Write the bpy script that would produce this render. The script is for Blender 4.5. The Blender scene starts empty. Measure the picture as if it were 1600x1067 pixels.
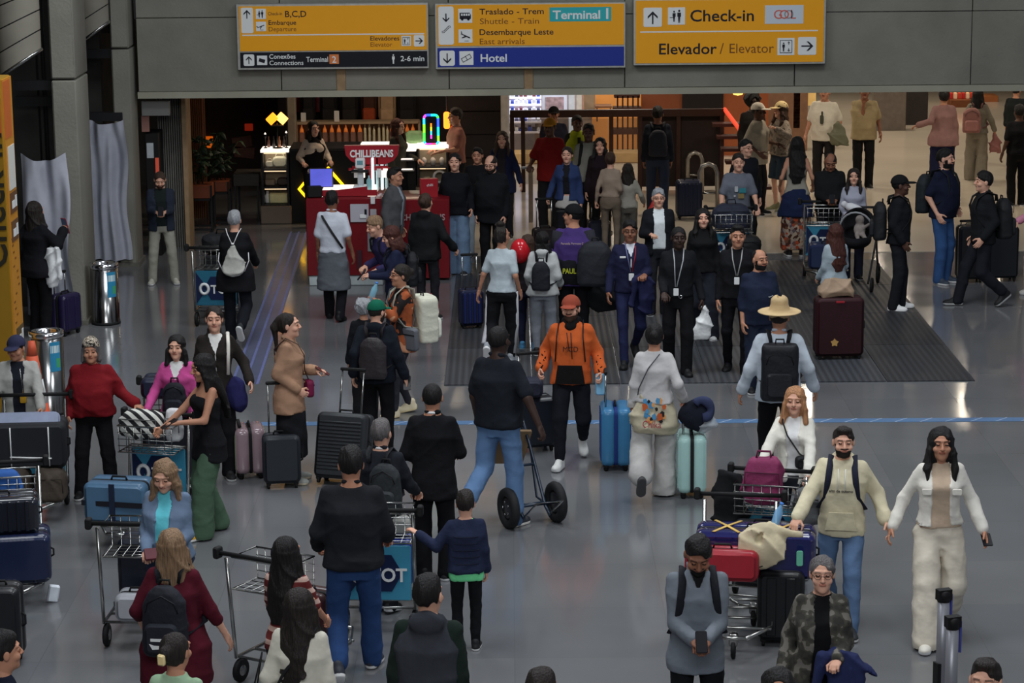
import bpy, math, random
import numpy as np
from mathutils import Vector, Matrix, Euler
random.seed(7)
SC = bpy.context.scene
COL = SC.collection
PI = math.pi
# ------------------------------------------------------------------ camera
CAM_H = 6.25; FPX = 3900.0; PITCH = math.atan((533.5+290)/FPX); ROLL = math.radians(0.5)
_fw = Vector((0, math.cos(PITCH), -math.sin(PITCH)))
_u0 = Vector((0, math.sin(PITCH), math.cos(PITCH)))
_x0 = Vector((1, 0, 0))
_up = _u0*math.cos(ROLL) + _x0*math.sin(ROLL)
_rt = _x0*math.cos(ROLL) - _u0*math.sin(ROLL)
cam_d = bpy.data.cameras.new('camera'); cam = bpy.data.objects.new('camera', cam_d); COL.objects.link(cam)
cam_d.sensor_width = 36.0; cam_d.lens = FPX/1600*36.0; cam_d.clip_end = 300
cam.matrix_world = Matrix(((_rt.x, _up.x, -_fw.x, 0), (_rt.y, _up.y, -_fw.y, 0), (_rt.z, _up.z, -_fw.z, CAM_H), (0, 0, 0, 1)))
SC.camera = cam
CO = Vector((0, 0, CAM_H))
def ray(u, v): return (_fw*FPX + _rt*(u-800) - _up*(v-533.5)).normalized()
def G(u, v, z=0.0):                    # where a line of sight meets the level z
    d = ray(u, v); return CO + d*((z-CAM_H)/d.z)
def PY(u, v, Y):                       # ... meets the upright plane y = Y
    d = ray(u, v); return CO + d*(Y/d.y)
# ------------------------------------------------------------------ light and exposure
SC.view_settings.view_transform = 'Standard'; SC.view_settings.look = 'None'
SC.view_settings.gamma = 1.0; SC.view_settings.exposure = 0.0; SC.view_settings.use_curve_mapping = False
wd = bpy.data.worlds.new('hall_air'); SC.world = wd; wd.use_nodes = True
wd.node_tree.nodes['Background'].inputs[0].default_value = (0.80, 0.88, 1.0, 1)
wd.node_tree.nodes['Background'].inputs[1].default_value = 0.17
def area(name, loc, sx, sy, power, col, rot=(0, 0, 0), spread=180):
    l = bpy.data.lights.new(name, 'AREA'); l.shape = 'RECTANGLE'; l.size = sx; l.size_y = sy
    l.energy = power; l.color = col; l.spread = math.radians(spread)
    o = bpy.data.objects.new(name, l); o.location = loc; o.rotation_euler = rot; COL.objects.link(o); return o
for i, (x, y) in enumerate([(-3, 17), (3.5, 17), (-3, 26), (3.5, 26)]):
    area('hall_light', (x, y, 9.5), 3.0, 4.0, 330, (0.93, 0.97, 1.0))
area('front_fill_light', (0, 4, 9.0), 8, 3, 600, (0.95, 0.98, 1.0), rot=(math.radians(40), 0, 0))  # added fill lamp, brightens faces and clothes turned to the camera
for x in (2.2, 4.8, 7.4, 10.0):
    for y in (39.5, 43.0, 46.5, 50.0, 53.5): area('soffit_light', (x, y, 3.20), .22, .22, 26, (1.0, 0.86, 0.68))
area('shop_light', (-1.9, 38.9, 3.15), 2.2, 0.3, 34, (1.0, 0.80, 0.58))
area('shop_back_light', (1.0, 44.5, 3.15), 2.4, .5, 50, (0.95, 0.97, 1.0))
# ------------------------------------------------------------------ materials
_mats = {}
def s2l(c):
    c = c/255.0
    return c/12.92 if c <= 0.04045 else ((c+0.055)/1.055)**2.4
GAIN = 0.60
def lin(rgb, gain=GAIN):
    sat = (max(rgb)-min(rgb))/max(max(rgb), 40); k = 1-.38*sat*sat; c = [s2l(x)*k for x in rgb]; L = sum(c)/3
    return tuple(min(0.88, (x*.96+L*.04)/gain) for x in c)
def mat(rgb, rough=0.8, metal=0.0, bump=0.0, bscale=60, var=0.12, vscale=9, coat=0.0, emit=0.0, gain=GAIN, alpha=1.0, trans=0.0, spec=0.3):
    key = (tuple(rgb), rough, metal, bump, bscale, var, vscale, coat, emit, gain, alpha, trans, spec)
    if key in _mats: return _mats[key]
    m = bpy.data.materials.new('surface_%03d' % len(_mats)); m.use_nodes = True
    nt = m.node_tree; b = nt.nodes['Principled BSDF']
    c = lin(rgb, gain)
    b.inputs['Base Color'].default_value = (*c, 1); b.inputs['Roughness'].default_value = rough
    b.inputs['Metallic'].default_value = metal; b.inputs['Specular IOR Level'].default_value = spec
    if coat: b.inputs['Coat Weight'].default_value = coat; b.inputs['Coat Roughness'].default_value = 0.08
    if trans: b.inputs['Transmission Weight'].default_value = trans; b.inputs['IOR'].default_value = 1.1
    if alpha < 1: b.inputs['Alpha'].default_value = alpha
    if emit:
        b.inputs['Emission Color'].default_value = (*[s2l(x) for x in rgb], 1); b.inputs['Emission Strength'].default_value = emit
    if var or bump:
        tc = nt.nodes.new('ShaderNodeTexCoord'); nz = nt.nodes.new('ShaderNodeTexNoise')
        nz.inputs['Scale'].default_value = vscale; nz.inputs['Detail'].default_value = 4
        nt.links.new(tc.outputs['Object'], nz.inputs['Vector'])
        if var:
            mr = nt.nodes.new('ShaderNodeMapRange'); mr.inputs[1].default_value = 0.3; mr.inputs[2].default_value = 0.7
            mr.inputs[3].default_value = 1-var; mr.inputs[4].default_value = 1+var
            nt.links.new(nz.outputs['Fac'], mr.inputs[0])
            vm = nt.nodes.new('ShaderNodeVectorMath'); vm.operation = 'SCALE'; vm.inputs[0].default_value = c
            nt.links.new(mr.outputs[0], vm.inputs['Scale']); nt.links.new(vm.outputs[0], b.inputs['Base Color'])
        if bump:
            n2 = nt.nodes.new('ShaderNodeTexNoise'); n2.inputs['Scale'].default_value = bscale; n2.inputs['Detail'].default_value = 2
            nt.links.new(tc.outputs['Object'], n2.inputs['Vector'])
            bp = nt.nodes.new('ShaderNodeBump'); bp.inputs['Strength'].default_value = bump; bp.inputs['Distance'].default_value = 0.02
            nt.links.new(n2.outputs['Fac'], bp.inputs['Height']); nt.links.new(bp.outputs[0], b.inputs['Normal'])
    _mats[key] = m; return m
def cloth(rgb, **k): 
    d = dict(rough=0.9, bump=0.45, bscale=11, var=0.10, vscale=7, spec=0.15); d.update(k); return mat(rgb, **d)
def hairmat(rgb):
    key = ('hair', rgb)
    if key in _mats: return _mats[key]
    m = mat(rgb, rough=.62, bump=.6, bscale=1.0, var=.35, vscale=1.0, spec=.3).copy(); nt = m.node_tree
    for n in [n for n in nt.nodes if n.type == 'TEX_NOISE']:
        n.inputs['Scale'].default_value = 1.0; n.inputs['Detail'].default_value = 3
        mp = nt.nodes.new('ShaderNodeMapping'); mp.inputs['Scale'].default_value = (95, 95, 11)
        tc = [q for q in nt.nodes if q.type == 'TEX_COORD'][0]; nt.links.new(tc.outputs['Object'], mp.inputs[0]); nt.links.new(mp.outputs[0], n.inputs['Vector'])
    _mats[key] = m; return m
def pattern(kind, cols, scale=30, rough=0.85, axis='Z'):
    key = (kind, tuple(cols), scale, axis)
    if key in _mats: return _mats[key]
    m = bpy.data.materials.new('pattern_%03d' % len(_mats)); m.use_nodes = True
    nt = m.node_tree; b = nt.nodes['Principled BSDF']; b.inputs['Roughness'].default_value = rough; b.inputs['Specular IOR Level'].default_value = 0.2
    tc = nt.nodes.new('ShaderNodeTexCoord'); cr = nt.nodes.new('ShaderNodeValToRGB'); cr.color_ramp.interpolation = 'CONSTANT'
    if kind == 'stripe':
        t = nt.nodes.new('ShaderNodeTexWave'); t.bands_direction = axis; t.inputs['Scale'].default_value = scale; t.inputs['Distortion'].default_value = 0.3
        out = t.outputs['Fac']
    elif kind == 'blotch':
        t = nt.nodes.new('ShaderNodeTexNoise'); t.inputs['Scale'].default_value = scale; t.inputs['Detail'].default_value = 1.5; out = t.outputs['Fac']
    elif kind == 'voronoi':
        t = nt.nodes.new('ShaderNodeTexVoronoi'); t.inputs['Scale'].default_value = scale
        sp = nt.nodes.new('ShaderNodeSeparateColor'); nt.links.new(t.outputs['Color'], sp.inputs[0]); out = sp.outputs[0]
    nt.links.new(tc.outputs['Object'], t.inputs['Vector'])
    n = len(cols); e = cr.color_ramp.elements
    lo, hi = (0.36, 0.64) if kind == 'blotch' else (0.0, 1.0)
    while len(e) < n: e.new(0.5)
    for i, c in enumerate(cols):
        e[i].position = 0.0 if i == 0 else lo+(hi-lo)*i/n
        e[i].color = (*lin(c), 1)
    nt.links.new(out, cr.inputs[0]); nt.links.new(cr.outputs[0], b.inputs['Base Color'])
    _mats[key] = m; return m
# ------------------------------------------------------------------ object helpers
def tag(o, label=None, cat=None, group=None, kind=None):
    if label: o['label'] = label
    if cat: o['category'] = cat
    if group: o['group'] = group
    if kind: o['kind'] = kind
    return o
def empty(name, loc=(0, 0, 0), rz=0, label=None, cat=None, group=None, M=None):
    o = bpy.data.objects.new(name, None); COL.objects.link(o); o.empty_display_size = 0.2
    if M is not None: o.matrix_world = M
    else: o.location = loc; o.rotation_euler = (0, 0, rz)
    return tag(o, label, cat, group)
def link(name, me, parent=None, loc=None, mats=None, M=None):
    o = bpy.data.objects.new(name, me); COL.objects.link(o)
    if parent is not None: o.parent = parent
    if loc is not None: o.location = loc
    if M is not None: o.matrix_local = M
    if mats is not None:
        for i, m in enumerate(mats):
            while len(me.materials) <= i: me.materials.append(None)
            o.material_slots[i].link = 'OBJECT'; o.material_slots[i].material = m
    return o
def mesh_np(name, V, F, smooth=True, mi=None):
    me = bpy.data.meshes.new(name)
    V = np.asarray(V, np.float32); F = np.asarray(F, np.int32)
    me.vertices.add(len(V)); me.vertices.foreach_set('co', V.ravel())
    k = F.shape[1]; me.loops.add(F.size); me.loops.foreach_set('vertex_index', F.ravel())
    me.polygons.add(len(F)); me.polygons.foreach_set('loop_start', np.arange(0, F.size, k, dtype=np.int32))
    me.polygons.foreach_set('loop_total', np.full(len(F), k, np.int32))
    me.polygons.foreach_set('use_smooth', np.full(len(F), smooth))
    if mi is not None: me.polygons.foreach_set('material_index', np.asarray(mi, np.int32))
    me.update(calc_edges=True); return me
class MB:
    def __init__(s): s.v = []; s.f = []; s.m = []; s.sm = []
    def add(s, vs, fs, mi=0, M=None, smooth=False):
        n = len(s.v)
        s.v += [tuple(M @ Vector(p)) if M else tuple(p) for p in vs]
        for f in fs: s.f.append([i+n for i in f]); s.m.append(mi); s.sm.append(smooth)
        return s
    def box(s, c, d, mi=0, rz=0, M=None):
        x, y, z = d[0]/2, d[1]/2, d[2]/2
        T = Matrix.Translation(c) @ Matrix.Rotation(rz, 4, 'Z')
        if M: T = M @ T
        vs = [(a*x, b*y, e*z) for a in (-1, 1) for b in (-1, 1) for e in (-1, 1)]
        return s.add(vs, [(0, 1, 3, 2), (4, 6, 7, 5), (0, 4, 5, 1), (2, 3, 7, 6), (0, 2, 6, 4), (1, 5, 7, 3)], mi, T)
    def rbox(s, c, d, r=0.03, bev=0.015, mi=0, M=None, n=4, axis='Y', rz=0):
        # rounded rectangle (x,z) extruded along y with softened rims
        w, dep, h = d[0]/2, d[1]/2, d[2]/2
        if axis == 'Z': w, dep, h = d[0]/2, d[2]/2, d[1]/2
        if axis == 'X': w, dep, h = d[1]/2, d[0]/2, d[2]/2
        r = min(r, w*0.98, h*0.98); prof = []
        def ring(ins, y):
            out = []
            rr = max(r-ins, 0.001)
            for q, (sx, sz) in enumerate([(1, 1), (-1, 1), (-1, -1), (1, -1)]):
                for k in range(n+1):
                    a = q*PI/2 + k/n*PI/2
                    out.append((sx*(w-r) + rr*math.cos(a), y, sz*(h-r) + rr*math.sin(a)))
            return out
        bev = min(bev, dep*0.9, r*0.95 if r > 0.002 else 0.001)
        rings = [ring(bev, -dep), ring(bev*0.3, -dep+bev*0.3), ring(0, -dep+bev), ring(0, dep-bev), ring(bev*0.3, dep-bev*0.3), ring(bev, dep)]
        vs = [p for R in rings for p in R]; N = len(rings[0]); fs = []
        for i in range(5):
            for j in range(N): fs.append((i*N+j, i*N+(j+1) % N, (i+1)*N+(j+1) % N, (i+1)*N+j))
        fs.append(tuple(range(N))); fs.append(tuple(5*N+j for j in range(N))[::-1])
        if axis == 'Z': vs = [(x, -z, y) for x, y, z in vs]
        if axis == 'X': vs = [(-y, x, z) for x, y, z in vs]
        T = Matrix.Translation(c) @ Matrix.Rotation(rz, 4, 'Z')
        if M: T = M @ T
        s.add(vs, fs, mi, T, True)
        for k in (1, 2): s.sm[-k] = False
        return s
    def tube(s, pts, r, n=8, mi=0, M=None, closed=False, flat=1.0, cap=True):
        pts = [Vector(p) for p in pts]; m = len(pts); vs = []; rs = r if isinstance(r, (list, tuple)) else [r]*m
        up = Vector((0, 0, 1)); prev = None
        for i, p in enumerate(pts):
            if closed: t = (pts[(i+1) % m]-pts[i-1])
            else: t = pts[min(i+1, m-1)]-pts[max(i-1, 0)]
            t = t.normalized() if t.length > 1e-9 else Vector((0, 0, 1))
            if prev is None:
                a = up.cross(t)
                if a.length < 0.05: a = Vector((1, 0, 0)).cross(t)
            else: a = prev - t*prev.dot(t)
            if a.length < 1e-6: a = t.orthogonal()
            a.normalize(); prev = a; b = t.cross(a)
            for k in range(n):
                th = 2*PI*k/n; vs.append(p + (a*math.cos(th) + b*math.sin(th)*flat)*rs[i])
        fs = []
        for i in range(m if closed else m-1):
            j = (i+1) % m
            for k in range(n): fs.append((i*n+k, i*n+(k+1) % n, j*n+(k+1) % n, j*n+k))
        if not closed and cap: fs.append(tuple(range(n))[::-1]); fs.append(tuple((m-1)*n+k for k in range(n)))
        return s.add(vs, fs, mi, M, True)
    def lathe(s, prof, n=20, mi=0, M=None, smooth=True):
        vs = []; fs = []
        for r, z in prof:
            for k in range(n): vs.append((r*math.cos(2*PI*k/n), r*math.sin(2*PI*k/n), z))
        for i in range(len(prof)-1):
            for k in range(n): fs.append((i*n+k, i*n+(k+1) % n, (i+1)*n+(k+1) % n, (i+1)*n+k))
        if prof[0][0] > 1e-4: fs.append(tuple(range(n))[::-1])
        if prof[-1][0] > 1e-4: fs.append(tuple((len(prof)-1)*n+k for k in range(n)))
        return s.add(vs, fs, mi, M, smooth)
    def poly(s, pts, d, mi=0, M=None):
        # outline in x,z extruded along y by d (centred)
        n = len(pts); vs = [(x, -d/2, z) for x, z in pts] + [(x, d/2, z) for x, z in pts]
        fs = [tuple(range(n)), tuple(range(n, 2*n))[::-1]] + [(i, i+n, (i+1) % n+n, (i+1) % n) for i in range(n)]
        return s.add(vs, fs, mi, M)
    def build(s, name, mats, parent=None, loc=None, M=None, rz=None):
        me = bpy.data.meshes.new(name); me.from_pydata(s.v, [], s.f)
        me.polygons.foreach_set('material_index', s.m); me.polygons.foreach_set('use_smooth', s.sm); me.update()
        if not isinstance(mats, (list, tuple)): mats = [mats]
        for m in mats: me.materials.append(m)
        o = bpy.data.objects.new(name, me); COL.objects.link(o)
        if parent is not None: o.parent = parent
        if loc is not None: o.location = loc
        if rz is not None: o.rotation_euler.z = rz
        if M is not None: o.matrix_local = M
        return o
def text(name, body, size, m, parent=None, M=None, depth=0.004, bold=0.0, align='LEFT', width=None):
    cu = bpy.data.curves.new('t', 'FONT'); cu.body = body; cu.size = size; cu.extrude = depth; cu.offset = bold*size
    cu.align_x = align; cu.resolution_u = 3
    t = bpy.data.objects.new('t', cu); COL.objects.link(t)
    me = bpy.data.meshes.new_from_object(t.evaluated_get(bpy.context.evaluated_depsgraph_get()))
    bpy.data.objects.remove(t)
    if width:
        xs = [v.co.x for v in me.vertices]; w = max(xs)-min(xs); k = width/w
        for v in me.vertices: v.co.x *= k
    me.materials.clear(); me.materials.append(m)
    o = bpy.data.objects.new(name, me); COL.objects.link(o)
    if parent is not None: o.parent = parent
    o.matrix_local = M if M is not None else Matrix()
    return o
def FX(x, y, z, rz=0.0):     # frame for text on an upright face looking towards -y
    return Matrix.Translation((x, y, z)) @ Matrix.Rotation(rz, 4, 'Z') @ Matrix.Rotation(PI/2, 4, 'X')
# ------------------------------------------------------------------ implicit surfaces (blended shapes turned into one mesh)
class Field:
    def __init__(s, lo, hi, h):
        s.h = h; s.ax = [np.arange(lo[i]-h, hi[i]+2*h, h, dtype=np.float32) for i in range(3)]
        s.F = np.full([len(a) for a in s.ax], 0.25, np.float32)
    def blk(s, lo, hi, pad=0.07):
        sl = []
        for i in range(3):
            a = s.ax[i]; i0 = int(np.searchsorted(a, lo[i]-pad)); i1 = int(np.searchsorted(a, hi[i]+pad))
            if i1 <= i0: return None
            sl.append(slice(i0, i1))
        X = s.ax[0][sl[0]][:, None, None]; Y = s.ax[1][sl[1]][None, :, None]; Z = s.ax[2][sl[2]][None, None, :]
        return tuple(sl), X, Y, Z
    def put(s, sl, d, k, op):
        A = s.F[sl]
        if op == 'u':
            if k > 0:
                h = np.maximum(k-np.abs(A-d), 0)/k; s.F[sl] = np.minimum(A, d)-h*h*k*0.25
            else: s.F[sl] = np.minimum(A, d)
        else: s.F[sl] = np.maximum(A, -d)
    def cone(s, a, b, ra, rb, k=0.02, op='u', flat=1.0):
        a = np.array(a, np.float32); b = np.array(b, np.float32); r = max(ra, rb)
        B = s.blk(np.minimum(a, b)-r, np.maximum(a, b)+r)
        if B is None: return s
        sl, X, Y, Z = B; ab = b-a; L = float(ab@ab)+1e-9
        t = np.clip(((X-a[0])*ab[0]+(Y-a[1])*ab[1]+(Z-a[2])*ab[2])/L, 0, 1)
        d = np.sqrt((X-a[0]-t*ab[0])**2+((Y-a[1]-t*ab[1])/flat)**2+(Z-a[2]-t*ab[2])**2)-(ra+(rb-ra)*t)
        s.put(sl, d, k, op); return s
    def ell(s, c, r, k=0.02, op='u', R=None):
        m = max(r); B = s.blk(np.array(c)-m, np.array(c)+m)
        if B is None: return s
        sl, X, Y, Z = B; x, y, z = X-c[0], Y-c[1], Z-c[2]
        if R is not None:
            x, y, z = (R[0][0]*x+R[1][0]*y+R[2][0]*z, R[0][1]*x+R[1][1]*y+R[2][1]*z, R[0][2]*x+R[1][2]*y+R[2][2]*z)
        q = np.sqrt((x/r[0])**2+(y/r[1])**2+(z/r[2])**2)
        g = np.sqrt((x/r[0]**2)**2+(y/r[1]**2)**2+(z/r[2]**2)**2)+1e-6
        s.put(sl, q*(q-1)/g, k, op); return s
    def loft(s, S, k=0.02, lean=0.0, z0=0.93, e=2.3, op='u', z_cut=True):
        # S rows: z, half width, half depth, y shift ; leaning is a shear along y
        S = np.array(sorted(S), np.float32); zl, zh = S[0, 0], S[-1, 0]
        ys = [r[3]-lean*(r[0]-z0) for r in S]; md = S[:, 2].max()
        B = s.blk((-S[:, 1].max(), min(ys)-md, zl), (S[:, 1].max(), max(ys)+md, zh))
        if B is None: return s
        sl, X, Y, Z = B
        hw = np.interp(Z, S[:, 0], S[:, 1]); hd = np.interp(Z, S[:, 0], S[:, 2]); yo = np.interp(Z, S[:, 0], S[:, 3])-lean*(Z-z0)
        q = (np.abs(X/hw)**e+np.abs((Y-yo)/hd)**e)**(1/e)
        d = (q-1)*np.minimum(hw, hd)
        d = np.maximum(d, np.maximum(zl-Z, Z-zh))
        s.put(sl, d.astype(np.float32), k, op); return s
    def wob(s, amp, seed, f=1.0):
        # creases: thin ridges along a few slanting directions, only near the surface
        I = np.nonzero(np.abs(s.F) < 0.03); X, Y, Z = (s.ax[i][I[i]] for i in range(3)); r = random.Random(seed*7+1); w = np.zeros(len(X), np.float32)
        for i in range(4):
            a = r.uniform(0, PI); el = r.uniform(.5, 1.25) if i < 3 else .1; q = r.uniform(17, 30)*f
            ph = q*(math.cos(a)*math.cos(el)*X+math.sin(a)*math.cos(el)*Y+math.sin(el)*Z)+1.6*np.sin(9*X+7*Z+i+seed)+1.2*np.sin(11*Y-8*Z+2*i)
            m = .5+.5*np.sin(7*X-5*Y+6*Z+seed+3*i)
            w += m*(1-np.abs(np.sin(ph*.5)))**2.5
        s.F[I] += (amp*(1.5-2.6*w)).astype(np.float32); return s
    def cut(s, fn):
        X = s.ax[0][:, None, None]; Y = s.ax[1][None, :, None]; Z = s.ax[2][None, None, :]
        s.F = np.maximum(s.F, fn(X, Y, Z).astype(np.float32)); return s
    def mesh(s):
        F = s.F; S = F < 0; nx, ny, nz = F.shape; c = S.astype(np.int8)
        sm = np.zeros((nx-1, ny-1, nz-1), np.int8)
        for i in (0, 1):
            for j in (0, 1):
                for k in (0, 1): sm += c[i:nx-1+i, j:ny-1+j, k:nz-1+k]
        act = (sm > 0) & (sm < 8); I, J, K = np.nonzero(act); n = len(I)
        if n == 0: return np.zeros((0, 3)), np.zeros((0, 4), int)
        idx = np.full(act.shape, -1, np.int32); idx[I, J, K] = np.arange(n)
        acc = np.zeros((n, 3), np.float32); cnt = np.zeros(n, np.float32)
        C = [(i, j, k) for i in (0, 1) for j in (0, 1) for k in (0, 1)]
        val = {q: F[I+q[0], J+q[1], K+q[2]] for q in C}
        for a in C:
            for ax in range(3):
                if a[ax]: continue
                b = list(a); b[ax] = 1; b = tuple(b); va, vb = val[a], val[b]
                m = (va < 0) != (vb < 0); t = va[m]/(va[m]-vb[m])
                p = np.tile(np.array(a, np.float32), (len(t), 1)); p[:, ax] = t
                acc[m] += p; cnt[m] += 1
        P = acc/cnt[:, None]; V = np.empty((n, 3), np.float32)
        for ax, q in enumerate((I, J, K)): V[:, ax] = s.ax[ax][q]+P[:, ax]*s.h
        Fs = []
        for ax in range(3):
            A = [slice(None)]*3; B = [slice(None)]*3; A[ax] = slice(0, -1); B[ax] = slice(1, None)
            a, b = S[tuple(A)], S[tuple(B)]; o1, o2 = (ax+1) % 3, (ax+2) % 3
            e = np.argwhere(a != b); e = e[(e[:, o1] > 0) & (e[:, o2] > 0) & (e[:, o1] < F.shape[o1]-1) & (e[:, o2] < F.shape[o2]-1)]
            if not len(e): continue
            ins = a[e[:, 0], e[:, 1], e[:, 2]]
            def g(d1, d2):
                q = e.copy(); q[:, o1] -= d1; q[:, o2] -= d2; return idx[q[:, 0], q[:, 1], q[:, 2]]
            Q = np.stack([g(1, 1), g(0, 1), g(0, 0), g(1, 0)], 1); Q[~ins] = Q[~ins][:, ::-1]; Fs.append(Q)
        return V, np.concatenate(Fs)
# ------------------------------------------------------------------ head, hands, hair (made once, shared)
PIV = np.array((0, 0.012, 1.545), np.float32)       # head turns about this point of a 1.75 m figure
def make_head(sex):
    f = Field((-.1, -.13, 1.50), (.1, .12, 1.77), 0.0052); w = 1.0 if sex == 'm' else 0.95
    f.ell((0, .012, 1.662), (.076*w, .094, .09), 0.0)
    f.ell((0, -.022, 1.585), (.058*w, .066, .066), 0.03)
    f.ell((0, -.066, 1.548), (.024*w, .022, .018), 0.02)
    for s in (-1, 1):
        f.cone((s*.012, -.080, 1.676), (s*.048, -.066, 1.674), .011, .009, .012)
        f.ell((s*.040*w, -.058, 1.612), (.026, .026, .024), .015)
        f.ell((s*.031, -.094, 1.652), (.016, .014, .0095), 0, 's')
        f.ell((s*.031, -.074, 1.650), (.015, .013, .012), .003)
        f.ell((s*.078*w, .010, 1.635), (.009, .019, .030), .006)
    f.cone((0, -.082, 1.662), (0, -.104, 1.622), .007, .013, .008)
    f.ell((.011, -.096, 1.618), (.009, .010, .008), .005); f.ell((-.011, -.096, 1.618), (.009, .010, .008), .005)
    f.ell((0, -.083, 1.592), (.024, .013, .010), .007)
    f.cone((-.02, -.0965, 1.5915), (.02, -.0965, 1.5915), .002, .002, 0, 's')
    f.cone((0, .02, 1.60), (0, .015, 1.50), .048*w, .052*w, .03)
    V, Q = f.mesh(); c = V[Q].mean(1); x, y, z = np.abs(c[:, 0]), c[:, 1], c[:, 2]
    mi = np.zeros(len(Q), int)
    bd = (z < 1.592+.25*np.maximum(y+.03, 0)*0) & (z > 1.53) & (y < .015) | ((z < 1.612) & (z > 1.60) & (x < .03) & (y < -.08)) | ((x > .052) & (x < .068) & (z < 1.64) & (y > -.045) & (y < -.008) & (z > 1.56))
    mi[bd & (y < .02)] = 4
    mi[(x < .026) & (z > 1.583) & (z < 1.600) & (y < -.085)] = 2
    mi[(x > .012) & (x < .050) & (z > 1.669) & (z < 1.680) & (y < -.055)] = 3
    mi[(x > .019) & (x < .043) & (z > 1.644) & (z < 1.655) & (y < -.060)] = 1
    return V-PIV, Q, mi
HEADS = {}
def make_hand(kind):
    # wrist at origin, fingers along -z, palm faces -x, thumb towards -y ; for the +x side of the figure
    f = Field((-.09, -.09, -.21), (.04, .07, .03), 0.0058)
    f.cone((0, 0, .02), (0, 0, -.02), .026, .026, .01)
    f.ell((-.002, 0, -.055), (.017, .042, .050), .02)
    curl = {'open': 0.22, 'relax': 0.55, 'grip': 1.25}[kind]
    for y, l, dz in ((-.030, .072, 0), (-.010, .080, -.004), (.010, .075, -.002), (.030, .058, .006)):
        p = np.array((-.002, y, -.092+dz)); a = curl*0.55
        for seg, r in ((.46, .0098), (.31, .0088), (.23, .0080)):
            q = p+np.array((-math.sin(a), 0, -math.cos(a)))*l*seg; f.cone(p, q, r, r*.92, .004); p = q; a += curl*0.85
    p = np.array((-.006, -.034, -.035)); q = p+np.array((-.018, -.030, -.030)); f.cone(p, q, .013, .0105, .01)
    f.cone(q, q+np.array((-.016 if kind != 'grip' else -.026, -.008+(.016 if kind == 'grip' else 0), -.028)), .0105, .0085, .004)
    return f.mesh()
HANDS = {}
def make_hair(style):
    f = Field((-.20, -.16, 1.10), (.20, .24, 1.88), 0.0088)
    cap = (.083, .101, .096)
    if style == 'short': f.ell((0, .016, 1.668), cap, 0); f.ell((0, -.005, 1.725), (.066, .078, .048), .03)
    elif style == 'buzz': f.ell((0, .014, 1.666), (.0815, .0995, .0945), 0)
    elif style == 'quiff': f.ell((0, .016, 1.668), cap, 0); f.ell((0, -.04, 1.745), (.06, .05, .03), .03)
    elif style in ('topknot', 'curlyknot'):
        f.ell((0, .016, 1.668), cap, 0); f.ell((0, .03, 1.79), (.055, .055, .05), .02)
    elif style == 'afro': f.ell((0, .02, 1.69), (.13, .13, .13), 0)
    elif style == 'bun': f.ell((0, .018, 1.668), (.084, .102, .094), 0); f.ell((0, .125, 1.66), (.045, .04, .045), .02)
    elif style == 'pony': f.ell((0, .018, 1.668), (.083, .101, .093), 0)
    elif style == 'receding': f.ell((0, .02, 1.665), (.082, .098, .092), 0)
    elif style in ('long', 'longer', 'bob', 'half'): f.ell((0, .018, 1.668), (.091, .106, .098), 0)
    if style in ('short', 'buzz', 'quiff', 'topknot', 'curlyknot', 'receding', 'bun', 'pony'):
        f.cut(lambda X, Y, Z: (1.628-0.75*Y-Z)*.8+0*X)
    if style in ('bun', 'pony', 'curlyknot', 'topknot'): f.ell((0, .03, 1.64), (.078, .085, .085), .02)
    f.ell((0, -.105, 1.625), (.070, .075, .100), 0, 's'); 
    if style == 'receding': f.ell((0, -.04, 1.76), (.06, .10, .06), 0, 's')
    if style == 'pony': f.cone((0, .10, 1.69), (0, .145, 1.62), .03, .035, .02); f.cone((0, .145, 1.62), (0, .12, 1.40), .035, .016, .02)
    if style == 'bun': pass
    if style == 'long':
        f.loft([(1.36, .07, .025, .085), (1.42, .105, .045, .07), (1.50, .112, .068, .045), (1.58, .104, .085, .025), (1.66, .091, .095, .02)], .03)
        for s in (-1, 1): f.cone((s*.085, -.03, 1.60), (s*.098, -.045, 1.47), .024, .030, .03); f.cone((s*.098, -.045, 1.47), (s*.095, -.085, 1.36), .030, .014, .02)
        f.ell((0, -.115, 1.575), (.060, .105, .125), 0, 's')
    if style == 'longer':
        f.loft([(1.14, .06, .02, .115), (1.24, .105, .035, .115), (1.36, .122, .05, .10), (1.47, .12, .065, .065), (1.58, .104, .085, .025), (1.66, .091, .095, .02)], .03)
        for s in (-1, 1): f.cone((s*.085, -.03, 1.62), (s*.098, -.03, 1.46), .022, .030, .03)
        f.ell((0, -.115, 1.575), (.060, .105, .125), 0, 's')
    if style == 'half':
        f.loft([(1.43, .095, .04, .07), (1.50, .110, .07, .045), (1.60, .102, .088, .025)], .03)
        for s in (-1, 1): f.cone((s*.085, -.03, 1.62), (s*.094, -.035, 1.48), .022, .026, .03)
        f.ell((0, -.115, 1.58), (.060, .105, .12), 0, 's')
    if style == 'bob':
        f.loft([(1.52, .092, .06, .05), (1.60, .096, .085, .03)], .03)
        for s in (-1, 1): f.cone((s*.080, -.01, 1.66), (s*.086, -.02, 1.55), .02, .022, .02)
        f.ell((0, -.13, 1.59), (.062, .105, .11), 0, 's')
    f.wob(0.0012 if style == 'buzz' else 0.004 if style not in ('afro', 'curlyknot') else 0.009, 3, 2.0)
    V, Q = f.mesh(); return mesh_np('hair_'+style, V-PIV, Q)
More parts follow.
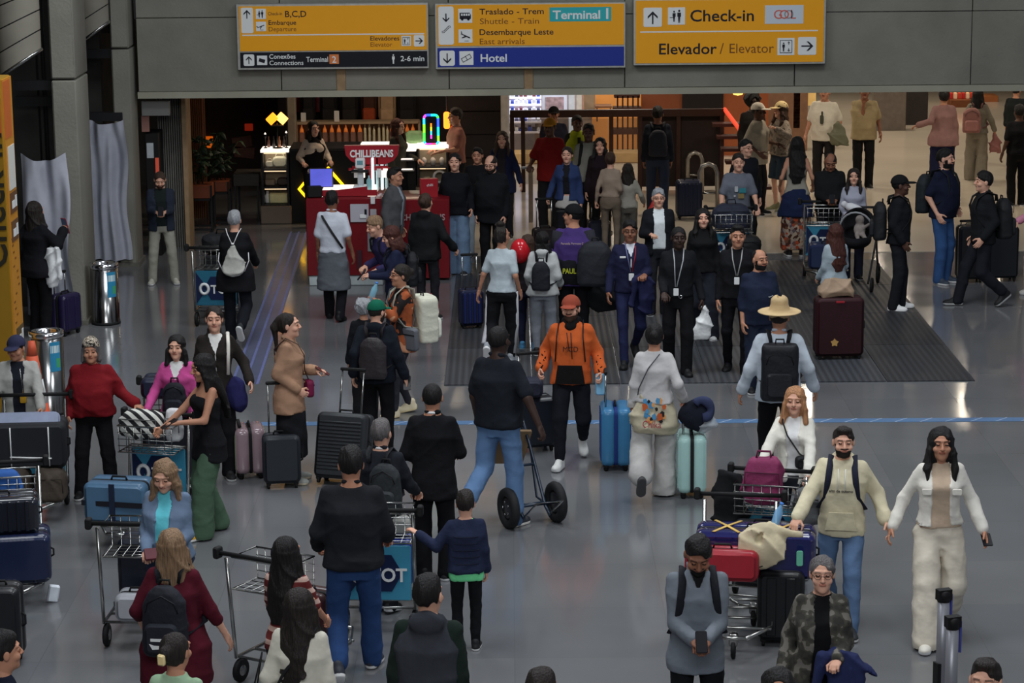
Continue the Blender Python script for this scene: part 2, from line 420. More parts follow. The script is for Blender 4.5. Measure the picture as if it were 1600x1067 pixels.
def make_headgear(style):
    f = Field((-.26, -.28, 1.56), (.26, .28, 1.88), 0.0088)
    if style == 'cap':
        f.ell((0, .016, 1.672), (.090, .108, .100), 0); f.cut(lambda X, Y, Z: (1.672-.10*Y-Z)+0*X)
        g = Field((-.12, -.24, 1.60), (.12, .0, 1.80), 0.0088)
        f.ell((0, -.105, 1.676), (.075, .085, .010), .01)
    elif style == 'beanie':
        f.ell((0, .014, 1.685), (.092, .108, .115), 0); f.cut(lambda X, Y, Z: (1.672-.45*Y-Z)+0*X); f.wob(.002, 1)
    elif style == 'straw':
        f.cone((0, .01, 1.69), (0, .01, 1.76), .096, .074, .0, flat=1.12); f.ell((0, .01, 1.79), (.064, .08, .035), .03)
        f.ell((0, -.01, 1.835), (.022, .09, .035), 0, 's')
        f.ell((0, .01, 1.692), (.185, .205, .012), .02); f.ell((0, .01, 1.60), (.085, .10, .10), 0, 's')
    elif style == 'hood':
        f.ell((0, .035, 1.655), (.118, .125, .125), 0); f.ell((0, -.11, 1.63), (.085, .13, .115), 0, 's'); f.ell((0, .015, 1.655), (.095, .11, .105), 0, 's')
    V, Q = f.mesh(); return mesh_np('gear_'+style, V-PIV, Q)
HAIR = {}; GEAR = {}
def make_shoe(kind):
    f = Field((-.07, -.22, -.005), (.07, .10, .14), 0.0085)
    f.ell((0, -.10, .030), (.047, .085, .036), .0); f.ell((0, .015, .038), (.040, .065, .045), .03); f.cone((0, .02, .04), (0, .03, .10), .042, .040, .02)
    f.cone((0, -.06, .055), (0, .0, .085), .035, .036, .02)
    f.cone((0, .03, .014), (0, -.125, .014), .043, .048, .01)
    f.cut(lambda X, Y, Z: -Z+0*X+0*Y)
    V, Q = f.mesh(); c = V[Q].mean(1); me = mesh_np('shoe', V, Q, True, (c[:, 2] < .024).astype(int)); return me
SHOE = {}
SKINS = {'pale': (196, 152, 134), 'fair': (184, 138, 116), 'tan': (160, 112, 88), 'brown': (122, 80, 60), 'dark': (74, 48, 38), 'deep': (50, 34, 28)}
HAIRC = {'black': (17, 15, 16), 'dark': (30, 24, 22), 'brown': (54, 38, 30), 'light': (112, 88, 66), 'blond': (150, 120, 88), 'grey': (120, 122, 126), 'salt': (78, 74, 74), 'auburn': (60, 30, 24), 'ginger': (150, 106, 72)}
def ik(S, T, l1, l2, hint):
    S = Vector(S); T = Vector(T); d = T-S; L = d.length
    if L > (l1+l2)*.995: T = S+d*((l1+l2)*.995/L); d = T-S; L = d.length
    if L < abs(l1-l2)+.02: L = abs(l1-l2)+.02
    a = (l1*l1-l2*l2+L*L)/(2*L); h = math.sqrt(max(l1*l1-a*a, 0)); n = d.normalized()
    hv = Vector(hint); hv = hv-n*hv.dot(n)
    if hv.length < 1e-4: hv = n.orthogonal()
    return S+n*a+hv.normalized()*h, T
ARMS = {'down': (.215, -.04, .885), 'fwd': (.215, -.22, .93), 'back': (.225, .20, .93), 'phone': (.07, -.31, 1.12), 'phone_high': (.08, -.34, 1.25),
        'push': (.20, -.44, 1.02), 'pull': (.27, .30, .96), 'bent': (.20, -.26, 1.05), 'pocket': (.21, -.05, .97), 'belly': (.05, -.27, 1.08), 'side_out': (.46, .02, 1.02)}
LEGS = {'stand': ((.0, 0, 0), (.0, 0, 0)), 'step': ((-.14, 0, 0), (.12, .02, 10)), 'walkL': ((-.27, 0, 0), (.27, .10, 35)), 'walkR': ((.27, .10, 35), (-.27, 0, 0)),
        'kickR': ((-.05, 0, 0), (.38, .20, 62)), 'kickL': ((.38, .20, 62), (-.05, 0, 0)), 'apart': ((0, 0, 0), (0, 0, 0)), 'shift': ((-.04, 0, 0), (.06, 0, 0))}
NPEOPLE = 0
def person(label, u, vh, vf=None, H=None, face=0, sex='m', b=1.0, legs='stand', L='down', R='down', lean=0.0, yaw=0, nod=0, tilt=0, skin='tan',
           hair='short', hc='black', gear=None, gc=(30, 30, 32), top=None, inner=None, bottom=None, shoe=(30, 30, 32), sole=(190, 190, 190), beard=False,
           hands='relax', glasses=False, spread=0.095, turnL=0, turnR=0, elL=None, elR=None, feetdir=12, group=None, heads=1.0, stoop=0):
    global NPEOPLE; NPEOPLE += 1; seed = NPEOPLE
    if vf is None:                       # solve the distance from the head top and the height
        p = G(u, vh, H)
    else:
        p = G(u, vf)
        if H is None: H = PY(u, vh, p.y).z + (0.0)
    loc = Vector((p.x, p.y, 0)); sc = H/1.75; Y = p.y; ppm = FPX/Y
    h = (0.0145 if ppm > 150 else 0.0165 if ppm > 128 else 0.020 if ppm > 112 else 0.024)/sc
    hb = h*1.35
    root = empty('person', loc, math.radians(face), label, 'person', group); root.scale = (sc, sc, sc)
    m_ = sex == 'm'
    Lg = LEGS[legs]; drop = 0.0
    for q in Lg: drop = max(drop, .93-.075-q[1]-math.sqrt(max(.86**2-q[0]**2-.0004, .1)))
    drop = max(drop, 0.0)+stoop
    def U(x, y, z): return (x, y-lean*(z-.93), z-drop)
    sw = (.150 if m_ else .130)*(.6+.4*b); al1, al2 = .285, .25
    # torso profile of the body itself
    if m_: S0 = [(.82, .150, .10, .01), (.90, .165*b, .112*b, .01), (1.02, .148*b, .105*b, 0), (1.18, .155*b, .112*b, 0), (1.30, .172*b, .118*b, .0), (1.38, .160, .102, .005), (1.43, .125, .078, .01), (1.465, .085, .062, .012), (1.50, .060, .055, .015)]
    else: S0 = [(.82, .155, .10, .015), (.90, .175*b, .115*b, .015), (.98, .155*b, .105*b, .01), (1.08, .120*b, .092*b, 0), (1.20, .132*b, .10*b, 0), (1.29, .148*b, .118*b, -.005), (1.37, .136, .092, .005), (1.42, .105, .070, .01), (1.455, .072, .056, .012), (1.50, .050, .048, .015)]
    if b > 1.1:
        S0 = [(z, w, d+(.035*(b-1)/.2 if .98 < z < 1.25 else 0), y-(.02 if .98 < z < 1.25 else 0)) for z, w, d, y in S0]
    def infl(S, t, zlo, zhi, flare=0.0, slim=None):
        S = np.array(S); zs = [z for z in S[:, 0] if zlo < z < zhi]; zs = [zlo]+zs+[zhi]; out = []
        for z in zs:
            w, d, y = (float(np.interp(z, S[:, 0], S[:, i])) for i in (1, 2, 3))
            fl = flare*max(0, (1.2-z))/.4
            tt = t if z < 1.34 else t*.55
            if slim is not None and z < 1.28: w = max(w, slim*.15*b+.0); 
            out.append((z-drop, w+tt+fl, d+tt+fl, y))
        return out
    z0 = .93-drop
    J = {}
    for s, T, el, tn in ((1, L, elL, turnL), (-1, R, elR, turnR)):
        sh = Vector(U(s*sw, .01, 1.405)); T = ARMS[T] if isinstance(T, str) else T
        tz = T[2]-drop*.5; tg = Vector((s*T[0], T[1]-lean*(T[2]-.93)*(.5 if isinstance(T, str) else 0), tz))
        if el is None: el = (.30, .55, -.55) if T[2] > 1.0 or T[1] < -.2 else (.12, .9, .0)
        e, w = ik(sh, tg, al1, al2, (s*el[0], el[1], el[2]))
        J[s] = (sh, e, w, tn)
    K = {}
    for s, q in ((1, Lg[0]), (-1, Lg[1])):
        hp = Vector((s*.092, .01, .93-drop)); an = Vector((s*(spread if legs != 'apart' else .17), q[0], .075+q[1]))
        k, an = ik(hp, an, .44, .42, (s*.15, -1, 0)); K[s] = (hp, k, an, q[2])
    # ---- body: one continuous skin mesh with head and hands
    f = Field((-.62, -.62, .0), (.62, .62, 1.62), hb)
    mn = [min(j[i][a] for j in J.values() for i in (0, 1, 2)) for a in range(3)]; mx = [max(j[i][a] for j in J.values() for i in (0, 1, 2)) for a in range(3)]
    kn = [min(j[i][1] for j in K.values() for i in (1, 2)) for _ in (0,)][0]; kx = max(j[i][1] for j in K.values() for i in (1, 2))
    lo = (min(mn[0], -.2)-.07, min(mn[1], kn, -.13-lean*.6)-.08, .02); hi = (max(mx[0], .2)+.07, max(mx[1], kx, .15)+.08, 1.60)
    f = Field(lo, hi, hb)
    f.loft(infl(S0, -.012, .84, 1.49), .02, lean, z0)
    ar = 1.0 if m_ else .86; ar *= (.7+.3*b)
    for s in (1, -1):
        sh, e, w, _ = J[s]; f.cone(sh, e, .046*ar, .040*ar, .03); f.cone(e, w, .040*ar, .027*ar, .02)
        hp, k, an, _ = K[s]; f.cone(hp, k, .070, .046, .03); f.cone(k, k*.6+an*.4, .044, .042, .02); f.cone(k*.6+an*.4, an, .042, .032, .02)
    nb = Vector(U(0, .015, 1.44)); nt = Vector(U(0, .012, 1.55)); f.cone(nb, nt, .056*ar+.004, .050*ar, .03)
    V, Q = f.mesh(); Vs = [V]; Qs = [Q]; Ms = [np.zeros(len(Q), int)]; n = len(V)
    if sex not in HEADS: HEADS[sex] = make_head(sex)
    hV, hQ, hM = HEADS[sex]
    HR = Euler((math.radians(-nod), math.radians(tilt), math.radians(yaw)), 'XYZ').to_matrix()
    pv = Vector(U(*[float(a) for a in PIV]))+Vector((0, -.008, -.034)); heads = heads*1.07
    HM = Matrix.Translation(pv) @ HR.to_4x4() @ Matrix.Scale(heads, 4)
    Vs.append((hV*heads) @ np.array(HR).T+np.array(pv)); Qs.append(hQ+n); Ms.append(hM); n += len(hV)
    hk = hands if isinstance(hands, (tuple, list)) else (hands, hands)
    HW = {}
    for s, hd in ((1, hk[0]), (-1, hk[1])):
        if hd is None: continue
        if hd not in HANDS: HANDS[hd] = make_hand(hd)
        V1, Q1 = HANDS[hd]; sh, e, w, tn = J[s]; d = (w-e).normalized()
        z = -d; x = Vector((s, 0, 0)) if abs(d.x) < .8 else Vector((0, -1, 0)); x = (x-z*x.dot(z)).normalized()
        if d.z > -.55: x = (Vector((0, 0, 1))-z*z.z).normalized()*1.0 if True else x
        y = z.cross(x)
        if s*y.dot(Vector((0, 1, 0))) < 0 and d.z <= -.55: pass
        Rm = Matrix((x, y, z)).transposed() @ Matrix.Rotation(math.radians(tn), 3, 'Z')
        W = V1.copy(); 
        if s < 0: W[:, 1] *= 1
        k = (1.0 if m_ else .9)
        # thumb must lie towards the front / inside
        if d.z <= -.55:
            X = Vector((s, 0, 0)); X = (X-z*X.dot(z)).normalized(); Yv = z.cross(X)
            if Yv.y < 0: Yv = -Yv
            A = np.array([X, Yv, z]).T
        else:
            X = Vector((0, 0, 1)); X = (X-z*X.dot(z)).normalized(); Yv = z.cross(X)
            if Yv.x*s < 0: Yv = -Yv
            A = np.array([X, Yv, z]).T
        if tn: A = A @ np.array(Matrix.Rotation(math.radians(tn), 3, 'Z'))
        W = (W*k) @ A.T+np.array(w); q1 = Q1 if np.linalg.det(A) > 0 else Q1[:, ::-1]
        Vs.append(W); Qs.append(q1+n); Ms.append(np.zeros(len(Q1), int)); n += len(W)
        HW[s] = w+d*.085*k-X*.018*0
    me = mesh_np('body', np.concatenate(Vs), np.concatenate(Qs), True, np.concatenate(Ms))
    sk = SKINS[skin] if isinstance(skin, str) else skin
    hcc = HAIRC[hc] if isinstance(hc, str) else hc
    skm = mat(sk, rough=.55, var=.06, vscale=14, spec=.35)
    lipc = (int(sk[0]*.84), int(sk[1]*.70), int(sk[2]*.70)); bc = hcc if hc not in ('blond', 'grey') else (90, 74, 60)
    brc = tuple(int(a*.5+c*.5) for a, c in zip(bc, sk))
    for m in (skm, mat((34, 27, 24), rough=.25, var=0), mat(lipc, rough=.5, var=0), mat(brc, rough=.9, var=0), mat(hcc, rough=.9, var=0) if beard else skm): me.materials.append(m)
    link('body', me, root)
    # ---- garments
    if bottom is None: bottom = dict(k='straight', c=(24, 25, 30))
    bk = bottom.get('k', 'straight'); waist = bottom.get('waist', 1.0)
    f = Field((-.36, min(kn, -.16)-.14, .03), (.36, max(kx, .17)+.14, 1.08), h)
    rad = {'slim': (.088, .064, .050), 'straight': (.094, .076, .070), 'wide': (.104, .104, .118), 'jogger': (.098, .078, .052), 'tight': (.084, .058, .042), 'shorts': (.105, .10, .10)}.get(bk, (.09, .07, .06))
    fb = .75+.25*b
    if bk != 'skirt':
        f.loft(infl(S0, .004, .80, waist), .01, lean, z0)
        for s in (1, -1):
            hp, k, an, pt = K[s]; hp2 = hp+Vector((0, 0, -.04))
            f.cone(hp2, k, rad[0]*fb, rad[1]*fb, .025)
            if bk != 'shorts': 
                an2 = an+Vector((0, 0, -.02 if bk != 'jogger' else .03)) if pt < 30 else an+(k-an).normalized()*.05
                f.cone(k, an2, rad[1]*fb, rad[2]*fb, .02)
        if bk == 'shorts': f.cut(lambda X, Y, Z: .52-Z+0*X+0*Y)
        f.wob(.0032, seed, 1.0)
        if bk in ('wide',): f.wob(.003, seed+3, .6)
    else:
        ln = bottom.get('len', .40); fl = bottom.get('fl', .10); yc = (kn+kx)/2*.6
        f.loft([(ln-drop*.5, .17*fb+fl, .13*fb+fl, yc), (.70-drop, .19*fb+fl*.4, .14*fb+fl*.4, yc*.5), (.88-drop, .185*b, .128*b, .01), (1.0-drop, .15*b, .11*b, 0)], 0, lean*.3, z0)
        f.wob(.006, seed, .7)
    V, Q = f.mesh(); me = mesh_np('trousers', V, Q)
    bm = bottom.get('m') or cloth(bottom['c']); me.materials.append(bm)
    nm = {'skirt': 'skirt', 'shorts': 'shorts'}.get(bk, 'trousers'); link(bottom.get('name', nm), me, root)
    if bottom.get('stripe'):
        pass
    if 'shoe' not in SHOE: SHOE['shoe'] = make_shoe('shoe')
    if shoe:
        for s in (1, -1):
            an, pt = K[s][2], K[s][3]
            M = Matrix.Translation(an) @ Matrix.Rotation(math.radians(s*feetdir), 4, 'Z') @ Matrix.Rotation(math.radians(pt), 4, 'X') @ Matrix.Translation((0, -.005, -.075))
            link('shoe', SHOE['shoe'], root, M=M, mats=[mat(shoe, rough=.6, var=0), mat(sole, rough=.7, var=0)])
    def make_top(d, name, t_add=0.0):
        t = d.get('t', .022)+t_add; hem = d.get('hem', .90); slv = d.get('sl', 'long'); fl = d.get('fl', 0.0); dfl = d.get('open')
        g = Field((min(mn[0], -.2)-.14, min(mn[1], -.2-lean*.6)-.14, hem-drop-.06), (max(mx[0], .2)+.14, max(mx[1], .2)+.14, 1.66), h)
        if slv == 'none': g = Field((-.30, -.30-lean*.6, hem-drop-.06), (.30, .30, 1.62), h)
        Sx = S0
        if not m_ and d.get('loose'): Sx = [(z, max(w, .150*b) if z > .95 else w, max(dd, .11*b), y) for z, w, dd, y in S0]
        Sx = [(.50, Sx[1][1], Sx[1][2], Sx[1][3])]+list(Sx[1:]) if hem < .88 else Sx
        zt = 1.475 if not d.get('tank') else 1.34
        g.loft(infl(Sx, t, hem, zt, fl), .0, lean, z0)
        if not m_:
            for s in (1, -1): g.ell(U(s*.062, -.075-.02*0, 1.285), (.062+t*.5, .055+t*.5, .062), .03)
        if b > 1.14 and m_: g.ell(U(0, -.06*b, 1.08), (.13*b, .10*b, .14), .05)
        if slv != 'none':
            for s in (1, -1):
                sh, e, w, _ = J[s]; ru, re, rw = (.045*ar+t*.5, .040*ar+t*.65, .030*ar+t*.7*d.get('cuff', 1))
                g.cone(sh+Vector((0, 0, .0)), sh*.2+e*.8 if slv == 'short' else e, ru, re*(1.15 if slv == 'short' else 1), .035)
                if slv == 'long':
                    w2 = w+(e-w).normalized()*d.get('up', .01); g.cone(e, w2, re, rw, .02)
                    if t > .028: g.cone(w2, w2+(e-w2).normalized()*.05, rw*1.02, rw*1.15, .01)
                if slv == '34': g.cone(e, e*.6+w*.4, re, re*.9, .02)
        if slv == 'short': 
            pass
        if d.get('hood'):
            c = U(0, .085, 1.46); g.ell(c, (.10, .055, .065), .03)
            for s in (1, -1): g.cone(U(s*.075, .03, 1.475), U(s*.045, -.075, 1.43), .028, .022, .02)
        if d.get('collar'):
            for s in (1, -1): g.cone(U(s*.056, .03, 1.502), U(s*.046, -.050, 1.462), .019, .015, .01)
            g.cone(U(-.05, .052, 1.505), U(.05, .052, 1.505), .021, .021, .01)
        if d.get('turtle'): g.cone(U(0, .015, 1.47), U(0, .012, 1.515), .062, .060, .01)
        # room for the neck
        if d.get('vneck') or dfl:
            vn = d.get('vneck', 0) or 0
            ow = dfl or 0.0
            def fn(X, Y, Z):
                zz = Z+drop
                half = np.maximum(ow+d.get('spread', 0)*(1.2-zz), np.clip((zz-(1.46-vn))*.45, 0, .07) if vn else 0)+.0*X
                q = np.maximum(np.abs(X)-half, Y+lean*(Z-z0)+.02)
                return -q
            g.cut(fn)
        if slv == 'tank': pass
        g.wob(d.get('wob', .0035), seed+5, d.get('wf', 1.0))
        V, Q = g.mesh(); me = mesh_np(name, V, Q); me.materials.append(d.get('m') or cloth(d['c']))
        me.name = name; o = link(name, me, root)
        if d.get('lab'): o['label'] = d['lab']
        return t
    T = .02
    if top:
        T = make_top(top, top.get('n', 'shirt'))
    if inner:
        d = dict(t=max(.004, T-.013), sl='none', hem=.93, wob=.0015); d.update(inner); make_top(d, inner.get('n', 'undershirt'))
    if gear in ('cap', 'beanie', 'straw') and hair in ('short', 'quiff'): hair = 'buzz'
    if hair:
        if hair not in HAIR: HAIR[hair] = make_hair(hair)
        link('hair', HAIR[hair], root, M=HM, mats=[hairmat(hcc)])
    if gear:
        if gear not in GEAR: GEAR[gear] = make_headgear(gear)
        link({'straw': 'straw_hat', 'hood': 'hood'}.get(gear, gear), GEAR[gear], root, M=HM, mats=[gc if not isinstance(gc, tuple) else cloth(gc)])
    if glasses:
        g = MB()
        for s in (1, -1):
            g.tube([(s*.033+.021*math.cos(a)-PIV[0], -.103-PIV[1], 1.650+.016*math.sin(a)-PIV[2]) for a in np.linspace(0, 2*PI, 11)[:-1]], .0018, 4, closed=True)
            g.tube([(s*.054-PIV[0], -.103-PIV[1], 1.654-PIV[2]), (s*.078, .0-PIV[1], 1.65-PIV[2])], .0022, 4)
        g.tube([(-.012, -.105-PIV[1], 1.654-PIV[2]), (.012, -.105-PIV[1], 1.654-PIV[2])], .0022, 4)
        g.build('glasses', mat((20, 20, 22), rough=.3, var=0), root, M=HM)
    root_m = Matrix.Translation(loc) @ Matrix.Rotation(math.radians(face), 4, 'Z') @ Matrix.Scale(sc, 4)
    def W(x, y, z): return root_m @ Vector(U(x, y, z))
    fr = dict(o=root, M=root_m, sc=sc, U=U, W=W, T=T, b=b, J=J, K=K, S0=S0, lean=lean, drop=drop, m=m_, HM=root_m @ HM,
              hl=root_m @ HW[1] if 1 in HW else None, hr=root_m @ HW[-1] if -1 in HW else None, face=math.radians(face), loc=loc)
    fr['back'] = lambda z: float(np.interp(z, [q[0] for q in S0], [q[2]+q[3] for q in S0]))+T
    fr['front'] = lambda z: float(np.interp(z, [q[0] for q in S0], [-q[2]+q[3] for q in S0]))-T
    return fr
# ================================================================== the setting
def fmat():
    m = bpy.data.materials.new('polished_stone_floor'); m.use_nodes = True; nt = m.node_tree; b = nt.nodes['Principled BSDF']
    tc = nt.nodes.new('ShaderNodeTexCoord'); L = nt.links.new
    n = nt.nodes.new('ShaderNodeTexNoise'); n.inputs['Scale'].default_value = .55; n.inputs['Detail'].default_value = 5; L(tc.outputs['Object'], n.inputs['Vector'])
    br = nt.nodes.new('ShaderNodeTexBrick'); br.offset = 0; br.inputs['Scale'].default_value = 1.0; br.inputs['Mortar Size'].default_value = .004
    br.inputs['Brick Width'].default_value = 1.2; br.inputs['Row Height'].default_value = 1.2
    br.inputs['Color1'].default_value = (.150, .155, .166, 1); br.inputs['Color2'].default_value = (.172, .174, .182, 1); br.inputs['Mortar'].default_value = (.140, .142, .148, 1)
    L(tc.outputs['Object'], br.inputs['Vector'])
    mr = nt.nodes.new('ShaderNodeMapRange'); mr.inputs[1].default_value = .3; mr.inputs[2].default_value = .7; mr.inputs[3].default_value = .86; mr.inputs[4].default_value = 1.12
    L(n.outputs['Fac'], mr.inputs[0]); vm = nt.nodes.new('ShaderNodeVectorMath'); vm.operation = 'SCALE'
    L(br.outputs['Color'], vm.inputs[0]); L(mr.outputs[0], vm.inputs['Scale']); L(vm.outputs[0], b.inputs['Base Color'])
    n2 = nt.nodes.new('ShaderNodeTexNoise'); n2.inputs['Scale'].default_value = 1.6; n2.inputs['Detail'].default_value = 6; L(tc.outputs['Object'], n2.inputs['Vector'])
    m2 = nt.nodes.new('ShaderNodeMapRange'); m2.inputs[3].default_value = .05; m2.inputs[4].default_value = .19; L(n2.outputs['Fac'], m2.inputs[0]); L(m2.outputs[0], b.inputs['Roughness'])
    n3 = nt.nodes.new('ShaderNodeTexNoise'); n3.inputs['Scale'].default_value = .9; L(tc.outputs['Object'], n3.inputs['Vector'])
    bp = nt.nodes.new('ShaderNodeBump'); bp.inputs['Strength'].default_value = .07; bp.inputs['Distance'].default_value = .02; L(n3.outputs['Fac'], bp.inputs['Height']); L(bp.outputs[0], b.inputs['Normal'])
    b.inputs['Specular IOR Level'].default_value = .68
    return m
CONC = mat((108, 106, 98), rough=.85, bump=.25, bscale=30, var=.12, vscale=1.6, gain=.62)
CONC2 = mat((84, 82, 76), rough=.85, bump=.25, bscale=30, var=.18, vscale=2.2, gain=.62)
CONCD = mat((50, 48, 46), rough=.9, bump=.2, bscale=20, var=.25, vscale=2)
DARK = mat((14, 13, 14), rough=.6, var=.1); DARKM = mat((26, 26, 28), rough=.4, var=.05)
STEEL = mat((168, 168, 165), rough=.25, metal=1.0, var=.03, gain=.9); CHROME = mat((210, 210, 212), rough=.1, metal=1.0, var=0, gain=.9)
RUB = mat((16, 16, 17), rough=.7, var=.05); WHITE = mat((215, 215, 212), rough=.5, var=.03)
BLACK = mat((14, 14, 18), rough=.45, var=0)
fl = MB(); fl.add([(-16, -6, 0), (22, -6, 0), (22, 66, 0), (-16, 66, 0), (-16, -6, -.3), (22, -6, -.3), (22, 66, -.3), (-16, 66, -.3)], [(0, 1, 2, 3), (7, 6, 5, 4), (0, 4, 5, 1), (1, 5, 6, 2), (2, 6, 7, 3), (3, 7, 4, 0)])
tag(fl.build('floor', fmat()), kind='structure')
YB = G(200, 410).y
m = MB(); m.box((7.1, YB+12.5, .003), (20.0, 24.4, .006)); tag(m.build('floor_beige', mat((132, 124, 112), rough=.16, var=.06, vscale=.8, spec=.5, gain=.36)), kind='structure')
def PB(u0, v0, u1, v1, Y, d):          # box whose front lies on y = Y
    a = PY((u0+u1)/2, v0, Y); b = PY((u0+u1)/2, v1, Y); l = PY(u0, (v0+v1)/2, Y).x; r = PY(u1, (v0+v1)/2, Y).x
    return ((l+r)/2, Y+d/2, (a.z+b.z)/2), (abs(r-l), d, abs(a.z-b.z))
zb = PY(800, 148, YB).z; zt = zb+1.42
xl = PY(216, 150, YB).x
# beam over the opening: core, panels, lip
be = MB(); be.box(((xl+20)/2, YB+.45, zb+.08+3.4), (20-xl, .7, 6.8)); beam = tag(be.build('wall_back', CONC2), kind='structure')
js = [PY(u, 130, YB).x for u in (216, 440, 702, 976, 1241, 1516)]+[PY(1516, 130, YB).x+2.45*k for k in (1, 2, 3)]
for a, b in zip(js[:-1], js[1:]):
    for z0, z1 in ((zb+.09, zb+1.12), (zb+1.13, zb+2.5), (zb+2.51, zb+4.2), (zb+4.21, zb+6.8)):
        m = MB(); m.rbox(((a+b)/2, YB+.05, (z0+z1)/2), (b-a-.012, .12, z1-z0), r=.004, bev=.006, n=1); m.build('concrete_panel', CONC, beam)
m = MB(); m.box(((xl+20)/2, YB+.10, zb+.04), (20-xl, .30, .09)); m.build('lip', mat((128, 126, 112), rough=.8, var=.1, vscale=2), beam)
# ceiling of the low part behind
m = MB(); m.box((3, YB+.8+15, zb+.95), (34, 30, .2)); tag(m.build('ceiling', mat((70, 64, 58), rough=.8)), kind='structure')
for u in (533, 826):
    c, s = PB(u-7, 106, u+7, 149, YB-.035, .02); m = MB(); m.rbox(c, s, r=.03, bev=.004); m.build('rust_stain', mat((126, 104, 78), rough=.85, var=.15), beam)
# left wall and pillars
X2a, X2b = PY(88, 300, G(100, 508).y).x, PY(126, 300, G(100, 508).y).x
Yp2 = G(110, 508).y
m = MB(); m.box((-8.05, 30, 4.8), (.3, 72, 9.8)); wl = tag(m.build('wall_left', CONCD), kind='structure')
def pillar(xc, w, Y, d, n=1):
    m = MB(); m.rbox((0, 0, 1.55), (w, d, 3.06), r=.02, bev=.02, n=2); o = m.build('trim_%d' % n, CONC, None, (xc, Y+d/2, 0)); tag(o, kind='structure')
    m = MB(); m.rbox((0, 0, 1.4+3.1), (w, d, 2.8), r=.02, bev=.02, n=2); m.build('upper_block', CONC, o)
    m = MB(); m.rbox((0, 0, 7.45), (w, d, 3.06), r=.02, bev=.02, n=2); m.build('upper_block', CONC, o)
    m = MB(); m.box((0, 0, .01), (w+.06, d+.06, .10)); m.build('plinth', CONC2, o)
pillar((X2a+X2b)/2+.0, X2b-X2a, Yp2, .9, 1)
x3a, x3b = PY(184, 300, YB-.25).x, PY(212, 300, YB-.25).x
pillar((x3a+x3b)/2, x3b-x3a, YB-.35, .6, 2)
pillar(PY(20, 300, 28.2).x-.9, .5, 28.0, .8, 3)
# dark recess behind the drapes, cross rails
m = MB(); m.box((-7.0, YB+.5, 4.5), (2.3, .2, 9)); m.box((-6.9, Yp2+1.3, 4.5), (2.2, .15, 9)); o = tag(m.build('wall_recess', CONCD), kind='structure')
for (u0, u1, v, Y) in ((30, 92, 133, Yp2+.3), (30, 92, 158, Yp2+.9), (136, 185, 84, YB-.1), (136, 187, 182, YB-.3)):
    a, b = PY(u0, v, Y), PY(u1, v, Y); m = MB(); m.box(((a.x+b.x)/2, Y, a.z), (b.x-a.x+.1, .12, .12)); m.build('cross_rail', DARKM, o)
for u in (48, 56, 60):
    a = PY(u, 60, Yp2+.8); m = MB(); m.tube([(a.x, Yp2+1.15, 5), (a.x, Yp2+1.15, 1.6)], .012, 6); m.build('cable', DARKM, o)
m = MB()
for a in (YB-1.5,): pass
# hanging ducts with slanted lower ends
def duct(uc, v, Y, r, slant, name, label):
    c = PY(uc, v, Y); root = empty(name, (c.x, Y, c.z), 0, label, 'duct', 'slanted ceiling ducts'); N = 20; vs = []; fs = []
    lv = [0.0, .28, .56, .84, 1.12, 1.4, 2.2, 3.4]
    for i, z in enumerate(lv):
        for k in range(N):
            th = 2*PI*k/N; x, y = r*math.cos(th), r*.85*math.sin(th)
            zz = z+(slant*(x/r+1)*.5*(1-min(z/1.12, 1)) if z < 1.12 else 0)+(slant*(x/r+1)*.5 if z < .01 else 0)*0
            vs.append((x, y, z+slant*(x/r+1)*.5*(1-min(z/2.2, 1))))
    for i in range(len(lv)-1):
        m = MB(); sub = vs[i*N:(i+2)*N]
        sub = [(x, y, z+(.008 if q < N else -.008)) for q, (x, y, z) in enumerate(sub)]
        m.add(sub, [(k, (k+1) % N, N+(k+1) % N, N+k) for k in range(N)], smooth=True)
        m.build('duct_section', mat((112, 108, 98), rough=.45, var=.1, vscale=3), root)
    m = MB(); m.add([(x*.97, y*.97, z+.004) for x, y, z in vs[:N]]+[(x*.97, y*.97, z) for x, y, z in vs[-N:]], [tuple(range(N))]+[(k, (k+1) % N, N+(k+1) % N, N+k) for k in range(N)]); m.build('inner_liner', DARKM, root)
    m = MB(); m.tube([(x*1.01, y*1.01, z) for x, y, z in vs[:N]], .02, 6, closed=True); m.build('end_ring', STEEL, root)
duct(33, 120, Yp2-.6, .26, .33, 'hanging_duct', 'wide segmented grey duct hanging at the top left corner with slanted end')
duct(148, 68, YB-.7, .21, .30, 'hanging_duct', 'smaller grey duct hanging between the two concrete pillars with slanted end')
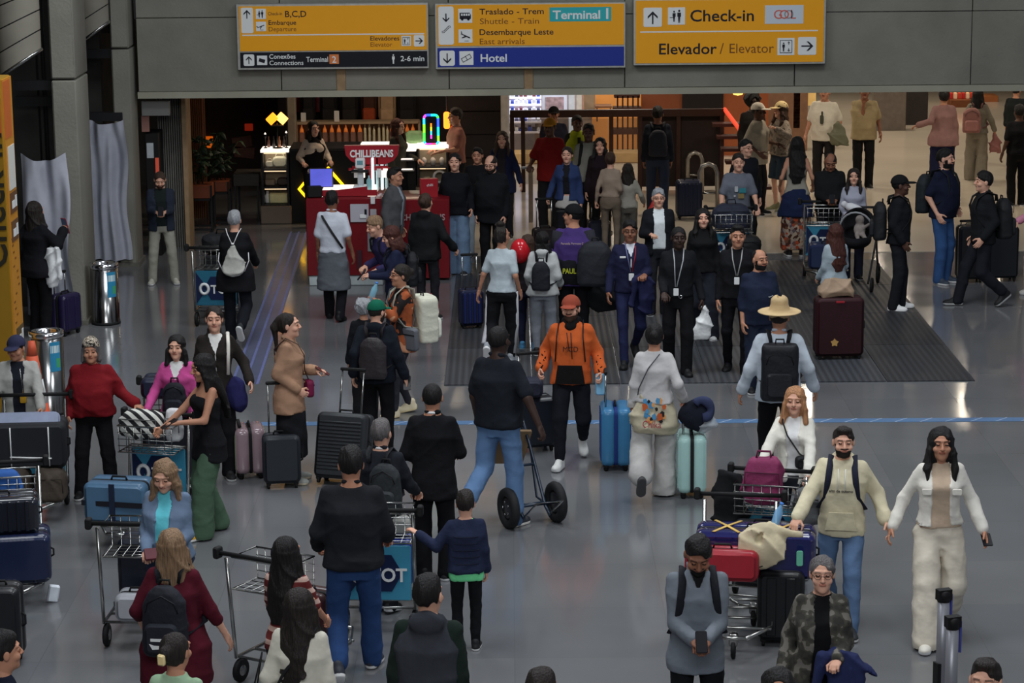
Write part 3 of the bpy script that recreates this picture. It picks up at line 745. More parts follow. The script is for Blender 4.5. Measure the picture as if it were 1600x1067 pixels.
# drapes
def drape(u0, v0, u1, v1, Y, seed, label, sag=.1, flare=.0):
    r = random.Random(seed); a, b = PY(u0, v0, Y), PY(u1, v0, Y); zt = a.z; zb_ = max(.12, PY(u0, v1, Y).z); W = b.x-a.x; nx, nz = 44, 40
    root_c = ((a.x+b.x)/2, Y, zb_); vs = []
    ph = [r.uniform(0, 6) for _ in range(5)]
    for j in range(nz+1):
        t = j/nz
        for i in range(nx+1):
            s_ = i/nx; x = (s_-.5)*W*(1-.10*math.sin(t*PI)*0)+.03*math.sin(9*t+ph[0])*(s_)
            sg = -sag*4*(s_-.28)**2*0-sag*math.sin(s_*PI*1.0)*(t**6)
            z = (zt-zb_)*t+sg
            amp = .035*(1-.4*t)+.02
            y = amp*.8*math.sin(s_*19+ph[1]+3.5*t*(s_-.2))*(1-.6*t)+.05*math.sin(s_*7+ph[2]+4*t*s_)+.03*math.sin((s_-t*.7)*14+ph[3])*(t)
            vs.append((x, y, z))
    n = len(vs); vs += [(x, y+.012, z) for x, y, z in vs]; fs = []
    for j in range(nz):
        for i in range(nx):
            q = j*(nx+1)+i; fs.append((q, q+1, q+nx+2, q+nx+1)); fs.append((n+q, n+q+nx+1, n+q+nx+2, n+q+1))
    m = MB(); m.add(vs, fs, smooth=True); o = m.build('drape', mat((140, 142, 152), rough=.8, bump=.15, bscale=8, var=.05), None, root_c); tag(o, label, 'drape')
drape(31, 240, 104, 492, Yp2-.13, 3, 'pale grey cloth drape behind the woman with the red passport')
drape(138, 188, 195, 411, YB-.46, 8, 'pale grey cloth drape hanging between the two concrete pillars', sag=.06)
# far walls of the low part
Yf = 58.0
m = MB(); m.box((3, Yf+.2, 1.5), (36, .3, 3.2)); wf = tag(m.build('wall_far', mat((52, 46, 42), rough=.8)), kind='structure')
m = MB(); m.box((16.2, 48, 1.5), (.3, 24, 3.2)); tag(m.build('wall_right', mat((64, 58, 52), rough=.8)), kind='structure')
# ribbed wall and slim columns at the left edge of the opening
c, d = PB(248, 150, 286, 338, YB+1.2, .2); m = MB(); m.box((c[0], c[1]+.1, (zb+.2)/2), (d[0], .2, zb+.3)); rw = tag(m.build('wall_ribbed', mat((84, 82, 78), rough=.7)), kind='structure')
for i in range(11):
    m = MB(); x = c[0]-d[0]/2+d[0]*(i+.5)/11; m.box((x, YB+1.18, (zb+.2)/2), (d[0]/20, .05, zb+.25)); m.build('slat', mat((92, 90, 86), rough=.6), rw)
c, d = PB(285, 150, 293, 338, YB+1.0, .5); m = MB(); m.rbox((c[0], c[1], (zb+.2)/2), (d[0], .5, zb+.2), r=.01, bev=.01, n=1); tag(m.build('trim_4', mat((136, 112, 84), rough=.6)), kind='structure')
c, d = PB(293, 150, 318, 230, YB+4, .2); m = MB(); m.box((c[0], c[1]+.06, 1.4), (d[0], .15, 2.8)); w5 = tag(m.build('wall_slatted', mat((80, 48, 30), rough=.6)), kind='structure')
for i in range(8):
    m = MB(); m.box((c[0]-d[0]/2+d[0]*(i+.5)/8, YB+4.0, 1.4), (d[0]/14, .05, 2.8)); m.build('slat', mat((112, 70, 44), rough=.6), w5)
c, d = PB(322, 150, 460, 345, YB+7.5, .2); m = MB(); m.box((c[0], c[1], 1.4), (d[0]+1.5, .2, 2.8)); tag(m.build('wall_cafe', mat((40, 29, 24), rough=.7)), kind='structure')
c, d = PB(448, 150, 462, 240, YB+5.5, .25); m = MB(); m.rbox((c[0], c[1], 1.4), (d[0], .25, 2.8), r=.05, bev=.02); tag(m.build('trim_5', mat((120, 110, 98), rough=.6)), kind='structure')
# dark panelled wall and pale column in the middle
c, d = PB(700, 150, 783, 320, YB+5.2, .3); m = MB(); m.box((c[0], c[1], 1.4), (d[0], .3, 2.8)); wd_ = tag(m.build('wall_dark', mat((22, 18, 17), rough=.5)), kind='structure')
for i in range(7):
    m = MB(); m.box((c[0], YB+5.18, .2+i*.38), (d[0]-.02, .04, .36)); m.build('panel', mat((26, 21, 20), rough=.5), wd_)
c, d = PB(783, 150, 796, 320, YB+5.0, .3); m = MB(); m.rbox((c[0], c[1], 1.4), (d[0], .3, 2.8), r=.02, bev=.02); tag(m.build('trim_6', mat((150, 148, 146), rough=.6)), kind='structure')
# ------------------------------------------------------------------ wall signs
YS = YB-.16
def sign(u0, v0, u1, v1, label, cat='sign'):
    a = PY(u0, v1, YS); k = (PY(u1, v1, YS).x-a.x)/(u1-u0); h = (PY(u0, v0, YS).z-a.z)
    kz = h/(v1-v0); root = empty('wall_sign', (a.x, YS, a.z), 0, label, cat); W = (u1-u0)*k
    m = MB(); m.rbox((W/2, .06, h/2), (W+.03, .12, h+.03), r=.012, bev=.008, n=2); m.build('frame', mat((150, 150, 145), rough=.4, metal=.6), root)
    m = MB(); m.box((W/2, .02, -.04), (W*.02, .2, .06)); 
    for x in (.15, .85):
        q = MB(); q.box((W*x, .12, h*.5), (.06, .14, .06)); q.build('bracket', STEEL, root)
    return root, k, kz, W, h
YEL = mat((205, 140, 0), rough=.4, var=.02, gain=.6, emit=.22); NAV = mat((20, 38, 118), rough=.4, var=.02, emit=.2); BLK = mat((12, 14, 22), rough=.4, var=0)
PIC = mat((190, 196, 205), rough=.4, var=0); INK = mat((20, 20, 30), rough=.5, var=0); BRN = mat((120, 74, 20), rough=.5, var=0); TEAL = mat((28, 140, 144), rough=.4, var=0, gain=.42)
def band(S, u0, v0, u1, v1, m_, name, U0, V1, y=-.006, t=.012, r=.002):
    root, k, kz, W, h = S; x0, x1 = (u0-U0)*k, (u1-U0)*k; z0, z1 = (V1-v1)*kz, (V1-v0)*kz
    m = MB(); m.rbox(((x0+x1)/2, y, (z0+z1)/2), (x1-x0, t, z1-z0), r=r, bev=.002, n=3); return m.build(name, m_, root)
def arrow(mb, cx, cz, s, ang, y, th=.10, dep=.006):
    R = Matrix.Translation((cx, y, cz)) @ Matrix.Rotation(ang, 4, 'Y')
    t = s*th
    mb.poly([(-t, -s*.9), (t, -s*.9), (t, s*.55), (-t, s*.55)], dep, M=R)
    for q in (-1, 1): mb.poly([(0, s*.95), (q*s*.72, s*.22), (q*s*.72, -s*.10), (0, s*.58)], dep, M=R)
def mk_text(S, s, u, vb, hpx, m_, U0, V1, bold=0.0, w=None, name='lettering', y=-.014):
    root, k, kz, W, h = S
    return text(name, s, hpx*kz/.70, m_, root, FX((u-U0)*k, y, (V1-vb)*kz), .002, bold, width=(w*k if w else None))
def person_icon(mb, cx, cz, s, y, ang=0):
    R = Matrix.Translation((cx, y, cz))
    mb.poly([(s*.16*math.cos(a), s*.75+s*.16*math.sin(a)) for a in np.linspace(0, 2*PI, 9)[:-1]], .005, M=R)
    mb.poly([(-.26*s, .5*s), (.26*s, .5*s), (.26*s, -.1*s), (.15*s, -.1*s), (.13*s, -.95*s), (.03*s, -.95*s), (0, -.2*s), (-.03*s, -.95*s), (-.13*s, -.95*s), (-.15*s, -.1*s), (-.26*s, -.1*s)], .005, M=R)
def icon(S, u0, v0, u1, v1, U0, V1, kind, r=.02):
    o = band(S, u0, v0, u1, v1, PIC, 'pictogram_tile', U0, V1, -.012, .008, r); root, k, kz, W, h = S
    cx, cz = ((u0+u1)/2-U0)*k, (V1-(v0+v1)/2)*kz; s = (v1-v0)*kz*.40; m = MB(); y = -.018
    if kind in ('up', 'right', 'down'):
        s = min(s, (u1-u0)*k*.42); arrow(m, cx, cz if (v1-v0) < 30 else (V1-v0-(u1-u0)*.55)*kz, s*.9, {'up': 0, 'right': PI/2, 'down': PI}[kind], y)
    elif kind == 'people':
        person_icon(m, cx-s*.35, cz, s*.85, y); person_icon(m, cx+s*.38, cz, s, y); m.box((cx-s*.6, y, cz-s*.2), (s*.7, .005, s*.08))
    elif kind == 'plane' or kind == 'plane2':
        R = Matrix.Translation((cx, y, cz)) @ Matrix.Rotation(-.35 if kind == 'plane' else .45, 4, 'Y')
        m.poly([(-s, -.05*s), (-.8*s, .12*s), (.8*s, .16*s), (1.0*s, .06*s), (.8*s, -.06*s)], .005, M=R)
        m.poly([(-.1*s, 0), (.3*s, 0), (-.35*s, -.6*s), (-.55*s, -.6*s)], .005, M=R); m.poly([(-.95*s, .1*s), (-.7*s, .1*s), (-1.0*s, .5*s), (-1.15*s, .5*s)], .005, M=R)
        m.box((cx+s*.2, y, cz-s*.9), (s*.8, .005, s*.06))
    elif kind == 'bus':
        m.poly([(-s, -.55*s), (s, -.55*s), (s, .15*s), (.8*s, .55*s), (-s, .55*s)], .005, M=Matrix.Translation((cx, y, cz)))
        for q in (-.55, .55): m.poly([(q*s+.24*s*math.cos(a), -.6*s+.24*s*math.sin(a)) for a in np.linspace(0, 2*PI, 9)[:-1]], .005, M=Matrix.Translation((cx, y, cz)))
        w = MB(); [w.box((cx-s*.6+q*s*.42, y-.004, cz+s*.22), (s*.3, .004, s*.36)) for q in range(4)]; w.build('window_marks', PIC, o); 
    elif kind == 'bed':
        R = Matrix.Translation((cx, y, cz)) @ Matrix.Rotation(-.5, 4, 'Y')
        for z in (-.35, .35): m.box((0, 0, z*s), (s*1.7, .005, s*.1), M=R)
        for x in (-.85, .0, .85): m.box((x*s, 0, 0), (s*.1, .005, s*.8), M=R)
    elif kind == 'lift':
        for z in (-.9, .9): m.box((cx, y, cz+z*s), (s*1.7, .005, s*.08))
        for x in (-.85, .85): m.box((cx+x*s, y, cz), (s*.08, .005, s*1.8))
        person_icon(m, cx-s*.35, cz-s*.05, s*.7, y); arrow(m, cx+s*.4, cz+s*.5, s*.25, 0, y, .16); arrow(m, cx+s*.4, cz-s*.5, s*.25, PI, y, .16)
    elif kind == 'bag':
        m.poly([(-.8*s, -.5*s), (.8*s, -.5*s), (.8*s, .4*s), (-.8*s, .4*s)], .005, M=Matrix.Translation((cx, y, cz)) @ Matrix.Rotation(.3, 4, 'Y'))
    elif kind == 'esc':
        arrow(m, cx, cz+s*.52, s*.30, PI, y, .13)
        m.tube([(cx-s*.26, y, cz-.45*s), (cx-s*.14, y, cz-.45*s), (cx+s*.2, y, cz-.12*s), (cx+s*.28, y, cz-.12*s), (cx+s*.26, y, cz-.02*s), (cx+s*.16, y, cz-.03*s), (cx-s*.17, y, cz-.36*s), (cx-s*.27, y, cz-.36*s)], s*.02, 4, closed=True)
    ob = m.build('pictogram', INK, o); return o
S = sign(373, 8, 669, 108, 'yellow and black hanging direction sign for boarding and connections, leftmost above the opening')
A = (373, 108)
band(S, 376, 10, 668, 80, YEL, 'yellow_panel', *A); band(S, 376, 82, 668, 106, BLK, 'black_panel', *A); band(S, 380, 54, 664, 56, PIC, 'divider', *A, y=-.013, t=.004)
icon(S, 379, 12, 398, 52, *A, 'up'); icon(S, 402, 14, 418, 30, *A, 'people', .006); icon(S, 402, 34, 418, 49, *A, 'plane', .006)
mk_text(S, 'Check-in', 421, 24, 5, INK, *A, w=22); mk_text(S, 'B,C,D', 447, 27, 9.5, INK, *A, .01, 33); mk_text(S, 'Embarque', 421, 39, 7, INK, *A, .008, 43); mk_text(S, 'Departure', 421, 49, 7, BRN, *A, 0, 43)
mk_text(S, 'Elevadores', 579, 65, 7, INK, *A, .008, 45); mk_text(S, 'Elevator', 579, 74.5, 7, BRN, *A, 0, 34); icon(S, 628, 58, 643, 74, *A, 'lift', .006); icon(S, 647, 57, 664, 75, *A, 'right')
icon(S, 381, 85, 398, 103, *A, 'up'); icon(S, 402, 87, 418, 102, *A, 'bag', .004); mk_text(S, 'Conexões', 421, 92, 7, PIC, *A, .012, 41); mk_text(S, 'Connections', 421, 102, 7, PIC, *A, .008, 53)
mk_text(S, 'Terminal', 479, 97.5, 8, PIC, *A, .012, 34); band(S, 515, 86, 530, 101, mat((196, 112, 60), rough=.5, var=0), 'orange_square', *A, y=-.013, t=.006); mk_text(S, '2', 519, 99, 10, PIC, *A, .015, y=-.018); mk_text(S, '2-6 min', 626, 97.5, 8, PIC, *A, .012, 37)
m = MB(); person_icon(m, (615-373)*S[1], (108-94)*S[2], 8*S[2], -.016); m.build('pictogram', PIC, S[0])
S = sign(682, 7, 976, 107, 'yellow and blue hanging direction sign for shuttle train and hotel, middle of the three'); A = (682, 107)
band(S, 684, 8, 975, 72, YEL, 'yellow_panel', *A); band(S, 684, 75, 975, 105, NAV, 'blue_panel', *A)
icon(S, 686, 10, 710, 70, *A, 'esc', .03); icon(S, 717, 14, 739, 36, *A, 'bus', .004); icon(S, 717, 46, 739, 67, *A, 'plane2', .004); icon(S, 687, 79, 711, 103, *A, 'down', .03); icon(S, 718, 80, 740, 102, *A, 'bed', .004)
mk_text(S, 'Traslado - Trem', 750, 23, 9, INK, *A, .010, 100); mk_text(S, 'Shuttle - Train', 750, 38, 9, BRN, *A, 0, 92); mk_text(S, 'Desembarque Leste', 749, 55, 9, INK, *A, .010, 115); mk_text(S, 'East arrivals', 749, 69.5, 9, BRN, *A, 0, 70)
band(S, 859, 13, 955, 35, TEAL, 'teal_plate', *A, y=-.013, t=.006); mk_text(S, 'Terminal', 864, 31, 13, PIC, *A, .022, 74, y=-.018); mk_text(S, '1', 943, 31, 16, PIC, *A, .03, y=-.018); mk_text(S, 'Hotel', 750, 97, 12, PIC, *A, .018, 41)
S = sign(991, 0, 1288, 101, 'yellow hanging direction sign for check-in and elevator, rightmost above the opening'); A = (991, 101)
band(S, 993, 1, 1286, 99, YEL, 'yellow_panel', *A); band(S, 1000, 49, 1277, 51, PIC, 'divider', *A, y=-.013, t=.004)
icon(S, 1005, 12, 1034, 42, *A, 'up'); icon(S, 1043, 12, 1070, 39, *A, 'people', .006); mk_text(S, 'Check-in', 1077, 34, 18, INK, *A, .012, 99)
band(S, 1194, 10, 1254, 39, mat((168, 176, 184), rough=.4, var=0), 'logo_plate', *A, y=-.013, t=.006); mk_text(S, 'G', 1207, 31, 14, mat((190, 84, 70), rough=.5, var=0), *A, .0, y=-.018); mk_text(S, 'O', 1216, 31, 14, mat((190, 84, 70), rough=.5, var=0), *A, 0, y=-.020); mk_text(S, 'O', 1223, 31, 14, mat((120, 124, 130), rough=.5, var=0), *A, 0, y=-.018); mk_text(S, 'L', 1233, 31, 14, mat((190, 84, 70), rough=.5, var=0), *A, 0, y=-.018)
mk_text(S, 'Elevador', 1028, 85, 17, INK, *A, .012, 90); mk_text(S, '/', 1124, 85, 17, BRN, *A, 0); mk_text(S, 'Elevator', 1138, 84, 15, BRN, *A, 0, 69); icon(S, 1214, 61, 1241, 88, *A, 'lift', .006); icon(S, 1246, 60, 1275, 88, *A, 'right')
# yellow check-in pylon at the left edge
pb = G(12, 655); py = pb.y
root = empty('information_pylon', (PY(9, 300, py).x, py, 0), 0, 'tall yellow check-in pylon with an orange top at the left edge', 'pylon')
ph = PY(14, 124, py).z
PY1 = mat((150, 112, 14), rough=.45, var=.03); PY2 = mat((190, 128, 30), rough=.45, var=.03)
m = MB(); m.rbox((-.5, .25, ph/2), (1.0, .48, ph), r=.01, bev=.01, n=2); m.build('body', PY1, root)
m = MB(); m.box((.008, .25, ph/2), (.02, .46, ph-.02)); m.build('side_panel', PY2, root)
m = MB(); m.box((-.5, -.002, ph-.30), (.98, .02, .60)); m.box((.012, .20, ph-.33), (.02, .34, .60)); m.build('orange_head', mat((186, 92, 34), rough=.45, var=.02), root)
text('lettering', 'Check-in', .40, mat((36, 32, 20), rough=.5, var=0), root, Matrix.Translation((-.015, -.014, 1.62)) @ Matrix.Rotation(-PI/2, 4, 'Y') @ Matrix.Rotation(PI/2, 4, 'X'), .002, .01)
for z, c in ((ph-.95, (176, 176, 170)), (ph-1.32, (90, 62, 40)), (ph-1.62, (90, 62, 40)), (.85, (80, 66, 40))):
    m = MB(); m.box((.022, .27, z), (.008, .32, .22 if c[0] < 100 else .46)); m.build('info_plate', mat(c, rough=.5, var=0), root)
    if c[0] < 100:
        m = MB(); m.box((.028, .38, z), (.004, .08, .12)); m.box((.028, .24, z-.02), (.004, .14, .08)); m.build('print_marks', PIC, root)
r_ = random.Random(4)
m = MB()
for i in range(14): m.box((.020, .08+r_.random()*.3, .95+i*.075), (.004, .07, .02))
m.build('print_marks', BRN, root)
# ------------------------------------------------------------------ floor mat, tapes
a, b = G(693, 603), G(1530, 603); yt = G(1000, 410).y
root = empty('entrance_mat', ((a.x+b.x)/2, (a.y+yt)/2, 0), 0, 'large dark ribbed entrance mat across the concourse floor', 'mat')
def matmat(c, s):
    m = bpy.data.materials.new('ribbed_mat'); m.use_nodes = True; nt = m.node_tree; bb = nt.nodes['Principled BSDF']; bb.inputs['Roughness'].default_value = .55
    tc = nt.nodes.new('ShaderNodeTexCoord'); w = nt.nodes.new('ShaderNodeTexWave'); w.bands_direction = 'X'; w.inputs['Scale'].default_value = s; nt.links.new(tc.outputs['Object'], w.inputs['Vector'])
    cr = nt.nodes.new('ShaderNodeValToRGB'); cr.color_ramp.elements[0].color = (*lin((c[0]*.72, c[1]*.72, c[2]*.74)), 1); cr.color_ramp.elements[1].color = (*lin(c), 1)
    nt.links.new(w.outputs['Fac'], cr.inputs[0]); nt.links.new(cr.outputs[0], bb.inputs['Base Color'])
    bp = nt.nodes.new('ShaderNodeBump'); bp.inputs['Strength'].default_value = .5; bp.inputs['Distance'].default_value = .01; nt.links.new(w.outputs['Fac'], bp.inputs['Height']); nt.links.new(bp.outputs[0], bb.inputs['Normal'])
    return m
MM = [matmat((42, 44, 48), 4.2), matmat((54, 57, 62), 4.2), matmat((38, 40, 44), 4.2)]
nx, ny = 6, 4; W, Hh = b.x-a.x, yt-a.y
for i in range(nx):
    for j in range(ny):
        m = MB(); m.box((-W/2+W*(i+.5)/nx, -Hh/2+Hh*(j+.5)/ny, .007), (W/nx-.012, Hh/ny-.012, .014)); m.build('mat_section', MM[(1 if (i in (2,) and j < 3) or (j == 0 and i in (0, 3, 4)) else (0 if (i+j) % 3 else 2))], root)
TAPE = mat((74, 104, 140), rough=.4, var=.08, vscale=3)
def tape(p, q, w, label, m_=TAPE, ticks=0):
    d = (q-p); L = d.length; n = Vector((-d.y, d.x, 0)).normalized(); root = empty('floor_tape', (p+q)/2, math.atan2(d.y, d.x), label, 'tape')
    m = MB(); m.box((0, 0, .002), (L, w, .003)); m.build('strip', m_, root)
    if ticks:
        m = MB()
        for i in range(ticks): x = -L/2+L*(i+.5)/ticks; m.add([(x-.06, -w/2, .0045), (x-.045, -w/2, .0045), (x+.10, w/2, .0045), (x+.085, w/2, .0045)], [(0, 1, 2, 3)])
        m.build('tick_marks', mat((150, 165, 185), rough=.5, var=0), root)['kind'] = 'stuff'
tape(G(330, 663), G(1660, 655), .16, 'long blue floor tape running across the floor in front of the dark mat', ticks=34)
for du, w, lb in ((0, .03, 'left thin blue line of the diagonal floor markings by the red kiosk'), (20, .03, 'middle thin blue line of the diagonal floor markings by the red kiosk'), (40, .03, 'right thin blue line of the diagonal floor markings by the red kiosk')):
    tape(G(455+du*.6, 362), G(362+du, 600), w, lb, mat((88, 96, 140), rough=.4))
tape(G(467, 364)+Vector((0, 0, -.0005)), G(384, 600)+Vector((0, 0, -.0005)), .30, 'broad pale blue band between the thin diagonal floor lines', mat((72, 78, 100), rough=.3, var=.1))
ORD = 'first second third fourth fifth sixth seventh eighth ninth tenth eleventh twelfth'.split()
# ------------------------------------------------------------------ shop behind the opening
def boxthing(name, label, cat, px, Y, d, m_, group=None, r=.02, bev=.01, extra=None):
    c, s = PB(*px, Y, d); root = empty(name, (c[0], Y, c[2]-s[2]/2), 0, label, cat, group)
    m = MB(); m.rbox((0, d/2, s[2]/2), s, r=r, bev=bev); m.build('body', m_, root); return root, s
def grounded(name, label, cat, u0, u1, v0, Y, d, m_, group=None, part='body', r=.01):
    c, s = PB(u0, v0, u1, v0+10, Y, d); h = PY((u0+u1)/2, v0, Y).z
    root = empty(name, (c[0], Y, 0), 0, label, cat, group); m = MB(); m.rbox((0, d/2, h/2), (s[0], d, h), r=r, bev=.008, n=1); m.build(part, m_, root); return root, s[0], h
YC = G(470, 349).y
LEDW = mat((255, 214, 170), emit=1.2, var=0, gain=1); LEDC = mat((255, 240, 225), emit=1.3, var=0, gain=1)
NEONY = mat((255, 190, 20), emit=3.0, var=0, gain=1); ORG = mat((255, 140, 30), emit=2.6, var=0, gain=1)
RED = mat((112, 12, 22), rough=.3, coat=.3, var=.03); REDB = mat((150, 24, 36), rough=.35, var=.02)
TAUPE = mat((110, 96, 84), rough=.7, var=.05)
# black counter with the neon diamond
root, W, H = grounded('shop_counter', 'long black shop counter with a yellow neon diamond on its front', 'counter', 452, 560, 236, YC, .8, DARK)
k = W/(560-452)
m = MB(); m.box((0, .4, H+.02), (W, .84, .04)); m.build('counter_top', DARKM, root)
cx = (503-506)*k; cz = H*.48
for s in (-1, 1):
    m = MB(); hx, hz = 37*k, 34*k
    m.tube([(cx+s*8*k, -.02, cz+hz), (cx+s*hx, -.02, cz), (cx+s*8*k, -.02, cz-hz)], .026, 6); m.build('neon_tube', NEONY, root)
# lit glass showcase on the left
def showcase(name, label, u0, u1, v0, v1, Y, d, base_v, shelves, glow=True):
    c, s = PB(u0, v0, u1, v1, Y, d); top = PY(u0, v0, Y).z; bot = PY(u0, v1, Y).z; w = s[0]
    root = empty(name, (c[0], Y, 0), 0, label, 'showcase')
    m = MB(); m.rbox((0, d/2, bot/2), (w+.06, d+.04, bot), r=.01, bev=.01, n=1); m.build('base', TAUPE, root)
    m = MB(); m.box((0, d-.02, (top+bot)/2), (w, .03, top-bot)); m.build('back_panel', mat((150, 136, 112), rough=.6), root)
    for s_ in (-1, 1):
        m = MB(); m.box((s_*(w/2-.01), d/2, (top+bot)/2), (.03, d, top-bot)); m.build('side_panel', DARKM, root)
    m = MB(); m.box((0, d/2, top+.015), (w+.02, d, .04)); m.build('top', LEDC if glow else DARKM, root)
    for i in range(shelves):
        z = bot+(top-bot)*i/shelves; m = MB(); m.box((0, d/2, z), (w-.04, d-.05, .025)); m.build('shelf', DARKM, root)
        m = MB(); m.box((0, .03, z+(top-bot)/shelves-.02), (w-.08, .02, .012)); m.build('light_strip', LEDW, root)
    return root, w, d, top, bot
rs, w, d, top, bot = showcase('glass_showcase', 'lit showcase with handbags at the left end of the black counter', 409, 451, 238, 322, YC-.02, .45, 340, 3)
SX = rs.location.x; hh = (top-bot)/3
def smallbag(x, y, z, s, c, label, group='handbags in the lit showcase'):
    root = empty('handbag', (x, y, z), 0, label, 'handbag', group)
    m = MB(); m.rbox((0, 0, s*.35), (s, s*.4, s*.7), r=s*.3, bev=s*.1); m.build('body', mat(c, rough=.5), root)
    m = MB(); m.tube([(s*.28*math.cos(a), 0, s*.65+s*.32*math.sin(a)) for a in np.linspace(0, PI, 9)], s*.03, 5); m.build('handle', mat(c, rough=.5), root)
smallbag(SX-.10, YC+.2, bot+2*hh+.02, .14, (200, 190, 170), 'small cream handbag on the top shelf of the lit showcase')
smallbag(SX+.06, YC+.2, bot+2*hh+.02, .24, (226, 210, 170), 'round cream handbag with a dark bow on the top showcase shelf')
m = MB(); m.rbox((0, 0, .05), (.16, .12, .10), r=.03); o = m.build('handbag', mat((120, 104, 86), rough=.5), None, (SX-.10, YC+.2, bot+hh+.015)); tag(o, 'brown pouch on the middle shelf of the lit showcase', 'pouch')
m = MB(); m.rbox((0, 0, .06), (.18, .12, .12), r=.05); o = m.build('handbag', mat((60, 50, 44), rough=.5), None, (SX+.10, YC+.2, bot+hh+.015)); tag(o, 'dark brown pouch on the middle shelf of the lit showcase', 'pouch')
m = MB(); m.rbox((0, 0, .08), (.30, .14, .16), r=.02); o = m.build('box', mat((214, 190, 140), rough=.5), None, (SX+.03, YC+.2, bot+.015)); tag(o, 'long cream box on the bottom shelf of the lit showcase', 'box')
m = MB(); m.lathe([(.03, 0), (.045, .02), (.045, .12), (.02, .15), (.02, .19)], 12); o = m.build('vase', mat((230, 215, 190), rough=.4), None, (SX-.15, YC+.2, bot+.015)); tag(o, 'small pale vase on the bottom shelf of the lit showcase', 'vase')
# orange heart shaped lamp on a stand
p = PY(434, 232, YC+.2); root = empty('table_lamp', (p.x, YC+.2, top+.03), 0, 'glowing orange lamp of two tilted squares above the showcase', 'lamp')
for s in (-1, 1):
    m = MB(); m.rbox((0, 0, 0), (.16, .08, .13), r=.015, M=Matrix.Translation((s*.075, s*.02, .47)) @ Matrix.Rotation(s*.75, 4, 'Y')); m.build('shade', ORG if s < 0 else mat((255, 180, 80), emit=4.0, var=0, gain=1), root)
m = MB(); m.tube([(0, 0, 0), (0, 0, .40)], .012, 6); m.box((0, 0, .36), (.2, .1, .02)); m.lathe([(.08, 0), (.08, .015), (.01, .02)], 14); m.build('stand', DARKM, root)
for x, h, lb in ((-.16, .16, 'small dark perfume stand with bright spot, left on the showcase'), (.17, .18, 'small dark perfume stand with bright spot, right on the showcase')):
    root = empty('display_stand', (SX+x, YC+.22, top+.035), 0, lb, 'stand'); m = MB(); m.lathe([(.03, 0), (.03, .01), (.008, .02), (.008, h), (.025, h+.01), (.025, h+.05)], 10); m.build('post', DARKM, root)
    m = MB(); m.lathe([(.0, h+.05), (.02, h+.06), (.0, h+.09)], 10); m.build('bulb', LEDC, root)
for i, (x, c) in enumerate(((-.12, (90, 60, 50)), (-.04, (40, 36, 36)), (.05, (150, 100, 70)), (.12, (60, 50, 46)))):
    m = MB(); m.lathe([(.022, 0), (.024, .10), (.01, .12), (.01, .16), (.014, .17)], 10); o = m.build('bottle', mat(c, rough=.3), None, (SX+x, YC+.33, top+.035)); tag(o, ['brown', 'black', 'tan', 'dark grey'][i]+' slim bottle standing on the lit showcase top', 'bottle')
# right part of the counter
root, W2, H2 = grounded('shop_counter', 'black counter section with a bright white top behind the red kiosk', 'counter', 561, 650, 236, YC, .8, DARK)
m = MB(); m.box((0, .4, H2+.02), (W2, .84, .05)); m.build('counter_top', LEDC, root)
for j in range(2):
    m = MB(); m.box((0, -.10, H2-.12-.16*j), (W2-.05, .22, .02)); m.build('shelf', mat((150, 150, 150), rough=.3), root)
    m = MB(); m.box((0, -.20, H2-.10-.16*j), (W2-.1, .02, .02)); m.build('light_strip', LEDC, root)
rs2, w2, d2, top2, bot2 = showcase('glass_showcase', 'black framed lit showcase with cups beside the colourful neon frame', 652, 700, 232, 292, YC-.05, .5, 345, 2)
for i in range(3):
    m = MB(); m.lathe([(.03, 0), (.045, .07), (.04, .09), (.015, .12)], 12); o = m.build('teapot', mat((190, 182, 170), rough=.3), None, (rs2.location.x-.14+.14*i, YC+.15, bot2+(top2-bot2)/2+.015)); tag(o, ['left', 'middle', 'right'][i]+' small pale pot on the upper shelf of the black framed showcase', 'pot', 'pots in the black framed showcase')
m = MB(); m.lathe([(.03, 0), (.05, .11), (.045, .11), (.028, .01)], 14); o = m.build('cup', mat((190, 176, 150), rough=.4), None, (rs2.location.x-.1, YC+.15, bot2+.015)); tag(o, 'beige tumbler on the lower shelf of the black framed showcase', 'cup')
m = MB(); m.tube([(.09*math.cos(a), 0, .10+.09*math.sin(a)) for a in np.linspace(0, 2*PI, 17)[:-1]], .022, 6, closed=True); o = m.build('ring_ornament', mat((215, 205, 190), rough=.4), None, (rs2.location.x+.1, YC+.15, bot2+.03)); tag(o, 'white ring ornament on the lower shelf of the black framed showcase', 'ornament')
# rainbow neon frame
p = PY(674, 231, YC+.1); root = empty('neon_light', (p.x, YC+.12, top2+.04), 0, 'upright rounded neon frame glowing in rainbow colours on the showcase', 'neon light')
Wn, Hn = .22, .46; rn = .05
def rr(w, h, r, n=5):
    o = []
    for q, (sx, sz) in enumerate([(1, 1), (-1, 1), (-1, -1), (1, -1)]):
        for k_ in range(n): a = q*PI/2+k_/(n-1)*PI/2; o.append((sx*(w/2-r)+r*math.cos(a), 0, h/2+sz*(h/2-r)+r*math.sin(a)))
    return o
pts = rr(Wn, Hn, rn); P2 = []
for i in range(len(pts)):
    a, b_ = Vector(pts[i]), Vector(pts[(i+1) % len(pts)]); n = max(1, int((b_-a).length/.04)); P2 += [a+(b_-a)*t/n for t in range(n)]
cols = [(60, 255, 60), (20, 220, 200), (40, 80, 255), (230, 60, 240), (255, 60, 120), (40, 200, 255), (120, 255, 40)]
nseg = 14; L_ = len(P2)
for s in range(nseg):
    i0, i1 = s*L_//nseg, (s+1)*L_//nseg; seg = [P2[i % L_] for i in range(i0, i1+1)]
    m = MB(); m.tube(seg, .020, 6); m.build('neon_segment', mat(cols[(s*5//4) % 7], emit=2.6, var=0, gain=1), root)
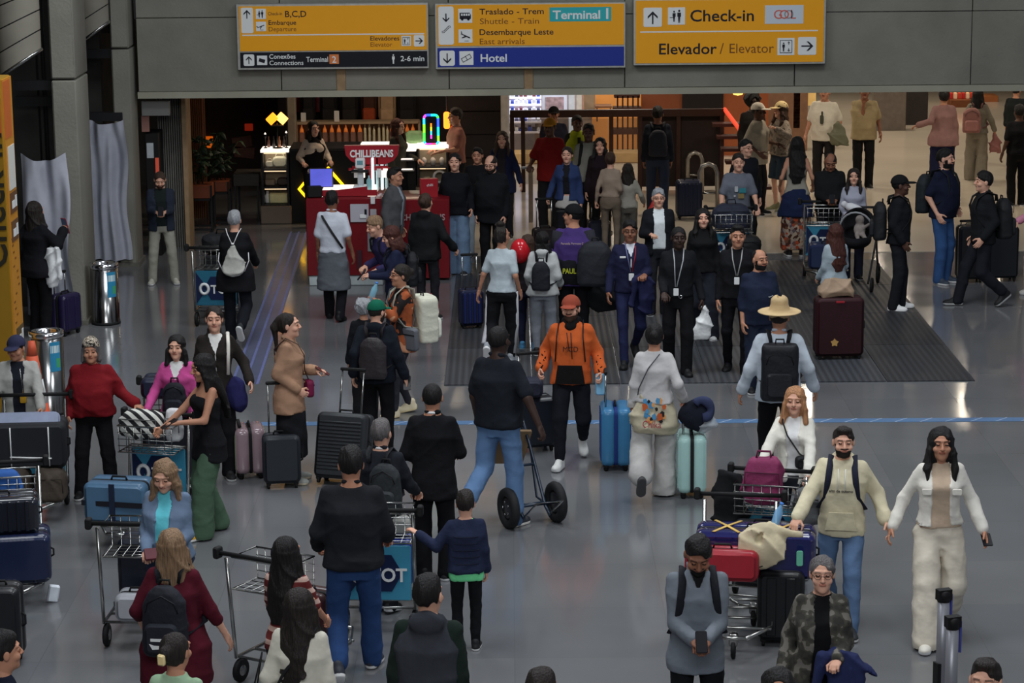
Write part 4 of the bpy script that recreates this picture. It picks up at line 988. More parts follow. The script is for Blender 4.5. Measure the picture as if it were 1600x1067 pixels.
for j, c in enumerate([(255, 120, 20), (200, 255, 40), (60, 200, 255), (240, 60, 200)]):
    m = MB(); m.tube([(0, 0, .33-.06*j), (0, 0, .33-.06*(j+1))], .014, 6); m.build('neon_bar', mat(c, emit=2.4, var=0, gain=1), root)
m = MB(); m.rbox((0, .03, Hn/2), (Wn+.03, .03, Hn+.03), r=.05); m.build('back_plate', DARK, root)
m = MB(); m.box((0, .03, -.01), (.16, .12, .03)); m.build('foot', DARKM, root)
p = PY(698, 188, YC+.3); root = empty('neon_light', (p.x, YC+.3, p.z-.13), 0, 'small glowing orange upright neon sign beside the rainbow frame', 'neon light')
m = MB(); m.rbox((0, 0, .13), (.10, .05, .27), r=.04, bev=.02); m.build('lamp', mat((255, 120, 30), emit=3.5, var=0, gain=1), root); m = MB(); m.tube([(0, .04, .13), (0, .04, 3.35-p.z)], .012, 6); m.build('hanger', DARKM, root)
# back shelf with pegs, bottles, bags above
YS2 = YC+2.4
c, s = PB(463, 192, 655, 234, YS2, .3); root = empty('peg_shelf', (c[0], YS2, 0), 0, 'long beige peg shelf with hanging bottles behind the seller', 'shelf'); zt_, zb2 = c[2]+s[2]/2, c[2]-s[2]/2
m = MB(); m.box((0, .28, (zt_+zb2)/2), (s[0], .03, s[2])); m.build('back_panel', mat((104, 84, 68), rough=.7), root)
m = MB(); m.box((0, .15, zt_), (s[0], .30, .04)); m.build('top_board', mat((150, 130, 108), rough=.6), root)
m = MB(); m.box((0, .15, zb2/2), (s[0], .28, zb2)); m.build('lower_cabinet', mat((48, 36, 32), rough=.6), root)
for x in (-1, 1): m = MB(); m.box((x*s[0]/2, .15, (zt_+zb2)/2), (.03, .30, s[2])); m.build('side_board', mat((150, 130, 108), rough=.6), root)
kx = s[0]/(655-463)
for i, u in enumerate((471, 484, 507, 518, 529, 540, 551, 562, 612, 624, 636, 645)):
    root = empty('spray_bottle', (c[0]+(u-559)*kx, YS2+.10, zt_-.34), 0, 'orange topped pinkish bottle on the peg shelf, '+ORD[i]+' from the left', 'bottle', 'orange topped bottles on the peg shelf')
    m = MB(); m.rbox((0, 0, .09), (.085, .05, .18), r=.012); m.build('body', mat((130, 96, 84), rough=.5), root); m = MB(); m.lathe([(.035, .18), (.03, .22), (.012, .27), (.006, .30)], 10); m.build('cap', mat((236, 120, 50), rough=.4, emit=.25, gain=.5), root)
for i, u in enumerate((562, 570, 577, 584, 592, 599, 605)):
    root = empty('tube_bottle', (c[0]+(u-559)*kx, YS2+.10, zt_-.38+(i % 3)*.03), 0, 'slim white tube hanging on the peg shelf, '+ORD[i]+' from the left', 'tube', 'white tubes on the peg shelf')
    m = MB(); m.lathe([(.02, 0), (.022, .02), (.022, .24), (.012, .27), (.012, .31)], 8); m.build('body', mat((205, 188, 160), rough=.5), root)
for i, u in enumerate((480, 500, 522, 545, 570, 590, 625, 645)):
    m = MB(); m.rbox((0, 0, .05), (.10, .08, .12), r=.02); o = m.build('box', mat([(120, 40, 34), (60, 44, 40), (90, 60, 48)][i % 3], rough=.6), None, (c[0]+(u-559)*kx, YS2+.12, zb2+.01)); tag(o, 'small dark package under the hanging bottles, '+ORD[i]+' from the left', 'box', 'packages at the foot of the peg shelf')
# wall of hanging backpacks
cw, sw_ = PB(461, 150, 700, 192, YS2+.5, .2); m = MB(); m.box((cw[0], YS2+.75, 1.5), (sw_[0]+.6, .2, 3.0)); wb = tag(m.build('wall_shop', mat((26, 22, 24), rough=.7)), kind='structure')
for u0, u1 in ((461, 470), (490, 500)):
    c1, s1 = PB(u0, 150, u1, 195, YS2+.6, .05); m = MB(); m.box((c1[0], YS2+.62, 2.0), (s1[0], .04, 1.2)); m.build('red_panel', RED, wb)
def hangbag(u0, u1, v0, v1, c_, c2, label):
    c1, s1 = PB(u0, v0, u1, v1, YS2+.4, .2); root = empty('backpack', (c1[0], YS2+.45, c1[2]-s1[2]/2), 0, label, 'backpack', 'backpacks hanging above the peg shelf')
    w, h = s1[0], s1[2]+.12
    m = MB(); m.rbox((0, 0, h/2), (w, .2, h), r=w*.42, bev=.05); m.build('body', mat(c_, rough=.7), root)
    m = MB(); m.rbox((0, -.10, h*.26), (w*.8, .06, h*.42), r=.04, bev=.02); m.build('pocket', mat(c2, rough=.7), root)
    m = MB(); m.tube([(-.05, 0, h), (-.04, 0, h+.07), (.04, 0, h+.07), (.05, 0, h)], .008, 5); m.build('handle', DARKM, root)
hangbag(470, 493, 152, 191, (22, 22, 25), (28, 27, 30), 'black backpack hanging on the shop wall left of the white tag')
hangbag(500, 527, 152, 191, (20, 20, 23), (24, 24, 27), 'black backpack hanging above the seller')
hangbag(531, 560, 153, 191, (24, 22, 22), (30, 27, 26), 'third dark backpack hanging on the shop wall')
hangbag(564, 589, 153, 191, (60, 34, 26), (150, 62, 30), 'brown backpack with an orange lower half hanging on the shop wall')
hangbag(591, 619, 151, 193, (150, 124, 98), (156, 130, 104), 'beige backpack hanging on the shop wall')
hangbag(621, 650, 153, 193, (20, 20, 24), (24, 24, 28), 'rightmost black backpack hanging on the shop wall')
for u, v0, v1, lb in ((474, 176, 190, 'small white tag card with a dark figure on the peg shelf'), (526, 173, 191, 'tall white tag card on the peg shelf')):
    c1, s1 = PB(u-4, v0, u+4, v1, YS2+.05, .01); m = MB(); m.rbox(c1, s1, r=.01, bev=.002); o = m.build('price_card', WHITE); tag(o, lb, 'card')
# ---------------------------------------------------------------- red kiosk
YK = G(540, 446).y
root = empty('eyewear_kiosk', (PY(590, 400, YK).x, YK, 0), 0, 'red eyewear kiosk with a shop sign on a post and lit display', 'kiosk')
kk = (PY(700, 400, YK).x-PY(480, 400, YK).x)/220; KX = lambda u: (u-590)*kk; KZ = lambda v: PY(590, v, YK).z
ztop = KZ(310)
m = MB(); m.rbox((KX(540), .5, .07), (KX(598)-KX(482), 1.0, .14), r=.01, bev=.01, n=1); m.build('plinth', mat((150, 158, 160), rough=.5), root)
m = MB(); m.rbox((KX(540), .5, (ztop+.14)/2), (KX(600)-KX(480), 1.04, ztop-.14), r=.01, bev=.01, n=1); m.build('counter_left', RED, root)
m = MB(); m.rbox((KX(652), .75, ztop/2-.02), (KX(702)-KX(602), .9, ztop-.10), r=.01, bev=.01, n=1); m.build('counter_right', RED, root)
m = MB(); m.box((KX(545), .55, ztop+.03), (KX(590)-KX(505), .7, .06)); m.build('lit_top', LEDC, root)
m = MB(); m.add([(KX(505), .18, ztop+.07), (KX(575), .18, ztop+.14), (KX(575), .20, ztop+.0), (KX(505), .20, ztop+.0)], [(0, 1, 2, 3)]); m.box((KX(545), .19, ztop+.05), (KX(592)-KX(502), .03, .08)); m.build('red_edge', REDB, root)
m = MB(); m.rbox((KX(580), .6, ztop+.25), (.07, .05, .5), r=.01, bev=.005); m.build('sign_post', REDB, root)
zs0, zs1 = KZ(259)+.02, KZ(235)
m = MB(); m.poly([(KX(540), zs0+.06), (KX(548), zs0-.02), (KX(560), zs0-.07), (KX(602), zs0-.07), (KX(615), zs0-.02), (KX(622), zs0+.06), (KX(624), zs1), (KX(538), zs1)], .10, M=Matrix.Translation((0, .55, 0))); m.build('sign_board', REDB, root)
text('lettering', 'CHILLIBEANS', .135, WHITE, root, FX(KX(546.5), .49, zs0+.035), .006, .03, width=kk*68)
for z, L_ in ((KZ(272), 36), (KZ(262)-.06, 30)):
    m = MB(); m.tube([(KX(580-L_), .5, z), (KX(580+L_-4), .5, z)], .02, 6); m.build('display_arm', REDB, root)
for i, u in enumerate((556, 566, 592, 602, 612)):
    m = MB(); m.box((KX(u), .48, KZ(278)), (.06, .05, .12)); m.build('lit_acrylic', LEDC if i % 2 else mat((200, 210, 215), rough=.2), root)
for i in range(4):
    m = MB(); m.rbox((KX(582+i*7), .5+.05*i, ztop+.26), (.04, .10, .46), r=.015, bev=.01); m.build('acrylic_column', mat((225, 235, 240), rough=.1, emit=.8, gain=1) if i % 2 == 0 else mat((170, 200, 205), rough=.1), root)
text('lettering', 'CHILLIBEANS', .12, mat((136, 112, 114), rough=.5, var=0), root, FX(KX(625), .285, KZ(350)), .004, .02, width=kk*70)
for (u0, v0, u1, v1, c_) in ((549, 318, 578, 346, (150, 148, 156)), (581, 307, 588, 318, (190, 190, 190)), (580, 326, 590, 358, (150, 146, 150)), (575, 362, 595, 392, (110, 110, 114)), (558, 390, 566, 420, (60, 30, 40))):
    m = MB(); m.rbox((KX((u0+u1)/2), -.035, (KZ(v0)+KZ(v1))/2), (KX(u1)-KX(u0), .02, KZ(v0)-KZ(v1)), r=.008, bev=.003); o = m.build('poster', mat(c_, rough=.4, var=0), root)
m = MB(); m.rbox((KX(569), -.05, KZ(337)), (.09, .02, .05), r=.01, bev=.003, M=None); m.build('print_marks', WHITE, root); m = MB(); m.box((KX(573), -.052, KZ(330)), (.03, .015, .07)); m.build('print_marks', BLK, root)
# monitor and slit lamp device on the kiosk
mo = empty('monitor', (PY(500, 300, YK+.3).x, YK+.35, ztop), 0, 'flat monitor with a blue screen on the left corner of the red kiosk', 'monitor')
m = MB(); m.rbox((.02, 0, .24), (.32, .035, .26), r=.008, bev=.004); m.build('casing', DARKM, mo); m = MB(); m.box((.02, -.02, .24), (.30, .004, .24)); m.build('screen', mat((82, 86, 190), emit=.9, var=.25, vscale=5, gain=1), mo)
m = MB(); m.box((0, .02, .06), (.05, .03, .12)); m.rbox((0, 0, .012), (.22, .16, .024), r=.01, bev=.004); m.build('stand', DARKM, mo)
tl = empty('card_terminal', (PY(492, 305, YK+.2).x, YK+.15, ztop), .2, 'black card terminal under the monitor on the red kiosk', 'terminal'); m = MB(); m.rbox((0, 0, .08), (.20, .12, .15), r=.02, bev=.01); m.build('body', DARK, tl)
dv = empty('eye_test_device', (PY(563, 300, YK+.3).x, YK+.40, ztop+.06), 0, 'white and grey optician device with a small screen on the red kiosk', 'device')
m = MB(); m.rbox((0, 0, .03), (.20, .24, .06), r=.02, bev=.01); m.build('base', mat((180, 186, 190), rough=.4), dv); m = MB(); m.rbox((0, .04, .18), (.08, .08, .26), r=.02, bev=.01); m.build('column', mat((150, 156, 160), rough=.3), dv)
m = MB(); m.rbox((0, 0, .37), (.13, .12, .13), r=.02, bev=.01); m.build('head', mat((205, 208, 212), rough=.4), dv); m = MB(); m.box((0, -.062, .38), (.08, .004, .06)); m.build('screen', mat((90, 130, 140), rough=.2), dv)
m = MB(); m.tube([(-.12, -.02, .26), (.12, -.02, .26)], .025, 6); m.build('lens_barrel', DARKM, dv)
bt = empty('sanitizer_bottle', (PY(577, 300, YK+.3).x, YK+.3, ztop+.06), 0, 'teal bottle beside the optician device', 'bottle'); m = MB(); m.lathe([(.03, 0), (.035, .02), (.035, .15), (.012, .18), (.012, .21)], 10); m.build('body', mat((110, 160, 165), rough=.2), bt)
hb = empty('gift_box', (PY(670, 296, YK+.6).x, YK+.6, ztop-.12), .2, 'red box on the right part of the kiosk', 'box'); m = MB(); m.rbox((0, 0, .15), (.24, .12, .30), r=.01, bev=.005); m.build('body', REDB, hb)
text('lettering', 'chilli', .05, WHITE, hb, FX(-.04, -.064, .2), .002)
# ---------------------------------------------------------------- cafe corner, planters
def planter(u, v, Y, w, h, label, leg=.3, seed=1, spread=.5, hp=.8):
    x = PY(u, v, Y).x; zt_ = PY(u, v, Y).z; root = empty('planter', (x, Y, 0), 0, label, 'planter', 'orange planters in the dark cafe corner')
    m = MB(); m.rbox((0, .2, zt_-h/2), (w, .4, h), r=.01, bev=.006); m.build('box', mat((128, 66, 40), rough=.6), root)
    m = MB()
    for sx in (-1, 1):
        for sy in (0, .4): m.box((sx*w/2, sy, zt_/2), (.03, .03, zt_))
        m.box((sx*w/2, .2, .04), (.03, .4, .03))
    for y in (0, .4): m.box((0, y, .04), (w, .03, .03)); m.box((0, y, zt_-h-.02), (w, .03, .03))
    m.build('metal_frame', DARKM, root)
    pl = empty('potted_plant', (x, Y+.2, zt_-.02), 0, label.replace('planter', 'leafy plant growing in the planter') if False else 'dark leafy plant growing in the '+('left' if seed == 1 else 'right')+' orange planter', 'plant')
    r = random.Random(seed); st = MB()
    for i in range(9):
        a = r.uniform(0, 2*PI); L_ = r.uniform(.5, 1)*hp; tip = Vector((math.cos(a)*spread*r.random(), math.sin(a)*.25, L_)); st.tube([(r.uniform(-w/3, w/3), 0, 0), tip*.5+Vector((0, 0, .1)), tip], .008, 4)
        for j in range(9):
            t = .3+.7*j/8; c_ = tip*t; b_ = r.uniform(0, 2*PI); q = r.uniform(.08, .15); R = Matrix.Translation(c_) @ Euler((r.uniform(-.9, .9), r.uniform(-.6, .6), b_)).to_matrix().to_4x4()
            lf = MB(); lf.add([(0, 0, 0), (.32*q, -.22*q, .02), (.7*q, -.26*q, .0), (1.3*q, 0, -.04), (.7*q, .26*q, .0), (.32*q, .22*q, .02), (.65*q, 0, .03)], [(0, 1, 6), (1, 2, 6), (2, 3, 6), (3, 4, 6), (4, 5, 6), (5, 0, 6)], M=R, smooth=True); lf.build('leaf', LEAF if (i+j) % 3 else LEAF2, pl)
    st.build('stems', mat((40, 44, 30), rough=.8), pl); pl.children and None
LEAF = mat((30, 44, 30), rough=.5, var=.2); LEAF2 = mat((44, 62, 42), rough=.5, var=.2)
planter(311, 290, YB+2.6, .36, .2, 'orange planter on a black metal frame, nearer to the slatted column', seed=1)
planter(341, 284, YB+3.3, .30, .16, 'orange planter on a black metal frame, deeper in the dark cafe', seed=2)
l1 = empty('cafe_lamp', (PY(318, 212, YB+7.4).x, YB+7.475, PY(318, 232, YB+7.4).z), 0, 'dim orange lit panel behind the plants', 'lamp'); m = MB(); m.rbox((0, 0, .1), (.30, .05, .20), r=.01); m.build('panel', mat((230, 100, 20), emit=.55, var=.1, gain=1), l1)
l1 = empty('cafe_lamp', (PY(388, 200, YB+7.4).x, YB+7.475, PY(388, 205, YB+7.4).z), 0, 'faint red lit sign in the back of the dark cafe', 'lamp'); m = MB(); m.rbox((0, 0, .06), (.14, .04, .12), r=.01); m.build('panel', mat((160, 40, 20), emit=.35, var=.1, gain=1), l1)
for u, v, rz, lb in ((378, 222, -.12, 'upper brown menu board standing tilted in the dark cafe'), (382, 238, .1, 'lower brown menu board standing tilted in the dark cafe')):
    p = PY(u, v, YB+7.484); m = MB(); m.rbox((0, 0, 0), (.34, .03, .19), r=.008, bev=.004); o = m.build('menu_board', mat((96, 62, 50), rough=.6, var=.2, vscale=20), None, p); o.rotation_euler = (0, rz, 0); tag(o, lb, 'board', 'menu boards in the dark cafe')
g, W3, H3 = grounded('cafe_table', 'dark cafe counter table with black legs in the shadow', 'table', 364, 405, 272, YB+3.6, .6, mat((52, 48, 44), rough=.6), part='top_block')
for ch in g.children: ch.scale.z = .25; ch.location.z = H3*.75
for sx in (-1, 1):
    for y in (.05, .55): m = MB(); m.box((sx*(W3/2-.03), y, H3*.38), (.03, .03, H3*.76)); m.build('leg', DARKM, g)
# booth at the left column
bo, W4, H4 = grounded('photo_booth', 'black booth panel with a red light strip beside the left column', 'booth', 226, 247, 208, YB+.55, .5, DARK, part='cabinet')
m = MB(); m.box((W4*.36, -.01, H4*.55), (.05, .02, H4*.5)); m.build('red_strip', mat((190, 74, 54), emit=.45, var=0, gain=1), bo)
m = MB(); m.rbox((-W4*.12, -.01, H4*.86), (.10, .02, .22), r=.005, bev=.002); m.build('notice', mat((150, 156, 160), rough=.5), bo)
c, s = PB(221, 158, 265, 181, YB+.45, .06); m = MB(); m.rbox((0, 0, 0), s, r=.006, bev=.004); o = m.build('hanging_sign', mat((134, 134, 132), rough=.5, var=0), None, c); tag(o, 'blank pale sign panel hanging at the left end of the opening', 'sign')
c, s = PB(221, 181, 233, 206, YB+.5, .04); m = MB(); m.rbox((0, 0, 0), s, r=.004, bev=.002); o = m.build('wall_plate', mat((130, 92, 84), rough=.5, var=0), None, c); tag(o, 'narrow pinkish plate under the blank pale sign', 'plate')
# ---------------------------------------------------------------- far brightly lit store
YF = 45.8
def pbox(mb, px, Y, d, mi=0): c, s = PB(*px, Y, d); mb.box(c, s, mi)
root = empty('store_front', (1.0, YF, 0), 0, 'bright white store shelves seen far through the opening', 'store')
def SB(px, Y, d, m_, name):
    c, s = PB(*px, Y, d); m = MB(); m.box((c[0]-1.0, c[1]-YF, c[2]), s); return m.build(name, m_, root)
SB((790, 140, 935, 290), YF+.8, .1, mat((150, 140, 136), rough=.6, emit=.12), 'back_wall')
for i, v in enumerate((152, 163, 176, 190, 206)):
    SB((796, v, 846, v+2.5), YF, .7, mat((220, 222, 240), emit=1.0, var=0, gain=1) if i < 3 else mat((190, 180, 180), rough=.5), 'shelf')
    r = random.Random(i)
    for j in range(7):
        u = 798+j*6.8; h = r.uniform(4, 8); SB((u, v-h, u+5, v), YF+.1, .3, mat([(60, 80, 170), (190, 190, 200), (120, 60, 70), (200, 196, 186), (70, 70, 90)][r.randrange(5)], rough=.5), 'package')
SB((848, 148, 886, 178), YF-.1, .3, mat((200, 206, 222), emit=.5, var=0, gain=1), 'display_frame')
SB((852, 152, 881, 171), YF-.16, .1, mat((150, 130, 140), rough=.5, var=.4, vscale=14), 'display_picture'); SB((852, 172, 881, 177), YF-.16, .1, mat((190, 160, 60), emit=.3, gain=1), 'display_stripe')
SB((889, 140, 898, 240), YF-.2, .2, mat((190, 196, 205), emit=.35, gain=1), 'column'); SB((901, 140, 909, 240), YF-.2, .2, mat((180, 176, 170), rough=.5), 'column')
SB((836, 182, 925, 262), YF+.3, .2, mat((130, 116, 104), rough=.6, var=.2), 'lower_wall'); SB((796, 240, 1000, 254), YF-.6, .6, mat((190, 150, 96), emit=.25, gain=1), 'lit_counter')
# orange wooden cafe front
root = empty('wooden_cafe', (1.0, YF, 0), 0, 'warm orange lit wooden cafe interior in the middle distance', 'cafe')
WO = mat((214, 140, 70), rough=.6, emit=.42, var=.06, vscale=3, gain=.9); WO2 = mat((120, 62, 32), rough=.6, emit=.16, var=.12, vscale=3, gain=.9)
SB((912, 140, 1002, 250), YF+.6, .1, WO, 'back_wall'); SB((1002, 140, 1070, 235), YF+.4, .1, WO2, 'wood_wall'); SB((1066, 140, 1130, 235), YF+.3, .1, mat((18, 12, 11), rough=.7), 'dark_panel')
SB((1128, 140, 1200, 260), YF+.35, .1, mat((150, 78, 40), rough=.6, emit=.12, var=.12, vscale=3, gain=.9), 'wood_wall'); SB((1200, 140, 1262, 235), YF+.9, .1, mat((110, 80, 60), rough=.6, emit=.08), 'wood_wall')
SB((913, 140, 930, 175), YF+.2, .2, mat((130, 110, 88), rough=.7), 'curtain')
for u in (964, 972, 980, 988, 996): SB((u, 150, u+2.2, 250), YF-.1, .1, mat((52, 24, 14), rough=.6), 'post')
SB((960, 140, 1000, 153), YF-.1, .3, mat((52, 24, 14), rough=.6), 'header'); SB((958, 168, 1002, 172), YF-.15, .3, mat((52, 24, 14), rough=.6), 'crossbar'); SB((958, 202, 1002, 210), YF-.15, .3, mat((70, 34, 20), rough=.6), 'crossbar')
SB((930, 166, 956, 169), YF-.3, .4, mat((110, 70, 40), rough=.6), 'table_top')
for u in (932, 953): SB((u, 169, u+2, 190), YF-.3, .1, mat((80, 46, 26), rough=.6), 'table_leg')
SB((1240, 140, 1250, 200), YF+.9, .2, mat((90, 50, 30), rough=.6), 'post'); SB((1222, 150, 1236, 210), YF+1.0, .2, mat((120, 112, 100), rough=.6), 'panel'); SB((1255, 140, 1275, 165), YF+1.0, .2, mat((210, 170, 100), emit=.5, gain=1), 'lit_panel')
p = PY(1153, 145, YF-1); lp = empty('pendant_lamp', (p.x, YF-1, p.z), 0, 'small glowing yellow pendant lamp before the orange wood wall', 'lamp'); m = MB(); m.lathe([(0, -.05), (.08, -.03), (.10, 0), (.04, .05), (.01, .07)], 14); m.build('shade', mat((255, 200, 90), emit=2.5, var=0, gain=1), lp); m = MB(); m.tube([(0, 0, .06), (0, 0, 3.3-p.z)], .006, 5); m.build('cord', DARKM, lp)
# stair enclosure with dark rails and a red lit handrail
YR = 41.8
root = empty('stair_enclosure', (PY(965, 180, YR).x, YR, 0), 0, 'dark brown railed stair enclosure with glass panels and a red lit handrail', 'railing')
RX = lambda u: PY(u, 180, YR).x-root.location.x
RW = mat((46, 26, 20), rough=.5); zr = PY(965, 172, YR).z
m = MB(); m.box(((RX(797)+RX(1132))/2, 0, zr-.05), (RX(1132)-RX(797), .10, .12)); m.build('top_rail', RW, root)
for u in (800, 817, 905, 955, 1000, 1060, 1128):
    m = MB(); m.box((RX(u), 0, zr/2), (.07, .08, zr)); m.build('post', RW, root)
GL = mat((70, 66, 62), rough=.1, alpha=.25, var=0)
for a, b_ in ((819, 903), (907, 953), (957, 998)):
    m = MB(); m.box(((RX(a)+RX(b_))/2, 0, zr*.5), (RX(b_)-RX(a), .012, zr*.8)); m.build('glass_panel', GL, root)
m = MB(); m.box(((RX(1002)+RX(1126))/2, .06, zr*.5), (RX(1126)-RX(1002), .03, zr*.9)); m.build('dark_panel', mat((30, 20, 18), rough=.5), root)
for i in range(6):
    m = MB(); m.box(((RX(1110)+RX(1165))/2+.05*i, -.4-.28*i, zr*.85-.17*i), (RX(1165)-RX(1110), .30, .05)); m.build('step', mat((60, 30, 24), rough=.5), root)
m = MB(); m.tube([(RX(1132), 0, zr), (RX(1170), -2.0, zr-.55)], .035, 8); m.build('lit_handrail', mat((225, 70, 40), emit=.9, var=0, gain=1), root)
# steel posts, barrier arches
def arch(u, v0, v1, Y, w, label):
    x = PY(u, v0, Y).x; z = PY(u, v0, Y).z; m = MB(); root = empty('barrier_arch', (x, Y, 0), 0, label, 'barrier')
    m.tube([(-w, 0, 0), (-w, 0, z-w), (-w*.7, 0, z-w*.3), (0, 0, z), (w*.7, 0, z-w*.3), (w, 0, z-w), (w, 0, 0)], .035, 8); m.build('steel_tube', mat((130, 126, 120), rough=.3, metal=.7), root)
    q = MB(); q.tube([(-w, 0, z*.45), (w, 0, z*.45)], .02, 6); q.build('cross_bar', STEEL, root)
arch(1107, 256, 335, 39.0, .14, 'grey steel barrier arch behind the man in the grey printed shirt')
arch(1086, 238, 300, 41.5, .12, 'smaller steel barrier arch beside the far navy suitcase')
p = PY(829, 262, 38.6); root = empty('steel_post', (p.x, 38.6, 0), 0, 'brushed steel post standing left of the man in the red shirt', 'post')
m = MB(); m.rbox((0, 0, p.z/2), (.09, .09, p.z), r=.02, bev=.01, axis='Z') if False else m.box((0, 0, p.z/2), (.07, .07, p.z)); m.build('upright', mat((120, 106, 92), rough=.4, metal=.5), root); m = MB(); m.box((-.05, 0, p.z), (.2, .08, .03)); m.build('cap_plate', STEEL, root)
# far right: dark wall block and small gift stand
c, s = PB(1368, 142, 1442, 212, 50.5, .4); m = MB(); m.box((c[0]+.1, 50.7, 1.5), (s[0], .4, 3.0)); tag(m.build('wall_block', mat((40, 36, 36), rough=.7)), kind='structure')
c, s = PB(1366, 160, 1416, 212, 49.6, .3); m = MB(); m.rbox((c[0], 49.8, .45), (s[0], .3, .9), r=.01); o = m.build('low_cabinet', mat((92, 84, 78), rough=.6)); tag(o, 'grey low cabinet against the dark far wall', 'cabinet')
root, W5, H5 = grounded('sweets_stand', 'small warm lit sweets stand with red goods far at the right', 'stand', 1485, 1524, 156, 53.5, .5, mat((120, 70, 40), rough=.6))
for i in range(6):
    m = MB(); m.rbox((-W5/2+W5*(i+.5)/6, .2, H5+.07), (W5/8, .1, .13), r=.01); m.build('goods', mat([(190, 40, 36), (220, 190, 150), (200, 60, 40)][i % 3], rough=.5, emit=.2, gain=.8), root)
m = MB(); m.box((0, .25, H5+.25), (W5, .4, .03)); m.build('lit_shelf', LEDW, root)
root, W5, H5 = grounded('wooden_counter', 'wooden counter with orange legs at the far right', 'counter', 1524, 1560, 150, 54.5, .5, mat((150, 90, 50), rough=.6))
# ------------------------------------------------------------------ luggage, trolleys and other loose things
def suitcase(label, u, vb, face, w, h, d, c, ribs=6, handle=0.0, lean=0.0, rough=.35, horiz=False, accent=None, z=0.0, group=None, name='suitcase', M=None, coat=.2, wheels=True, zipc=(20, 20, 22), pos=None):
    p = Vector(pos) if pos else G(u, vb)
    wh = .05 if wheels else 0.0
    T = Matrix.Translation((p.x, p.y, p.z+z if pos else z)) @ Matrix.Rotation(math.radians(face), 4, 'Z') @ Matrix.Rotation(math.radians(lean), 4, 'X')
    if M is not None: T = M
    root = empty(name, label=label, cat='suitcase', group=group, M=T)
    sm = mat(c, rough=rough, coat=coat, var=.05)
    hh = h-wh
    for s, nm in ((-1, 'front_shell'), (1, 'rear_shell')):
        m = MB(); m.rbox((0, s*(d/4+.006), wh+hh/2), (w, d/2-.012, hh), r=min(.06, w*.18), bev=.035, mi=0, n=4); m.build(nm, sm, root)
    m = MB(); m.rbox((0, 0, wh+hh/2), (w-.012, .03, hh-.012), r=min(.055, w*.17), bev=.003); m.build('zip_band', mat(zipc, rough=.7, var=0), root)
    rm = mat(accent, rough=rough, coat=coat, var=.03) if accent else sm
    for i in range(ribs):
        for s in (-1, 1):
            m = MB()
            if horiz: m.rbox((0, s*(d/2+.002), wh+hh*(.12+.76*(i+.5)/ribs)), (w*.86, .014, hh*.45/ribs), r=.008, bev=.006, n=2)
            else: m.rbox((-w*.40+w*.8*(i+.5)/ribs, s*(d/2+.002), wh+hh/2), (w*.42/ribs, .014, hh*.84), r=.008, bev=.006, n=2)
            m.build('rib', rm, root)
    if wheels:
        for sx in (-1, 1):
            for sy in (-1, 1):
                m = MB(); m.tube([(sx*(w/2-.05)-.012, sy*(d/2-.045), .026), (sx*(w/2-.05)+.012, sy*(d/2-.045), .026)], .026, 12); m.rbox((sx*(w/2-.05), sy*(d/2-.045), .055), (.045, .05, .04), r=.01, bev=.005); m.build('wheel', RUB, root)
    m = MB(); m.tube([(-.07, 0, wh+hh-.005), (-.06, 0, wh+hh+.025), (.06, 0, wh+hh+.025), (.07, 0, wh+hh-.005)], .010, 6); m.build('top_handle', RUB, root)
    m = MB(); m.tube([(w/2-.003, 0, wh+hh*.42), (w/2+.02, 0, wh+hh*.45), (w/2+.02, 0, wh+hh*.57), (w/2-.003, 0, wh+hh*.6)], .009, 6); m.build('side_handle', RUB, root)
    if handle > 0:
        hw = min(w*.30, .11)
        for sx in (-1, 1):
            m = MB(); m.tube([(sx*hw, d/2-.045, h-.02), (sx*hw, d/2-.045, h+handle)], .009, 6); m.build('telescopic_tube', STEEL, root)
        m = MB(); m.rbox((0, d/2-.045, h+handle), (hw*2+.04, .032, .032), r=.012, bev=.008); m.build('grip', RUB, root)
    return root
def wheel(mb, c, r, w, ax='X', n=18):
    a = Vector((w/2, 0, 0)) if ax == 'X' else Vector((0, w/2, 0)); mb.tube([Vector(c)-a, Vector(c)-a*.6, Vector(c)+a*.6, Vector(c)+a], [r*.86, r, r, r*.86], n)
ADB = mat((52, 130, 160), rough=.4, var=.03); ADN = mat((20, 32, 66), rough=.4, var=.03)
